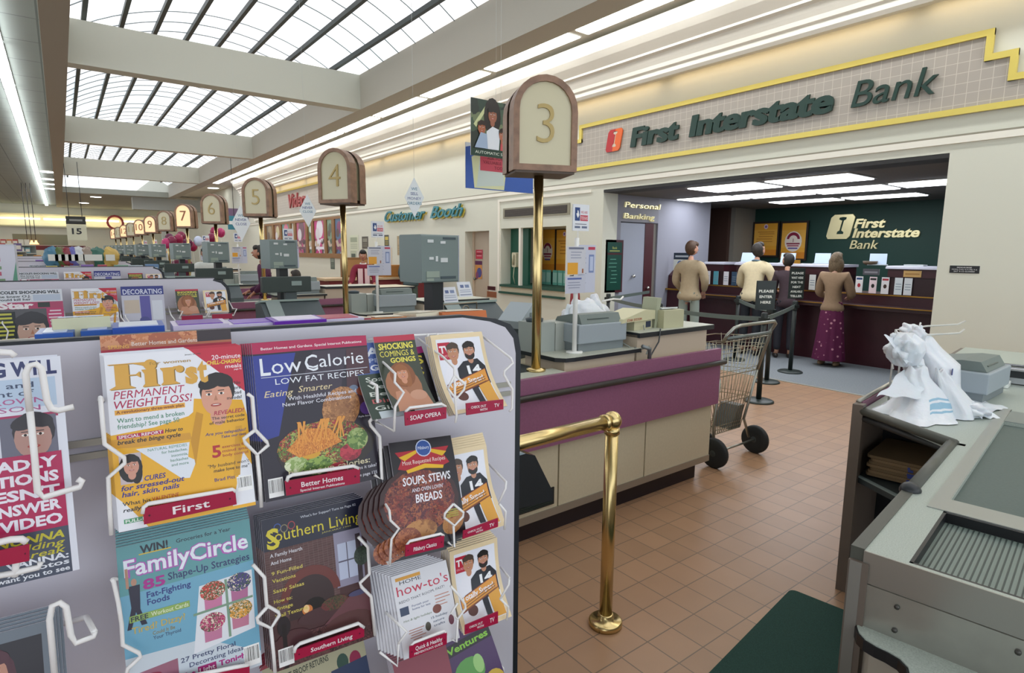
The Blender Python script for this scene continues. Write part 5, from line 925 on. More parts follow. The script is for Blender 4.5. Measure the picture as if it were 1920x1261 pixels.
# ================================================================ right-hand wall: recess, door, booth, video window
GRD = mat('#1c4a3c', .5, name='bank_green')
S('wall_recess', MB().box((8.2, 7.85, 0), (8.3, 9.95, 2.3), mat('#173c32', .6)).box((7.6, 9.87, 0), (8.3, 9.95, 2.3), CREAM).box((7.6, 7.82, 0), (8.3, 7.9, 2.3), CREAM).box((7.6, 7.82, 2.08), (8.3, 9.95, 2.2), CREAM).box((7.6, 7.9, 0), (8.2, 9.87, .8), LAM))
MB().box((-.04, 7.9, .9), (.95, 9.87, .945), GRD).box((-.05, 7.88, .76), (.02, 9.89, .8), GRD).box((.0, 7.9, .8), (.03, 9.87, .9), LAM).build('service_ledge', loc=(7.25, 0, 0), label='green edged ledge under the recessed bank window', cat='counter')
MB().box((0, -.03, .945), (.06, .03, 2.08), CREAM2).build('window_mullion', loc=(7.25, 9.25, 0), label='narrow cream upright dividing the recessed bank window', cat='mullion')
MB().box((7.5, 9.28, .945), (7.56, 9.868, 2.08), mat('#1f5a48', .5)).build('wall_cladding', label='narrow dark green panel behind the wall telephone', cat='panel')
vg = thing('wall_vent', 'dark louvred vent in the wall above the recessed bank window', 'vent', (7.25, 0, 0)); MB().box((-.02, 7.8, 2.28), (0, 9.78, 2.48), mat('#8a8672', .5)).build('frame', vg); m = MB().box((-.024, 7.86, 2.31), (-.02, 9.72, 2.45), mat('#3a332e', .5))
for i in range(5): m.box((-.03, 7.88, 2.325+.025*i), (-.024, 9.7, 2.333+.025*i), mat('#5a5148', .5))
m.build('louvre', vg)
for (x0, x1, pt, pb, seal, lb) in ((1015, 1042, 430, 508, 1, 'orange poster with round maroon seal inside the recessed window'), (1044, 1075, 430, 508, 0, 'plain orange poster in the recessed window behind the notice stand')):
    a = W(x0, pb, 0, 8.17); q = W(x1, pt, 0, 8.17); orange_poster('wall_poster', Matrix.Translation((8.17, a.y, a.z)) @ Matrix.Rotation(-PI/2, 4, 'Z'), a.y-q.y, q.z-a.z, lb, seal)
a = W(965, 522, 0, 8.1); t = thing('wall_phone', 'beige wall telephone with hanging cord on the green strip', 'telephone', (7.46, 9.6, 1.3)); MB().rbox((-.08, -.07, 0), (.05, .07, .3), .03, mat('#c8c4a8', .5), ax=0).build('body', t); MB().tube([(-.1, 0, .05), (-.11, 0, .26)], .022, mat('#b4b094', .5)).build('handset', t); MB().tube([(-.07, .0, 0), (-.06, .04, -.2), (-.05, .0, -.34)], .008, mat('#c8c4a8', .5), seg=6).build('cord', t)
for i, px in enumerate((1019, 1028, 1040, 1050, 1060)): MB().box((0, -.07, 0), (.02, .07, .3), mat('#6fb8a4', .4)).box((-.001, -.06, .05), (0, .06, .25), mat('#a8d4c4', .4)).build('leaflet', loc=(8.0, W(px, 530, 0, 8.0).y, .946), label='pale teal leaflet standing on the recess ledge, %s from the left' % wh[i].replace('leftmost', 'first'), cat='leaflet', group='teal leaflets in the recess')
# door
MB().box((0, 10.3, 0), (.05, 11.24, 2.05), mat('#b9ab98', .5)).build('door_1', loc=(7.48, 0, 0), kind='structure')
dd = bpy.data.objects['door_1']; MB().ell((-.04, 11.14, 1.0), (.035, .03, .035), mat('#8a8f88', .3, .8)).build('door_knob', dd); MB().box((-.03, 11.24-.06, 0), (0, 11.24, 2.05), mat('#c9b6a0', .5)).build('door_trim', dd)
a_, b_ = 7.478, None
def wp(nm, x0, pt, x1, pb, lab, cat, fn, paper, x=WX-.008, th=.004):
    a = W(x0, pb, 0, x); q = W(x1, pt, 0, x); return wallprint(nm, a.y-q.y, q.z-a.z, Matrix.Translation((x, a.y, a.z)) @ Matrix.Rotation(-PI/2, 4, 'Z'), lab, cat, fn, paper=paper, step=.001)
wp('door_notice', 892, 468, 905, 485, 'small red notice on the beige door', 'sign', lambda A: (A.r_(.1, .5, .9, .6, '#7a1428'), A.lines(.15, .85, (.75, .3), .08, '#e0a8b0')), '#c02c48', 7.47)
wp('door_notice', 891, 489, 904, 522, 'small purple and orange picture notice below the red one on the beige door', 'sign', lambda A: (A.r_(0, .8, 1, 1, '#5a1c4c'), A.r_(0, 0, 1, .78, '#c88a4a'), A.el(.6, .35, .35, .4, '#4a4a8c'), A.el(.3, .2, .2, .3, '#7a3c6c')), '#5a3c6c', 7.47)
wp('wall_slot', 914, 537, 929, 543, 'dark mail slot plate low on the wall right of the beige door', 'plate', lambda A: A.r_(.1, .2, .9, .8, '#3a1c20'), '#5a2c30'); wp('wall_slot', 913, 547, 931, 556, 'brown plate below the dark slot plate', 'plate', lambda A: A.r_(.05, .1, .95, .9, '#8a5a40'), '#a06c4c')
# Customer Booth script lettering
TEAL = mat('#2f7f8c', .35); TY = mat('#c9b64a', .4); cbs = thing('wall_lettering', 'teal slanted words Customer Booth with yellow edge on the cream wall', 'sign', (WX, 13, 2.4))
for txt, x0, x1 in (('Customer', 726, 802), ('Booth', 812, 873)):
    a = W(x0, 412, 0, WX); q = W(x1, 405, 0, WX); m = MB(); I_ = Matrix.Translation((-WX, -13, -2.4))
    solid_text(m, txt, TEAL, a.y-q.y, .27, .03, I_ @ RT(WX-.06, a.y, 2.4), .015, .45, res=3); solid_text(m, txt, TY, a.y-q.y, .27, .01, I_ @ RT(WX-.03, a.y-.03, 2.375), .025, .45, res=3); m.build('word', cbs)
for q in ((655, 440, 672, 470, 'pale framed notice beside the pole of the number 4 sign', '#cfd4bc', '#9aa48c'), (679, 443, 690, 466, 'dark framed photo notice left of the map card over the booth', '#4a443c', '#8a8a7c'), (721, 440, 729, 462, 'narrow dark and yellow picture right of the map card', '#3c3c34', '#c8b44a'),
          (709, 460, 713, 505, 'narrow vertical strip of small pictures on the booth wall', '#6a5a3c', '#c89a3c'), (715, 464, 735, 510, 'tall cream calendar sheet on the booth wall', '#d3c7ae', '#a89c8c'), (658, 470, 668, 505, 'small grey and green sheet on the booth wall', '#b8c0a8', '#4c5a50'), (745, 442, 754, 478, 'narrow brown recess panel left of the grey terminal box', '#a4916c', '#b8a480'), (620, 481, 627, 504, 'small dark green plate on the wall below the video window', '#4c5c54', '#8a988c'), (852, 454, 860, 478, 'small framed card right of the grey terminal box', '#c9c5a0', '#a8a488')):
    wp('wall_notice', *q[:4], q[4], 'notice', lambda A, c=q[6]: (A.r_(.15, .55, .85, .85, c), A.lines(.15, .85, (.4, .28, .16), .04, c)), q[5])
wd_ = mat('#8a6238', .5, name='light_oak')
vs = thing('video_sign', 'grey tiled sign band with gold edge and red Video lettering', 'sign', (7.25, 0, 0)); MB().box((-.03, 17.2, 2.98), (0, 29, 3.86), tile).build('tile_panel', vs); MB().box((-.06, 17.2, 3.86), (.0, 29, 3.93), GOLD).box((-.06, 17.2, 2.9), (0, 29, 2.98), CREAM2).build('gold_edging', vs)
m = MB(); a = W(544, 387, 0, WX); q = W(576, 383, 0, WX); solid_text(m, 'Video', mat('#9a3a3c', .4), a.y-q.y, .5, .04, RT(-.035, a.y, 3.22), .02, .2); m.build('lettering', vs)
vw = thing('video_window', 'long oak framed display window with bright film posters', 'window', (7.25, 0, 0))
m = MB(); ya, yb = 27.4, 18.2; m.box((-.06, yb, 1.35), (0, ya, 1.5), wd_).box((-.05, yb, 2.62), (0, ya, 2.7), wd_); 
for px in (499, 514, 528, 546, 555, 577, 588, 612, 627, 646): y = W(px, 440, 0, WX).y; m.box((-.05, y-.12, 1.5), (0, y+.12, 2.62), wd_)
m.build('frame', vw)
VP = [(500, 513, '#6a5a50', '#9a8a74'), (515, 527, '#8a4a44', '#c8c09c'), (529, 545, '#4c8a8a', '#d86a94'), (556, 576, '#b8447c', '#6a3c5c'), (578, 587, '#5a8a6c', '#dfe4e4'), (589, 611, '#c82c84', '#e8e4f0'), (613, 626, '#7a9a84', '#4a5c54'), (628, 645, '#4a6c94', '#8a3a6c')]
for i, (x0, x1, c, d) in enumerate(VP):
    a = W(x0, 440, 0, WX-.02); q = W(x1, 440, 0, WX-.02)
    wallprint('film_poster', a.y-q.y-.1, 1.12, Matrix.Translation((WX-.02, a.y-.05, 1.5)) @ Matrix.Rotation(-PI/2, 4, 'Z'), 'film poster in the oak video window, %s from the left, mostly %s' % (wh[i].replace('leftmost', 'first'), ['brown', 'brick red', 'teal and pink', 'rose', 'green and white', 'bright magenta', 'pale green', 'blue'][i]), 'poster',
              lambda A, c=c, d=d: (A.r_(0, .0, 1, .45, cells((c, d, '#4a3440', '#c8b8a8'), 7)), A.el(.5, .75, .3, .3, d), A.el(.3, .6, .2, .2, '#dcd8e0' if c > '#8' else '#5a4a50'), A.r_(.1, .12, .9, .2, d)), 'film posters in the video window', c, step=.002)
MB().box((5.9, 30.2, 2.95), (7.25, 33, 3.5), mat('#6a5472', .6)).build('awning', label='purple awning edge past the end of the video window', cat='awning'); a = W(428, 430, 1, 24); q = W(451, 405, 1, 24)
MB().box((a.x, 24, a.z), (q.x, 24.04, q.z), mat('#2f7f94', .4)).box((a.x, 23.99, a.z+(q.z-a.z)*.38), (q.x, 24, a.z+(q.z-a.z)*.62), mat('#e0e4e4', .4)).tube([((a.x+q.x)/2, 24.02, q.z), ((a.x+q.x)/2, 24.02, 5.95)], .01, DK).build('hanging_sign', label='teal and white hanging sign left of the number 5 sign', cat='sign')
# service counters of the booth
t = thing('booth_counter', 'cream service counter with dark edge in front of the customer booth', 'counter', (0, 10.1, 0)); a = W(640, 566, 2, .95); MB().box((3.8, .0, 0), (5.3, .7, .9), LAM).build('body', t); MB().box((3.76, -.04, .9), (5.35, .75, .94), DK).box((3.77, -.035, .94), (5.34, .74, .943), mat('#d8cfb8', .4)).build('top', t)
t = thing('booth_counter', 'long service counter with red panels and oak desk beyond the booth', 'counter', (0, 12.6, 0)); MB().box((4.6, 0, 0), (7.0, .6, .95), mat('#7a2a30', .5)).build('body', t); MB().box((4.5, -.05, .95), (7.05, .65, 1.0), mat('#c2ab8a', .5)).build('top', t)
MB().box((0, 0, 0), (.7, .3, .45), wd_).box((.05, -.01, .05), (.65, 0, .4), mat('#a87c4c', .5)).build('desk_shelf', loc=(5.1, 12.9, 1.0), label='light oak desk shelf box behind the red counter', cat='shelf'); MB().box((0, 0, 0), (1.0, .3, .28), mat('#b07a3c', .5)).box((.04, -.01, .03), (.96, 0, .25), mat('#a06c34', .5)).build('desk_shelf', loc=(5.95, 12.7, 1.0), label='low orange oak box on the red counter right of the grey jacket', cat='shelf')
# ================================================================ foreground: mat, post, gate, cart, stanchions
CA = math.radians(7); CM = Matrix.Translation((1.513, .542, 0)) @ Matrix.Rotation(CA, 4, 'Z')     # frame of the right-hand counter: x along it, y to its left
def at2(o, M): o.matrix_world = M; return o
GM = mat('#22423a', .95, noise=.25, scale=220, name='green_mat')
mt = MB().rbox((-1.4, .02, 0), (1.26, .576, .008), .03, GM).build('floor_mat', label='dark green rubber floor mat beside the right-hand counter', cat='mat'); mt.matrix_world = CM
t = thing('brass_rail', 'polished brass guard rail with one floor post beside the magazine rack', 'railing', (1.773, 1.623, 0))
MB().lathe([(.073, 0), (.073, .022), (.066, .028), (.036, .028), (.034, .05), (.03, .055)], BRASS, seg=32).build('floor_flange', t); MB().tube([(0, 0, .03), (0, 0, .9)], .028, BRASS, seg=24).build('post', t)
MB().tube([(-.78, 0, .925), (-.02, 0, .925)], .028, BRASS, seg=24).build('rail', t); m = MB(); m.ell((0, 0, .925), (.04, .04, .04), BRASS, nu=24, nv=14).tube([(-.055, 0, .925), (-.03, 0, .925)], .033, BRASS, seg=24).tube([(0, 0, .87), (0, 0, .895)], .033, BRASS, seg=24).build('elbow', t)
t = thing('gate_arm_housing', 'dark smoked plastic wedge housing at the end of the brass rail', 'gate', (1.06, 1.61, .72))
MB().prism([(-.15, 0.03), (.3, .0), (.3, .03), (.21, .19), (.17, .205), (-.15, .2)], -.09, -.033, mat('#1f2328', .25, coat=.5), ax=1).prism([(-.15, .2), (.165, .205), (.15, .212), (-.15, .215)], -.09, -.033, mat('#8a9aa4', .3), ax=1).build('shell', t); MB().lathe([(.05, -.72), (.05, -.7), (.03, -.69), (.03, -.0)], mat('#2c3034', .4), (-.05, -.06, 0)).build('foot', t)
# shopping cart
CH = mat('#b4b09c', .28, .9, name='chrome_wire'); STL = mat('#9a9c94', .3, .8)
t = thing('shopping_cart', 'tall chrome wire shopping cart with large black wheels at the end of the nearest counter', 'shopping cart', (4.03, 2.5, 0))
def ct(u, v, w):                              # basket frame: u across, v depth, w height 0..1
    z = .24+.74*w; x0 = -.14-.05*w; x1 = .2+.24*w; y0 = .0-.05*w; y1 = .14+.3*w; return (x0+(x1-x0)*u, y0+(y1-y0)*v, z)
m = MB(); rr = .0026
for i in range(13):
    u = i/12; m.tube([ct(u, 0, 0), ct(u, 0, 1)], rr, CH, seg=5); m.tube([ct(u, 1, 0), ct(u, 1, .85)], rr, CH, seg=5); m.tube([ct(u, 0, 0), ct(u, 1, 0)], rr, CH, seg=5)
for i in range(1, 8): v = i/8; m.tube([ct(1, v, 0), ct(1, v, .95)], rr, CH, seg=5); m.tube([ct(0, v, 0), ct(0, v, .95)], rr, CH, seg=5)
for w in (0, .04, .08, .33, .37, .62, .66, .86, .9, .98): m.tube([ct(0, 0, w), ct(1, 0, w), ct(1, 1, w*.95), ct(0, 1, w*.95)], .004 if w in (.33, .62, .98, 0) else rr, CH, seg=6, closed=True)
m.build('basket', t)
m = MB(); P = [ct(0, 0, .98), ct(.02, -.05, 1.06), ct(.1, -.08, 1.13), ct(.2, -.1, 1.15), ct(.9, -.1, 1.15), ct(.98, -.08, 1.12), ct(1.0, -.03, 1.04), ct(1, 0, .62)]; m.tube(P, .013, STL, seg=10).build('handle_frame', t)
MB().tube([ct(.02, -.04, 1.02), ct(.98, -.04, 1.02)], .014, mat('#6c7470', .4, .5), seg=10).build('push_bar', t)
m = MB(); m.tube([ct(1, 0, .62), (.25, 0, .3), (.31, -.02, .14)], .011, STL, seg=8); m.tube([ct(0, 0, .6), (-.17, 0, .3), (-.17, -.02, .14)], .011, STL, seg=8); m.tube([(-.2, -.04, .115), (.38, -.04, .115)], .009, STL, seg=8); m.tube([ct(1, 1, .4), (.28, .3, .2)], .009, STL, seg=8); m.tube([ct(0, 1, .4), (-.1, .3, .2)], .009, STL, seg=8); m.build('leg_frame', t)
MB().prism([(.06, .24), (.2, .24), (.24, .42), (.16, .42)], .0, .16, mat('#555a58', .5), None, 1).build('base_plate', t)
def wheel(mb, x, y, r, wd): 
    T = Matrix.Translation((x, y, r)) @ Matrix.Rotation(PI/2, 4, 'Y')
    mb.lathe([(r*.5, -wd/2), (r*.9, -wd/2), (r, -wd*.3), (r, wd*.3), (r*.9, wd/2), (r*.5, wd/2)], mat('#23282a', .7), T=T, seg=28); mb.lathe([(r*.12, -wd*.55), (r*.5, -wd*.35), (r*.5, wd*.35), (r*.12, wd*.55)], mat('#3c4444', .5), T=T, seg=20)
    for k in range(5): a = k*2*PI/5; mb.ell((x+wd*.45, y+r*.32*math.cos(a), r+r*.32*math.sin(a)), (.006, .012, .012), mat('#7a8280', .4), nu=8, nv=5)
for x in (-.2, .37): m = MB(); wheel(m, x, -.04, .115, .045); m.build('wheel', t)
for x in (-.08, .24): m = MB(); wheel(m, x, .3, .05, .025); m.tube([(x, .3, .05), (x, .3, .22)], .009, STL, seg=6); m.build('caster', t)
# stanchions and belts
SB = mat('#1b2422', .45, name='black_stanchion')
def stanch(x, y, lab, sign=None):
    t = thing('stanchion', lab, 'stanchion', (x, y, .0), 0, 'queue stanchions in front of the tellers')
    MB().lathe([(.16, 0), (.16, .012), (.14, .022), (.03, .03)], mat('#2c3634', .4), seg=28).build('base', t); MB().tube([(0, 0, .03), (0, 0, .9)], .028, SB, seg=14).build('post', t)
    MB().lathe([(.034, .86), (.036, .87), (.036, .97), (.03, .985)], SB, seg=16).box((-.045, -.04, .89), (.045, .04, .93), SB).build('belt_head', t)
    if sign:
        A = Art(.2, .3 if len(sign) < 4 else .4, '#13211e', step=.0008)
        for i, s in enumerate(sign): A.t(s, .5, .62-.2*i if len(sign) < 4 else .82-.155*i, .09 if len(sign) < 4 else .07, '#e4e8e0', min(.8, .14*len(s)), .03, al='c')
        MB().box((-.105, .0, .985), (.105, .012, .99+A.H+.01), SB).build('sign_plate', t, (0, 0, .03), rot=(0, 0, -.65)); A.build('print', t, (-.1*math.cos(.65), .1*math.sin(.65)-.002, 1.02), (0, 0, -.65))
    return t
S1 = stanch(6.01, 3.351, 'black stanchion nearest the shopping cart', ['PLEASE', 'ENTER', 'HERE']); S2 = stanch(7.012, 3.821, 'black stanchion just behind the cart handle at the carpet edge'); S3 = stanch(7.895, 3.974, 'black stanchion carrying a small black sign of white words by the woman', ['PLEASE', 'WAIT HERE', 'FOR THE', 'NEXT', 'AVAILABLE', 'TELLER'])
p = W(1237, 578, 1, 4.75); S4 = stanch(p.x, 4.75, 'black stanchion behind the cream check printer'); p = W(1365, 565, 1, 5.0); S5 = stanch(8.1, 4.95, 'black stanchion between the two men'); S6 = stanch(6.7, 6.3, 'black stanchion left of the office door')
def belt(P, Q, sag, lab, bend=None):
    m = MB(); n = 10; v = []
    for i in range(n+1):
        s = i/n; z = .915-sag*4*s*(1-s); x = P[0]+(Q[0]-P[0])*s; y = P[1]+(Q[1]-P[1])*s; v += [(x, y, z-.025), (x, y, z+.025)]
    L = Vector((Q[0]-P[0], Q[1]-P[1], 0)).normalized(); nn = Vector((L.y, -L.x, 0))*.003
    V = [Vector(q)+nn for q in v]+[Vector(q)-nn for q in v]; k = len(v); f = []
    for i in range(n): a = 2*i; f += [(a, a+2, a+3, a+1), (a+k+1, a+k+3, a+k+2, a+k), (a+1, a+3, a+k+3, a+k+1), (a+k, a+k+2, a+2, a)]
    m.add(V, f, mat('#5f6c66', .55)).build('belt', label=lab, cat='queue belt', group='grey queue belts')
def bt(A_, B_, sag, lab):
    a = A_.location; b_ = B_.location; d = (b_-a).normalized()*.04; belt((a.x+d.x, a.y+d.y), (b_.x-d.x, b_.y-d.y), sag, lab)
bt(S4, S1, .02, 'grey belt from the stanchion behind the check printer to the stanchion by the cart'); bt(S6, S4, .02, 'grey belt running from the door side to the stanchion behind the check printer'); bt(S5, S2, .02, 'grey belt between the two men toward the carpet edge'); bt(S1, S3, .01, 'short grey belt from the cart-side stanchion to the one by the woman')
belt((S6.location.x, S6.location.y-.04), (8.4, 6.9), .0, 'grey belt from the left stanchion toward the burgundy service desk')
# ================================================================ right-hand counter
t = thing('checkout_counter', 'speckled checkout counter with conveyor belts and open bag shelves at the right', 'checkout counter'); t.matrix_world = CM
CC = t; SP2 = mat('#a8b1a8', .38, noise=.16, scale=300, name='speckled_grey_laminate'); BEL = mat('#55635e', .6, noise=.06, scale=120); EDG = mat('#4f5048', .45); BRN = mat('#6b5f55', .5); STEEL = mat('#a5a49c', .3, .7, noise=.06, scale=14, name='brushed_steel')
m = MB()                                       # top: pieces around the two recesses (y is negative to the right)
def tp(a0, a1, b0, b1, z=.9, mm=SP2, th=.03): m.box((a0, -b1, z-th), (a1, -b0, z), mm)
tp(0, 1.2, 0, .03); tp(.0, 2.0, .03, .09); tp(.0, .012, .09, 1.6); tp(1.72, 4.2, .09, 1.6)
m.prism([(1.17, 0), (1.47, .4), (4.2, .4), (4.2, -.09), (1.95, -.09), (1.95, -.03), (1.17, -.03)], .87, .9, SP2)
m.build('top', t)
MB().box((.52, -.05, .9), (2.0, -.088, .902), mat('#a9aca8', .3, .5)).box((.415, -1.6, .89), (.52, -.05, .903), mat('#a9aca8', .3, .5)).box((1.72, -1.6, .9), (1.96, -.09, .9025), mat('#8d9694', .3, .5)).build('steel_trim', t)
m = MB().box((.52, -1.6, .86), (1.72, -.09, .885), BEL); m.box((.53, -1.6, .885), (.56, -.1, .889), DK).build('conveyor_belt', t)
m = MB().box((.012, -1.6, .84), (.415, -.09, .872), mat('#7a8880', .45))
for i in range(126): m.box((.03, -.108-.0115*i, .872), (.405, -.1045-.0115*i, .8732), mat('#36423e', .5))
m.box((.012, -1.6, .872), (.02, -.09, .9), BLACK).box((.405, -1.6, .872), (.415, -.09, .9), BLACK).box((.012, -.098, .872), (.415, -.09, .9), BLACK).build('ribbed_belt', t)
MB().box((-.004, -1.6, .82), (0, .0, .9), mat('#9d9b95', .3, .75)).box((-.006, -1.6, .70), (0, .0, .818), STEEL).build('steel_front', t)
m = MB()
for a, z in ((.08, .79), (.08, .73), (.3, .79), (.55, .77), (.58, .73), (.85, .73), (.62, .84), (.34, .86)): m.lathe([(.006, 0), (.006, .004)], mat('#55534f', .4, .6), T=Matrix.Translation((-.007, -a, z)) @ Matrix.Rotation(-PI/2, 4, 'Y'), seg=8)
m.build('screw_heads', t)
tag(bpy.data.objects[m and 'screw_heads'], kind='stuff')
MB().box((.0, -1.6, .0), (1.2, -.02, .87), mat('#b7b2a4', .6)).build('body', t)
MB().tube([(.52, .012, .897), (1.17, .012, .897)], .02, EDG, seg=10).box((.0, .0, .86), (.5, .03, .903), EDG).ell((.52, .012, .9), (.03, .03, .026), DK).build('edge_rail', t)
MB().box((-.012, -.014, 0), (.03, .03, .87), BRN).box((-.014, .0, .0), (-.012, .026, .87), mat('#8d8a84', .4, .4)).build('corner_post', t)
# open shelf unit under the bagging top
m = MB(); m.prism([(1.44, .4), (1.47, .43), (4.2, .43), (4.2, .4)], 0, .89, BRN); m.prism([(1.2, 0), (1.24, 0), (1.24, -.05), (1.2, -.05)], 0, .87, BRN); m.box((1.9, -.02, 0), (1.93, .4, .87), mat('#16181c', .7)); m.prism([(1.44, .385), (1.9, .4), (1.9, -.02), (1.2, .02)], .0, .06, mat('#1c1e22', .7)); m.build('shelf_side', t)
m = MB(); m.prism([(1.465, .39), (1.9, .4), (1.9, 0), (1.2, .02)], .55, .575, mat('#2c3436', .6)); m.prism([(1.465, .39), (1.49, .4), (1.225, .02), (1.2, .02)], .575, .582, mat('#7c8a88', .4)); m.build('shelf', t)
MB().tube([(1.455, .4, .9), (1.17, -.0, .9)], .02, EDG, seg=10).tube([(1.455, .4, .865), (1.2, .02, .862)], .014, mat('#2c2c2a', .5), seg=8).build('front_rim', t)
MB().box((1.43, .385, 0), (1.48, .43, .93), BRN).build('tall_post', t)
MB().box((1.5, .405, .58), (3.0, .435, .93), MAR).tube([(1.48, .42, .935), (3.0, .42, .935)], .01, ALU, seg=8).build('bumper_panel', t)
# curved writing ledge below the steel front
P = [(0, -.0), (-.02, .0), (-.045, -.012), (-.062, -.03), (-.07, -.055), (-.072, -.08), (-.08, -.105), (-.1, -.125), (-.13, -.135), (-.17, -.132), (-.4, -.13), (-1.0, -.13), (-1.0, -1.6), (0, -1.6)]
MB().prism(P, .678, .705, mat('#17181b', .4)).prism([(x+.003*(1 if x > -.15 else 0), y-.004) for x, y in P], .705, .708, SP2).build('writing_ledge', t)
MB().prism([(-.001, -.02), (-.04, -.04), (-.07, -.12), (-.13, -.16), (-1.0, -.16), (-1.0, -1.6), (-.001, -1.6)], .0, .676, mat('#b3ab9c', .5)).build('lower_panel', t)
# things on the right-hand counter
def on2(a, b_, z=.901): return CM @ Vector((a, -b_, z))
pr2 = printer(on2(2.24, -.13), CA-.1, 'grey receipt printer behind the white bags on the right-hand counter', s=1.1); pr2.scale = (1.15, .95, 1.0)
m = MB(); m.box((2.72, -1.4, .905), (2.9, .1, .94), mat('#b9bcc0', .3, .5)).tube([(2.7, .12, .99), (2.7, -1.4, .99)], .012, mat('#c9ccd0', .25, .7)).tube([(2.7, .12, 1.01), (2.78, -1.4, 1.01)], .008, mat('#8d9196', .25, .7)).box((2.71, -1.4, .94), (2.74, .1, .985), DK); o = m.build('divider_rail', label='chrome topped divider rail across the far end of the right-hand counter', cat='rail'); o.matrix_world = CM
o = MB().rbox((2.55, -.02, .902), (2.7, .1, .925), .02, mat('#dfe3de', .4)).build('soap_dish', label='small white dish at the right of the grey printer', cat='dish'); o.matrix_world = CM
for i in range(7):
    o = MB().rbox((1.5+.012*(i % 2), .02, .0), (1.86, .37-.008*(i % 3), .013), .02, mat('#8a7152' if i % 2 else '#7b6548', .8)).box((1.498, .14+.01*i, .001), (1.5, .2, .012), mat('#3a4a94', .6)).build('paper_bag', label='flattened brown paper bag on the lower shelf, %s from the bottom of its pile' % wh[i].replace('leftmost', 'first'), cat='paper bag', group='flattened paper bags in the open shelf')
    o.matrix_world = CM @ Matrix.Translation((-.14*(i % 2)*.1, 0, .585+.0145*i))
# wire bag stand and plastic bags
t = thing('bag_stand', 'white wire stand with two forward arms holding plastic bags', 'bag stand', on2(1.72, -.2), CA)
m = MB(); Q = mat('#d8d8d4', .3, .3)
m.tube([(-.1, .1, 0), (-.1, .1, .33), (-.02, .06, .345), (.2, -.02, .34), (.33, -.05, .335), (.38, -.06, .35)], .0045, Q, seg=7); m.tube([(.04, .16, .0), (.04, .16, .355), (.3, .08, .36), (.6, -.0, .352), (.68, -.02, .365)], .0045, Q, seg=7)
m.tube([(-.12, .12, .19), (.05, .16, .19), (.05, -.02, .19)], .004, Q, seg=6); m.tube([(-.1, .1, .33), (.04, .16, .355)], .004, Q, seg=6); m.tube([(-.1, .1, 0), (.04, .16, .0), (.1, -.05, .0), (-.05, -.1, .0)], .004, Q, seg=6, closed=True); m.tube([(.02, .06, .345), (.02, .06, .39), (.03, .06, .4)], .004, Q, seg=6); m.build('wire_frame', t)
BAG = mat('#dde1e6', .3, bump=.9, scale=22, name='white_plastic_film'); BAG.node_tree.nodes['Principled BSDF'].inputs['Subsurface Weight'].default_value = .1
def blob(mb, c, r, seed, k=.16, T=None, mm=BAG):
    rnd = random.Random(seed); ph = [(rnd.uniform(0, 6), rnd.uniform(1.5, 5), rnd.uniform(1.5, 6)) for _ in range(6)]
    def fn(x, y, z):
        s = 0
        for p, a, b_ in ph: s += math.sin(p+a*x*2.1+b_*z*1.3+a*y)*math.cos(b_*y*1.7+p)
        return 1+k*s/2.2
    mb.ell(c, r, mm, T, 28, 20, fn)
def sheet(mb, pts, mm=BAG, n=9):               # draped film between four corner points with ripples
    a, b_, c, d = [Vector(p) for p in pts]
    def fn(u, v): p = a*(1-u)*(1-v)+b_*u*(1-v)+c*u*v+d*(1-u)*v; nz = .009*math.sin(9*u+4*v)*math.cos(7*v-3*u); return (p.x+nz, p.y+nz, p.z+nz)
    mb.grid(fn, n*2, n*2, mm)
def bagtop(name, lab, fn): o = MB(); fn(o); q = o.build(name, label=lab, cat='plastic bag', group='white plastic bags on the bag stand'); q.matrix_world = CM @ Matrix.Translation((1.72, .2, .901)) ; return q
def cone(m, P0, prof, seed=1, mm=BAG, seg=30, sq=.6):
    rnd = random.Random(seed); n = len(prof); v = []
    for i, (r, z, ox, oy) in enumerate(prof):
        for k in range(seg):
            t = 2*PI*k/seg; w = 1+.09*math.sin(5*t+i*.5)+.05*math.sin(9*t-i); v.append((P0[0]+ox+r*w*math.cos(t), P0[1]+oy+r*w*sq*math.sin(t), P0[2]+z))
    f = [(i*seg+k, i*seg+(k+1) % seg, (i+1)*seg+(k+1) % seg, (i+1)*seg+k) for i in range(n-1) for k in range(seg)]+[list(range((n-1)*seg, n*seg))]
    m.add(v, f, mm, None, True)
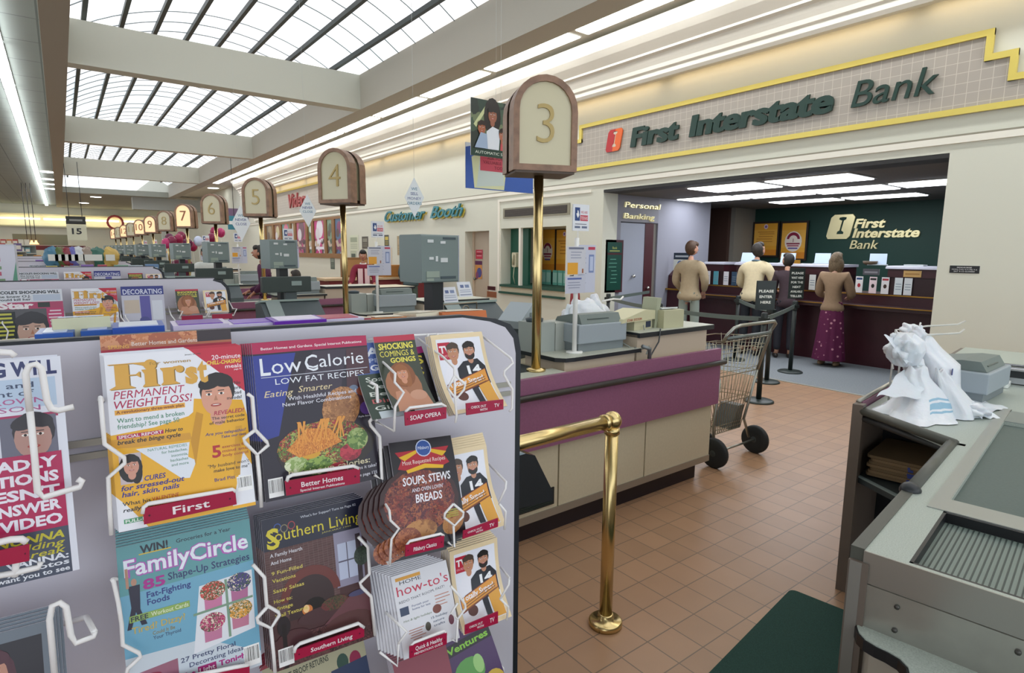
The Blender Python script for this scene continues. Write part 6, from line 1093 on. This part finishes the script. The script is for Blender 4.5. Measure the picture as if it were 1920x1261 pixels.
def pleat(m, P0, prof, seed=1, seg=44, sq=.8, amp=.16, patch=None):
    rnd = random.Random(seed); n = len(prof); v = []; ph = [rnd.uniform(0, 6) for _ in range(4)]; fr = (3, 5, 8, 13); N = 6; rows = []
    for i in range(n-1):
        for j in range(N if i < n-2 else N+1): t = j/N; rows.append([prof[i][q]*(1-t)+prof[i+1][q]*t for q in range(4)])
    for i, (r, z, ox, oy) in enumerate(rows):
        u = i/len(rows)
        for k in range(seg):
            t = 2*PI*k/seg; w = 1+amp*(math.sin(fr[0]*t+ph[0]+u*2)*.6+math.sin(fr[1]*t+ph[1]-u*3)*.5+math.sin(fr[2]*t+ph[2]+u*5)*.35+math.sin(fr[3]*t+ph[3]-4*u)*.2)
            v.append((P0[0]+ox+r*w*math.cos(t), P0[1]+oy+r*w*sq*math.sin(t), P0[2]+max(.003, z+.012*u*math.sin(4*t+ph[0]))))
    A_, B_ = [], []
    for i in range(len(rows)-1):
        for k in range(seg):
            f = (i*seg+k, i*seg+(k+1) % seg, (i+1)*seg+(k+1) % seg, (i+1)*seg+k); c = v[f[0]]; t = 2*PI*k/seg
            (B_ if patch and patch[0] < t < patch[1] and patch[2] < c[2] < patch[3] and i % 4 else A_).append(f)
    m.add(v, A_+[list(range((len(rows)-1)*seg, len(rows)*seg))], BAG, None, True)
    if B_: m.add(v, B_, mat('#8fb6cc', .4), None, True)
bagtop('plastic_bag', 'white plastic bag spread open at the front of the bag stand with blue print', lambda m: (pleat(m, (-.14, -.0, 0), [(.2, .003, -.02, .0), (.16, .025, 0, 0), (.125, .07, .02, 0), (.09, .12, .03, .01), (.06, .17, .035, .03), (.045, .21, .04, .03)], 5, patch=(3.7, 4.75, .03, .085)), pleat(m, (-.02, -.12, 0), [(.11, .003, 0, 0), (.1, .03, 0, 0), (.08, .08, -.01, .02), (.05, .15, -.03, .05), (.02, .2, -.05, .07)], 9, amp=.12), sheet(m, ((-.32, .13, .085), (-.24, -.02, .1), (-.1, -.0, .18), (-.13, .08, .2)))))
bagtop('plastic_bag', 'tall white bag hanging from the bag stand and flaring onto the counter', lambda m: (pleat(m, (.12, .0, 0), [(.2, .003, .05, -.02), (.16, .03, .03, -.02), (.14, .1, 0, -.02), (.125, .2, 0, -.02), (.1, .27, -.01, .04), (.07, .32, -.03, .06), (.03, .35, -.04, .08)], 4, amp=.09, sq=.65), sheet(m, ((.16, -.1, .02), (.42, -.16, .004), (.38, -.02, .004), (.18, .02, .04))), m.box((.02, -.085, .17), (.03, -.082, .2), mat('#33447c', .5)), m.box((.0, -.1, .11), (.03, -.097, .13), mat('#33447c', .5))))
bagtop('plastic_bag', 'crumpled white plastic bag bulging at the top left of the bag stand', lambda m: (blob(m, (-.08, .1, .275), (.09, .06, .06), 8, .22), pleat(m, (-.07, .08, .2), [(.05, .0, 0, 0), (.07, .04, 0, 0), (.085, .08, 0, 0), (.075, .12, -.01, 0), (.04, .15, -.02, .01)], 14, amp=.14), sheet(m, ((-.17, .16, .35), (-.17, .06, .23), (-.02, .05, .24), (-.05, .13, .34))), blob(m, (.0, .06, .345), (.035, .03, .04), 5, .2), blob(m, (-.05, .05, .2), (.05, .04, .05), 12, .2)))
bagtop('plastic_bag', 'small white bag bunched on the rear arm of the bag stand', lambda m: (blob(m, (.14, .12, .35), (.08, .04, .03), 9, .2), sheet(m, ((.08, .13, .345), (.1, .05, .25), (.2, .04, .3), (.2, .12, .36)))))
bagtop('plastic_bag', 'thin clear-white plastic bag lying flat on the counter beside the printer', lambda m: (sheet(m, ((-.02, -.2, .006), (.3, -.27, .006), (.42, -.12, .006), (.12, -.06, .01))), sheet(m, ((-.05, -.22, .004), (.05, -.27, .004), (.05, -.1, .1), (-.04, -.08, .1))), blob(m, (.0, -.17, .03), (.07, .07, .03), 15, .2)))
# bags beside the register of lane 3
t = MB(); blob(t, (0, 0, .13), (.17, .12, .13), 21, .16); blob(t, (.12, .02, .2), (.06, .05, .08), 22, .25); sheet(t, ((-.22, 0, .1), (-.1, -.1, .05), (.05, -.08, .24), (-.14, .03, .25))); t.build('plastic_bag', loc=(2.9, 2.95, 1.02), label='bulging white plastic bag behind the printers of the nearest checkout counter', cat='plastic bag')
t = MB(); blob(t, (0, 0, .1), (.11, .1, .1), 31, .2); t.tube([(.08, 0, .2), (.2, .0, .21), (.3, .02, .2), (.34, .03, .22)], .007, WHITE, seg=6); t.build('plastic_bag', loc=(3.1, 3.05, 1.06), label='second white bag on a bag arm behind the cream card machine', cat='plastic bag')
t = thing('bag_cart_handle', 'curved grey metal handle behind the nearest brass pole', 'handle', (2.6, 4.2, 0)); MB().tube([(-.28, 0, .8), (-.28, 0, .95), (-.22, 0, 1.0), (-.1, 0, 1.03), (.25, 0, 1.04), (.33, 0, 1.01), (.34, 0, .93), (.34, 0, .8)], .013, mat('#6a6c5c', .35, .7), seg=8).build('handle', t); MB().box((-.3, -.02, 0), (-.26, .02, .8), DK).box((.32, -.02, 0), (.36, .02, .8), DK).build('frame', t)
# ================================================================ people
def skin(V, E, R, sub=2, root=0):
    me = bpy.data.meshes.new('sk'); me.from_pydata(V, E, []); o = bpy.data.objects.new('sk', me); C.objects.link(o)
    md = o.modifiers.new('Skin', 'SKIN'); md.use_smooth_shade = True
    for i, r in enumerate(R):
        q = me.skin_vertices[0].data[i]; q.radius = r if isinstance(r, (tuple, list)) else (r, r); q.use_root = (i == root)
    o.modifiers.new('s', 'SUBSURF').levels = sub; o.modifiers['s'].render_levels = sub
    dg = bpy.context.evaluated_depsgraph_get(); ev = o.evaluated_get(dg); m2 = ev.to_mesh()
    v = [tuple(p.co) for p in m2.vertices]; f = [tuple(p.vertices) for p in m2.polygons]
    ev.to_mesh_clear(); bpy.data.objects.remove(o); bpy.data.meshes.remove(me); return v, f
def person(label, loc, rz, h=1.75, skinc='#c99a7c', hair='#3a2a1c', top='#a99a7c', legs='#8a8f88', pose=None, female=False, hairlen=0, headturn=0, headnod=0, lean=0, skirt=None, collar=None, shoes='#2a2420', group=None, lower=True, vest=None):
    s = h/1.75; t = thing('person', label, 'person', loc, rz, group)
    p = dict(eR=(.25, .02, 1.15), wR=(.2, .2, 1.0), eL=(-.25, .02, 1.15), wL=(-.2, .2, 1.0)); p.update(pose or {})
    sw = .165 if female else .185; cl, sl = math.cos(lean), math.sin(lean)
    def L_(q): x, y, z = q; dz = z-.95; return (x, y*cl+dz*sl if z > .95 else y, .95+dz*cl-y*sl*.3 if z > .95 else z)
    pel, sp, ch, nk, hb = (0, 0, .95), (0, .0, 1.13), (0, -.01, 1.33), (0, -.01, 1.47), (0, .01, 1.56)
    SR, SL = (sw, -.01, 1.41), (-sw, -.01, 1.41)
    J = {k: Vector(L_(q))*s for k, q in dict(pel=pel, sp=sp, ch=ch, nk=nk, hb=hb, SR=SR, SL=SL).items()}
    for k in ('eR', 'wR', 'eL', 'wL'): J[k] = Vector(p[k])*s
    hR, hL = Vector((.09, 0, .9))*s, Vector((-.09, 0, .9))*s; kR, kL = Vector((.1, .02, .5))*s, Vector((-.1, .02, .5))*s; aR, aL = Vector((.1, -.02, .09))*s, Vector((-.1, -.02, .09))*s; tR, tL = Vector((.12, .13, .035))*s, Vector((-.12, .13, .035))*s
    # body with hands
    V = [J['pel'], J['sp'], J['ch'], J['nk'], J['hb'], J['SR'], J['eR'], J['wR'], J['SL'], J['eL'], J['wL'], hR, kR, aR, tR, hL, kL, aL, tL]
    E = [(0, 1), (1, 2), (2, 3), (3, 4), (2, 5), (5, 6), (6, 7), (2, 8), (8, 9), (9, 10), (0, 11), (11, 12), (12, 13), (13, 14), (0, 15), (15, 16), (16, 17), (17, 18)]
    R = [.1, .09, .09, .045, .05, .045, .038, .026, .045, .038, .026, .07, .055, .035, .03, .08, .055, .035, .03]
    R = [r*s for r in R]
    for wi, ei in ((7, 6), (10, 9)):
        d = (V[wi]-V[ei]).normalized(); side = d.cross(Vector((0, 0, 1))).normalized(); up = side.cross(d)
        n0 = len(V); V.append(V[wi]+d*.05*s); R.append((.032*s, .018*s)); E.append((wi, n0))
        for k, (off, ln) in enumerate(((-.03, .065), (-.01, .08), (.01, .075), (.028, .06))):
            a = len(V); V.append(V[n0]+d*.035*s+side*off*s); R.append(.0095*s); E.append((n0, a)); V.append(V[a]+d*ln*.6*s-up*.012*s); R.append(.0085*s); E.append((a, a+1)); V.append(V[a+1]+d*ln*.35*s-up*.03*s); R.append(.007*s); E.append((a+1, a+2))
        a = len(V); V.append(V[wi]+d*.03*s-side*.035*s-up*.01*s); R.append(.011*s); E.append((wi, a)); V.append(V[a]+d*.03*s-side*.018*s-up*.02*s); R.append(.008*s); E.append((a, a+1))
    v, f = skin([tuple(q) for q in V], E, R, 1); SK = mat(skinc, .5); m = MB(); m.add(v, f, SK, None, True)
    hc = J['hb']+Vector((0, .015+.3*sl*.3, .09))*s; HM = Matrix.Translation(hc) @ Matrix.Rotation(headturn, 4, 'Z') @ Matrix.Rotation(-headnod, 4, 'X')
    def hf(x, y, z):                           # skull with jaw: y is forward
        k = 1.0
        if z < 0: k *= 1-.22*z*z*(1 if y > -.2 else 1.6)
        return k
    m.ell((0, 0, 0), (.075*s, .095*s, .12*s), SK, HM, 20, 14, hf); m.prism([(.0, -.03*s), (.028*s, -.025*s), (.0, .02*s)], -.012*s, .012*s, SK, HM @ Matrix.Translation((0, .09*s, 0)), 0)
    for q in (-1, 1): m.ell((q*.075*s, -.005*s, -.005*s), (.012*s, .022*s, .033*s), SK, HM, 8, 6); m.ell((q*.03*s, .086*s, .015*s), (.014*s, .008*s, .008*s), mat('#efe9e4', .4), HM, 8, 6); m.ell((q*.03*s, .092*s, .015*s), (.007*s, .004*s, .007*s), mat('#2a1c16', .4), HM, 8, 6)
    m.ell((0, .085*s, -.055*s), (.026*s, .01*s, .008*s), mat('#9a4f48', .5), HM, 10, 6); m.build('body', t)
    H_ = MB(); HC = mat(hair, .6, noise=.35, scale=60)
    H_.ell((0, -.018*s, .022*s), (.086*s, .1*s, .118*s), HC, HM, 20, 14, lambda x, y, z: 1 if (y < .35 or z > .35) else .8); H_.ell((0, .05*s, .075*s), (.07*s, .055*s, .05*s), HC, HM, 14, 8)
    if hairlen: H_.ell((0, -.04*s, -.06*s), (.108*s, .08*s, (.13+hairlen)*s), HC, HM, 22, 14, lambda x, y, z: 1+.06*math.sin(9*x+5*z)); H_.ell((.06*s, -.01*s, -.07*s), (.045*s, .07*s, .11*s), HC, HM, 14, 8); H_.ell((-.06*s, -.01*s, -.07*s), (.045*s, .07*s, .11*s), HC, HM, 14, 8)
    H_.build('hair', t)
    # upper garment
    bl = Vector((0, .0, .82))*s
    cr = lambda a, b_, k: a*(1-k)+b_*k
    V = [J['sp'], J['ch'], J['nk']+Vector((0, 0, -.015)), cr(J['SR'], J['SR'], 0), J['eR'], cr(J['eR'], J['wR'], .88), J['SL'], J['eL'], cr(J['eL'], J['wL'], .88), J['pel'], bl]
    fw = .125 if female else .15
    R = [(fw*s, .125*s), ((fw+.02)*s, .13*s), (.062*s, .062*s), (.088*s, .088*s), .066*s, .045*s, (.088*s, .088*s), .066*s, .045*s, ((fw+.06)*s, .16*s), ((fw+.07)*s, .16*s)]
    v, f = skin([tuple(q) for q in V], [(0, 1), (1, 2), (1, 3), (3, 4), (4, 5), (1, 6), (6, 7), (7, 8), (0, 9), (9, 10)], R, 2); m = MB(); m.add(v, f, mat(top, .85, bump=.5, scale=26, noise=.05), None, True); g = m.build('sweater', t)
    if collar: MB().tube([J['nk']+Vector((.06*s*math.cos(a*PI/5), .06*s*math.sin(a*PI/5), .015*s-.012*math.sin(a*PI/5))) for a in range(10)], .014*s, mat(collar, .7), closed=True).build('collar', g)
    if vest:
        for q in (-1, 1): MB().box((q*.02*s, .11*s, .9*s), (q*.12*s, .135*s, 1.38*s), mat(vest, .7)).build('vest_front', g)
    if skirt:
        m = MB(); prof = [(.135, 1.02), (.15, .95), (.17, .8), (.185, .6), (.21, .35), (.235, .1)]; seg = 48; v = []
        for i, (r, z) in enumerate(prof):
            for k in range(seg): a = 2*PI*k/seg; w = 1+.05*i/5*math.sin(11*a)+.03*i/5*math.sin(17*a+1); v.append((r*w*math.cos(a)*s, r*w*.85*math.sin(a)*s, z*s))
        m.add(v, [(i*seg+k, i*seg+(k+1) % seg, (i+1)*seg+(k+1) % seg, (i+1)*seg+k) for i in range(len(prof)-1) for k in range(seg)], skirt, None, True); m.build('skirt', t)
    elif lower:
        V = [Vector((0, 0, .93))*s, hR, kR, Vector((.1, -.02, .12))*s, hL, kL, Vector((-.1, -.02, .12))*s]; R = [(.11*s, .09*s), .085*s, .072*s, .06*s, .085*s, .072*s, .06*s]
        v, f = skin([tuple(q) for q in V], [(0, 1), (1, 2), (2, 3), (0, 4), (4, 5), (5, 6)], R, 2); m = MB(); m.add(v, f, mat(legs, .8), None, True); m.build('trousers', t)
    for q in (-1, 1): MB().ell((q*.11*s, .05*s, .04*s), (.045*s, .13*s, .045*s), mat(shoes, .5), None, 14, 8, lambda x, y, z: 1 if z > -.85 else .95).build('shoe', t)
    return t
FL = bpy.data.materials.new('floral_skirt_fabric'); FL.use_nodes = True; nt = FL.node_tree; b = nt.nodes['Principled BSDF']; b.inputs['Roughness'].default_value = .8
tc = nt.nodes.new('ShaderNodeTexCoord'); vo = nt.nodes.new('ShaderNodeTexVoronoi'); vo.inputs['Scale'].default_value = 13; rp = nt.nodes.new('ShaderNodeValToRGB'); nt.links.new(tc.outputs['Object'], vo.inputs['Vector']); nt.links.new(vo.outputs['Distance'], rp.inputs['Fac']); nt.links.new(rp.outputs['Color'], b.inputs['Base Color'])
rp.color_ramp.elements[0].position = .16; rp.color_ramp.elements[0].color = lin('#c48a98'); rp.color_ramp.elements[1].position = .24; rp.color_ramp.elements[1].color = lin('#5c1140')
AW = -PI/2+.12
person('man in a tan sweater and grey-green trousers standing in the bank queue, seen from behind', (8.0, 5.76, 0), AW+.15, 1.78, '#c8957c', '#4a3220', '#a8977a', '#8f9a90', dict(eR=(.25, -.02, 1.14), wR=(.16, .2, .98), eL=(-.24, .0, 1.14), wL=(-.18, .2, .98)), headturn=-.55)
person('man in a cream sweater with a blue-grey collar bending over the teller counter', (8.72, 5.1, 0), AW, 1.78, '#b98a70', '#2c2620', '#d8c9a4', '#22262c', dict(eR=(.28, .18, 1.1), wR=(.16, .38, 1.04), eL=(-.28, .16, 1.1), wL=(-.16, .38, 1.04)), headturn=-.3, headnod=-.5, lean=.2, collar='#5a7484')
person('dark-haired person in dark clothes bending beside the man in the cream sweater', (8.9, 4.62, 0), AW+.5, 1.62, '#b98a70', '#1f1a18', '#3a2a30', '#22222a', dict(eR=(.22, .18, 1.08), wR=(.12, .32, 1.1), eL=(-.22, .16, 1.08), wL=(-.12, .32, 1.1)), female=True, headturn=.5, headnod=-.4, lean=.25)
person('woman in a brown top and long maroon floral skirt standing at the teller counter', (8.83, 3.9, 0), AW, 1.62, '#b9907a', '#6a5a44', '#8f765c', None, dict(eR=(.24, .08, 1.12), wR=(.14, .3, 1.08), eL=(-.24, .08, 1.12), wL=(-.14, .3, 1.08)), female=True, hairlen=.03, headnod=-.25, skirt=FL, shoes='#a08468')
p = W(683, 500, 1, 11.0); person('cashier in a red vest and white shirt behind the cream booth counter, facing the camera', (p.x, 11.05, 0), PI-.35, 1.6, '#a8745c', '#17120f', '#7c1c34', '#22222a', dict(eR=(.24, .1, 1.15), wR=(.3, .3, 1.05), eL=(-.24, .1, 1.15), wL=(-.2, .3, 1.05)), collar='#e8e4e4', vest='#d8b8bc')
p = W(770, 500, 1, 12.1); person('person in a grey-green jacket at the red booth counter, half hidden by the grey box', (p.x, 12.1, 0), -.4, 1.66, '#a8745c', '#1a1613', '#46585c', '#4c5c54', dict(eR=(.26, .1, 1.12), wR=(.2, .34, 1.08)))
p = W(500, 500, 1, 9.6); person('person in a deep purple jacket bending near the sign pole with the five', (p.x, 9.6, 0), 1.2, 1.66, '#b07c64', '#1f1a16', '#4c1c40', '#2a2430', dict(eR=(.28, .1, 1.1), wR=(.24, .34, 1.0)), lean=.12, headnod=-.2)
p = W(556, 520, 1, 8.9); person('child-sized person in a blue denim jacket behind the fifth lane counter', (p.x, 8.9, 0), .3, 1.3, '#b07c64', '#2a221c', '#44608c', '#3c5074')
p = W(1078, 540, 1, 6.2); person('short dark-haired person in a red top behind the white bags of the nearest counter', (p.x, 6.2, 0), .8, 1.27, '#b07c64', '#14110f', '#8a2c34', '#2a2430')
p = W(265, 478, 1, 17.5); person('distant shopper in dark clothes between the far racks', (p.x, 17.5, 0), .8, 1.7, '#b07c64', '#14110f', '#2c3436', '#2a2430', group='distant shoppers')
p = W(385, 478, 1, 13.2); person('distant shopper in a pale shirt behind the lane of the six sign', (p.x, 13.2, 0), 2.8, 1.62, '#a06c54', '#14110f', '#c8ccc8', '#2a2430')
p = W(340, 478, 1, 15.7); person('distant cashier in a plum vest near the pole of the lit seven sign', (p.x, 15.7, 0), 2.6, 1.62, '#a06c54', '#14110f', '#6a2440', '#2a2430')
# ================================================================ far background
def far(px0, py0, px1, py1, y, d, c, nm, lab, cat, group=None, extra=None):
    a = W(px0, py1, 1, y); q = W(px1, py0, 1, y); m = MB().box((a.x, y, a.z), (q.x, y+d, q.z), mat(c, .6) if isinstance(c, str) else c)
    if extra: extra(m, a, q)
    return m.build(nm, label=lab, cat=cat, group=group)
t = thing('deli_canopy', 'long olive-grey service canopy with a dark red edge in the far left background', 'canopy', (0, 38, 0)); a = W(26, 468, 1, 38); q = W(126, 440, 1, 38); ex = W(160, 460, 1, 38).x
MB().box((a.x, 0, a.z+.25), (q.x, 2, q.z), mat('#7a7a60', .6)).build('fascia', t); MB().box((a.x-.1, -.3, a.z), (ex, 0, a.z+.22), mat('#5a1c24', .5)).build('red_edge', t); MB().box((a.x+.1, .1, 0), (a.x+.3, .3, a.z), mat('#7a7a60', .6)).box((q.x-.3, .1, 0), (q.x-.1, .3, a.z), mat('#7a7a60', .6)).build('post', t)
for i, px in enumerate((52, 60, 68)): p = W(px, 458, 1, 37.4); t = MB().lathe([(.12, 0), (.05, .12), (.04, .2)], mat('#ffb070', .5, emit=1.6), seg=12); t.tube([(0, 0, .2), (0, 0, 4.7-p.z)], .015, DK, seg=5); t.build('pendant_lamp', loc=(p.x, 37.4, p.z), label='small glowing pendant lamp under the far canopy, %s of three' % ['left', 'middle', 'right'][i], cat='lamp', group='pendant lamps under the far canopy')
a = W(127, 450, 1, 27); q = W(160, 406, 1, 27); t = thing('aisle_sign', 'hanging white aisle sign with a black heading and the number 15', 'sign', (a.x, 27, a.z)); w_, h = q.x-a.x, q.z-a.z
A = Art(w_, h*.66, '#cfcfb8', step=.004, nu=1, nv=1); A.t('15', .5, .4, .36, '#26282a', .5, .03, al='c'); A.build('number_panel', t, (0, 0, 0)); MB().box((0, .0, h*.67), (w_, .06, h), mat('#2a2c2a', .5)).box((.1, -.01, h*.8), (w_-.1, 0, h*.88), mat('#8a8c88', .5)).build('heading', t); MB().tube([(.1, .03, h), (.1, .03, 4.7-a.z)], .01, DK, seg=4).tube([(w_-.1, .03, h), (w_-.1, .03, 4.7-a.z)], .01, DK, seg=4).build('hanger', t)
p = W(216, 417, 1, 55.5); MB().tube([(.5*math.cos(a*.4), 0, .5*math.sin(a*.4)) for a in range(16)], .09, mat('#b0484c', .6), seg=6, closed=True).build('wreath', loc=(p.x, 55.45, p.z), label='red ring wreath on the far wall', cat='wreath')
for i in range(6): MB().box((-8+2.4*i, 0, 0), (-5.8+2.4*i, .1, .12), mat('#fff0c0', .5, emit=3.5)).build('wall_light', loc=(0, 55.45, 3.62), label='glowing cream light strip on the far wall, %s from the left' % wh[i].replace('leftmost', 'first'), cat='ceiling light', group='cream light strips on the far wall')
BC_ = ['#7c1440', '#9a1c4c', '#b8306c', '#5a1038', '#c8d0e8']; nm_ = ['maroon', 'crimson', 'pink', 'plum', 'silver']
for i, (px, py) in enumerate(((322, 452), (335, 448), (342, 458), (330, 462), (372, 452), (397, 446), (402, 434), (414, 436), (352, 456), (385, 455), (340, 443), (362, 462), (312, 456), (318, 447))):
    y = 15.2+(i % 4)*.35; p = W(px, py, 1, y); m = MB().ell((0, 0, 0), (.1, .1, .12), mat(BC_[i % 5], .25)); m.tube([(0, 0, -.12), (.01, 0, -.4), (0, 0, -p.z)], .004, WHITE, seg=4)
    m.build('balloon', loc=(p.x, y, p.z), label='%s balloon over the far lanes, %s of the cluster' % (nm_[i % 5], ['lowest left', 'left', 'centre left', 'bottom', 'middle', 'right', 'top', 'far right', 'centre', 'lower right', 'upper left', 'lower middle', 'far left', 'upper far left'][i]), cat='balloon', group='balloons over the far lanes')
# shelving with goods past the lanes
GC = ['#b84a4c', '#c8a85a', '#5a8a94', '#8a9a5a', '#d8d4c4', '#6a5a8a', '#c87a4a', '#4a6a4c', '#a8b4bc', '#7a3a44']; gn = ['red', 'yellow', 'teal', 'olive', 'white', 'violet', 'orange', 'green', 'grey', 'maroon']
pm = [MB().box((0, 0, 0), (.16, .2, .22), mat(c, .5)).box((.015, -.004, .05), (.145, 0, .16), mat('#dcd8cc', .5)).build('grocery_box') for c in GC]
protos_g = list(pm)
def goods(x, y, z, k, lab, grp):
    o = pm[k].copy(); C.objects.link(o); o.location = (x, y, z); tag(o, lab, 'box', grp)
def ORD(i): return ['first', 'second', 'third', 'fourth', 'fifth', 'sixth', 'seventh', 'eighth', 'ninth', 'tenth', 'eleventh', 'twelfth', 'thirteenth', 'fourteenth', 'fifteenth', 'sixteenth', 'seventeenth', 'eighteenth', 'nineteenth', 'twentieth'][i] if i < 20 else 'twenty-'+ORD(i-20)
rows = ['nearest', 'second', 'third', 'fourth']; 
for r, (y, xa, xb, zt) in enumerate(((11.3, -2.3, -.8, 1.5), (17.3, -3.0, -.8, 1.65), (22, -3.2, -.8, 1.75), (31, -4.2, -.8, 1.95))):
    t = thing('store_shelf', '%s long grey store shelf unit behind the magazine racks' % rows[r], 'shelf', (0, y, 0)); MB().box((xa, .1, .1), (xb, .5, zt-.24), mat('#8f9490', .6)).build('back_panel', t)
    for z in (zt-.24, zt-.56): MB().box((xa, -.25, z-.03), (xb, .1, z), mat('#b9bcb4', .5)).build('shelf_board', t)
    MB().box((xa, -.2, 0), (xb, .5, .1), mat('#5a5c58', .6)).build('plinth', t)
    n = int((xb-xa)/.18)
    for s_, z in enumerate((zt-.24, zt-.56)):
        for i in range(n): k = random.randrange(10); goods(xa+.01+.18*i, y-.22, z, k, '%s box, %s from the left on the %s shelf of the %s far unit' % (gn[k], ORD(i), ['top', 'lower'][s_], rows[r]), 'boxes on the %s far shelf unit' % rows[r])
for o in protos_g: bpy.data.objects.remove(o)
CB = ['#4a7a94', '#5a6a3c', '#8a3a44', '#6a6ab0', '#c8ccd0', '#9a8a7c', '#3c6a5c', '#c8a85a']; bn = ['blue', 'olive', 'red', 'violet', 'silver', 'tan', 'teal', 'yellow']
for i, px in enumerate((100, 113, 125, 138, 150, 166, 184, 208)):
    p = W(px, 486, 1, 9.2); m = MB(); blob(m, (0, 0, .11), (.1, .06, .13), 40+i, .1, mm=mat(CB[i], .3)); m.box((-.05, -.068, .07), (.05, -.06, .15), mat('#dcdcd4', .4)); m.build('snack_bag', loc=(p.x, 9.35+.0*i, 1.386), label='%s snack bag standing in the row above the far racks' % bn[i], cat='snack bag', group='snack bags in a row above the racks')
t = thing('product_display', 'tall white and green card display with colourful packs at the left edge', 'display', (0, 5.2, 0)); a = W(-40, 560, 1, 5.2); q = W(26, 458, 1, 5.2)
MB().box((a.x, 0, .0), (q.x, .25, q.z), mat('#c8ccd8', .5)).build('card_body', t); A = Art(q.x-a.x, .52, '#d4d4e0', step=.001, nu=1, nv=1); A.poly([(.6, 0), (1, 0), (1, .8)], '#5f9a80'); A.lines(.05, .7, (.8, .62, .46, .3), .05, '#c05a74', .1); A.lines(.05, .7, (.7, .54, .38), .04, '#7a9a74', .1); A.r_(.2, .08, .8, .16, '#b01c4c'); A.el(.4, .92, .12, .12, '#c8687c'); A.build('printed_face', t, (a.x, -.002, q.z-.53))
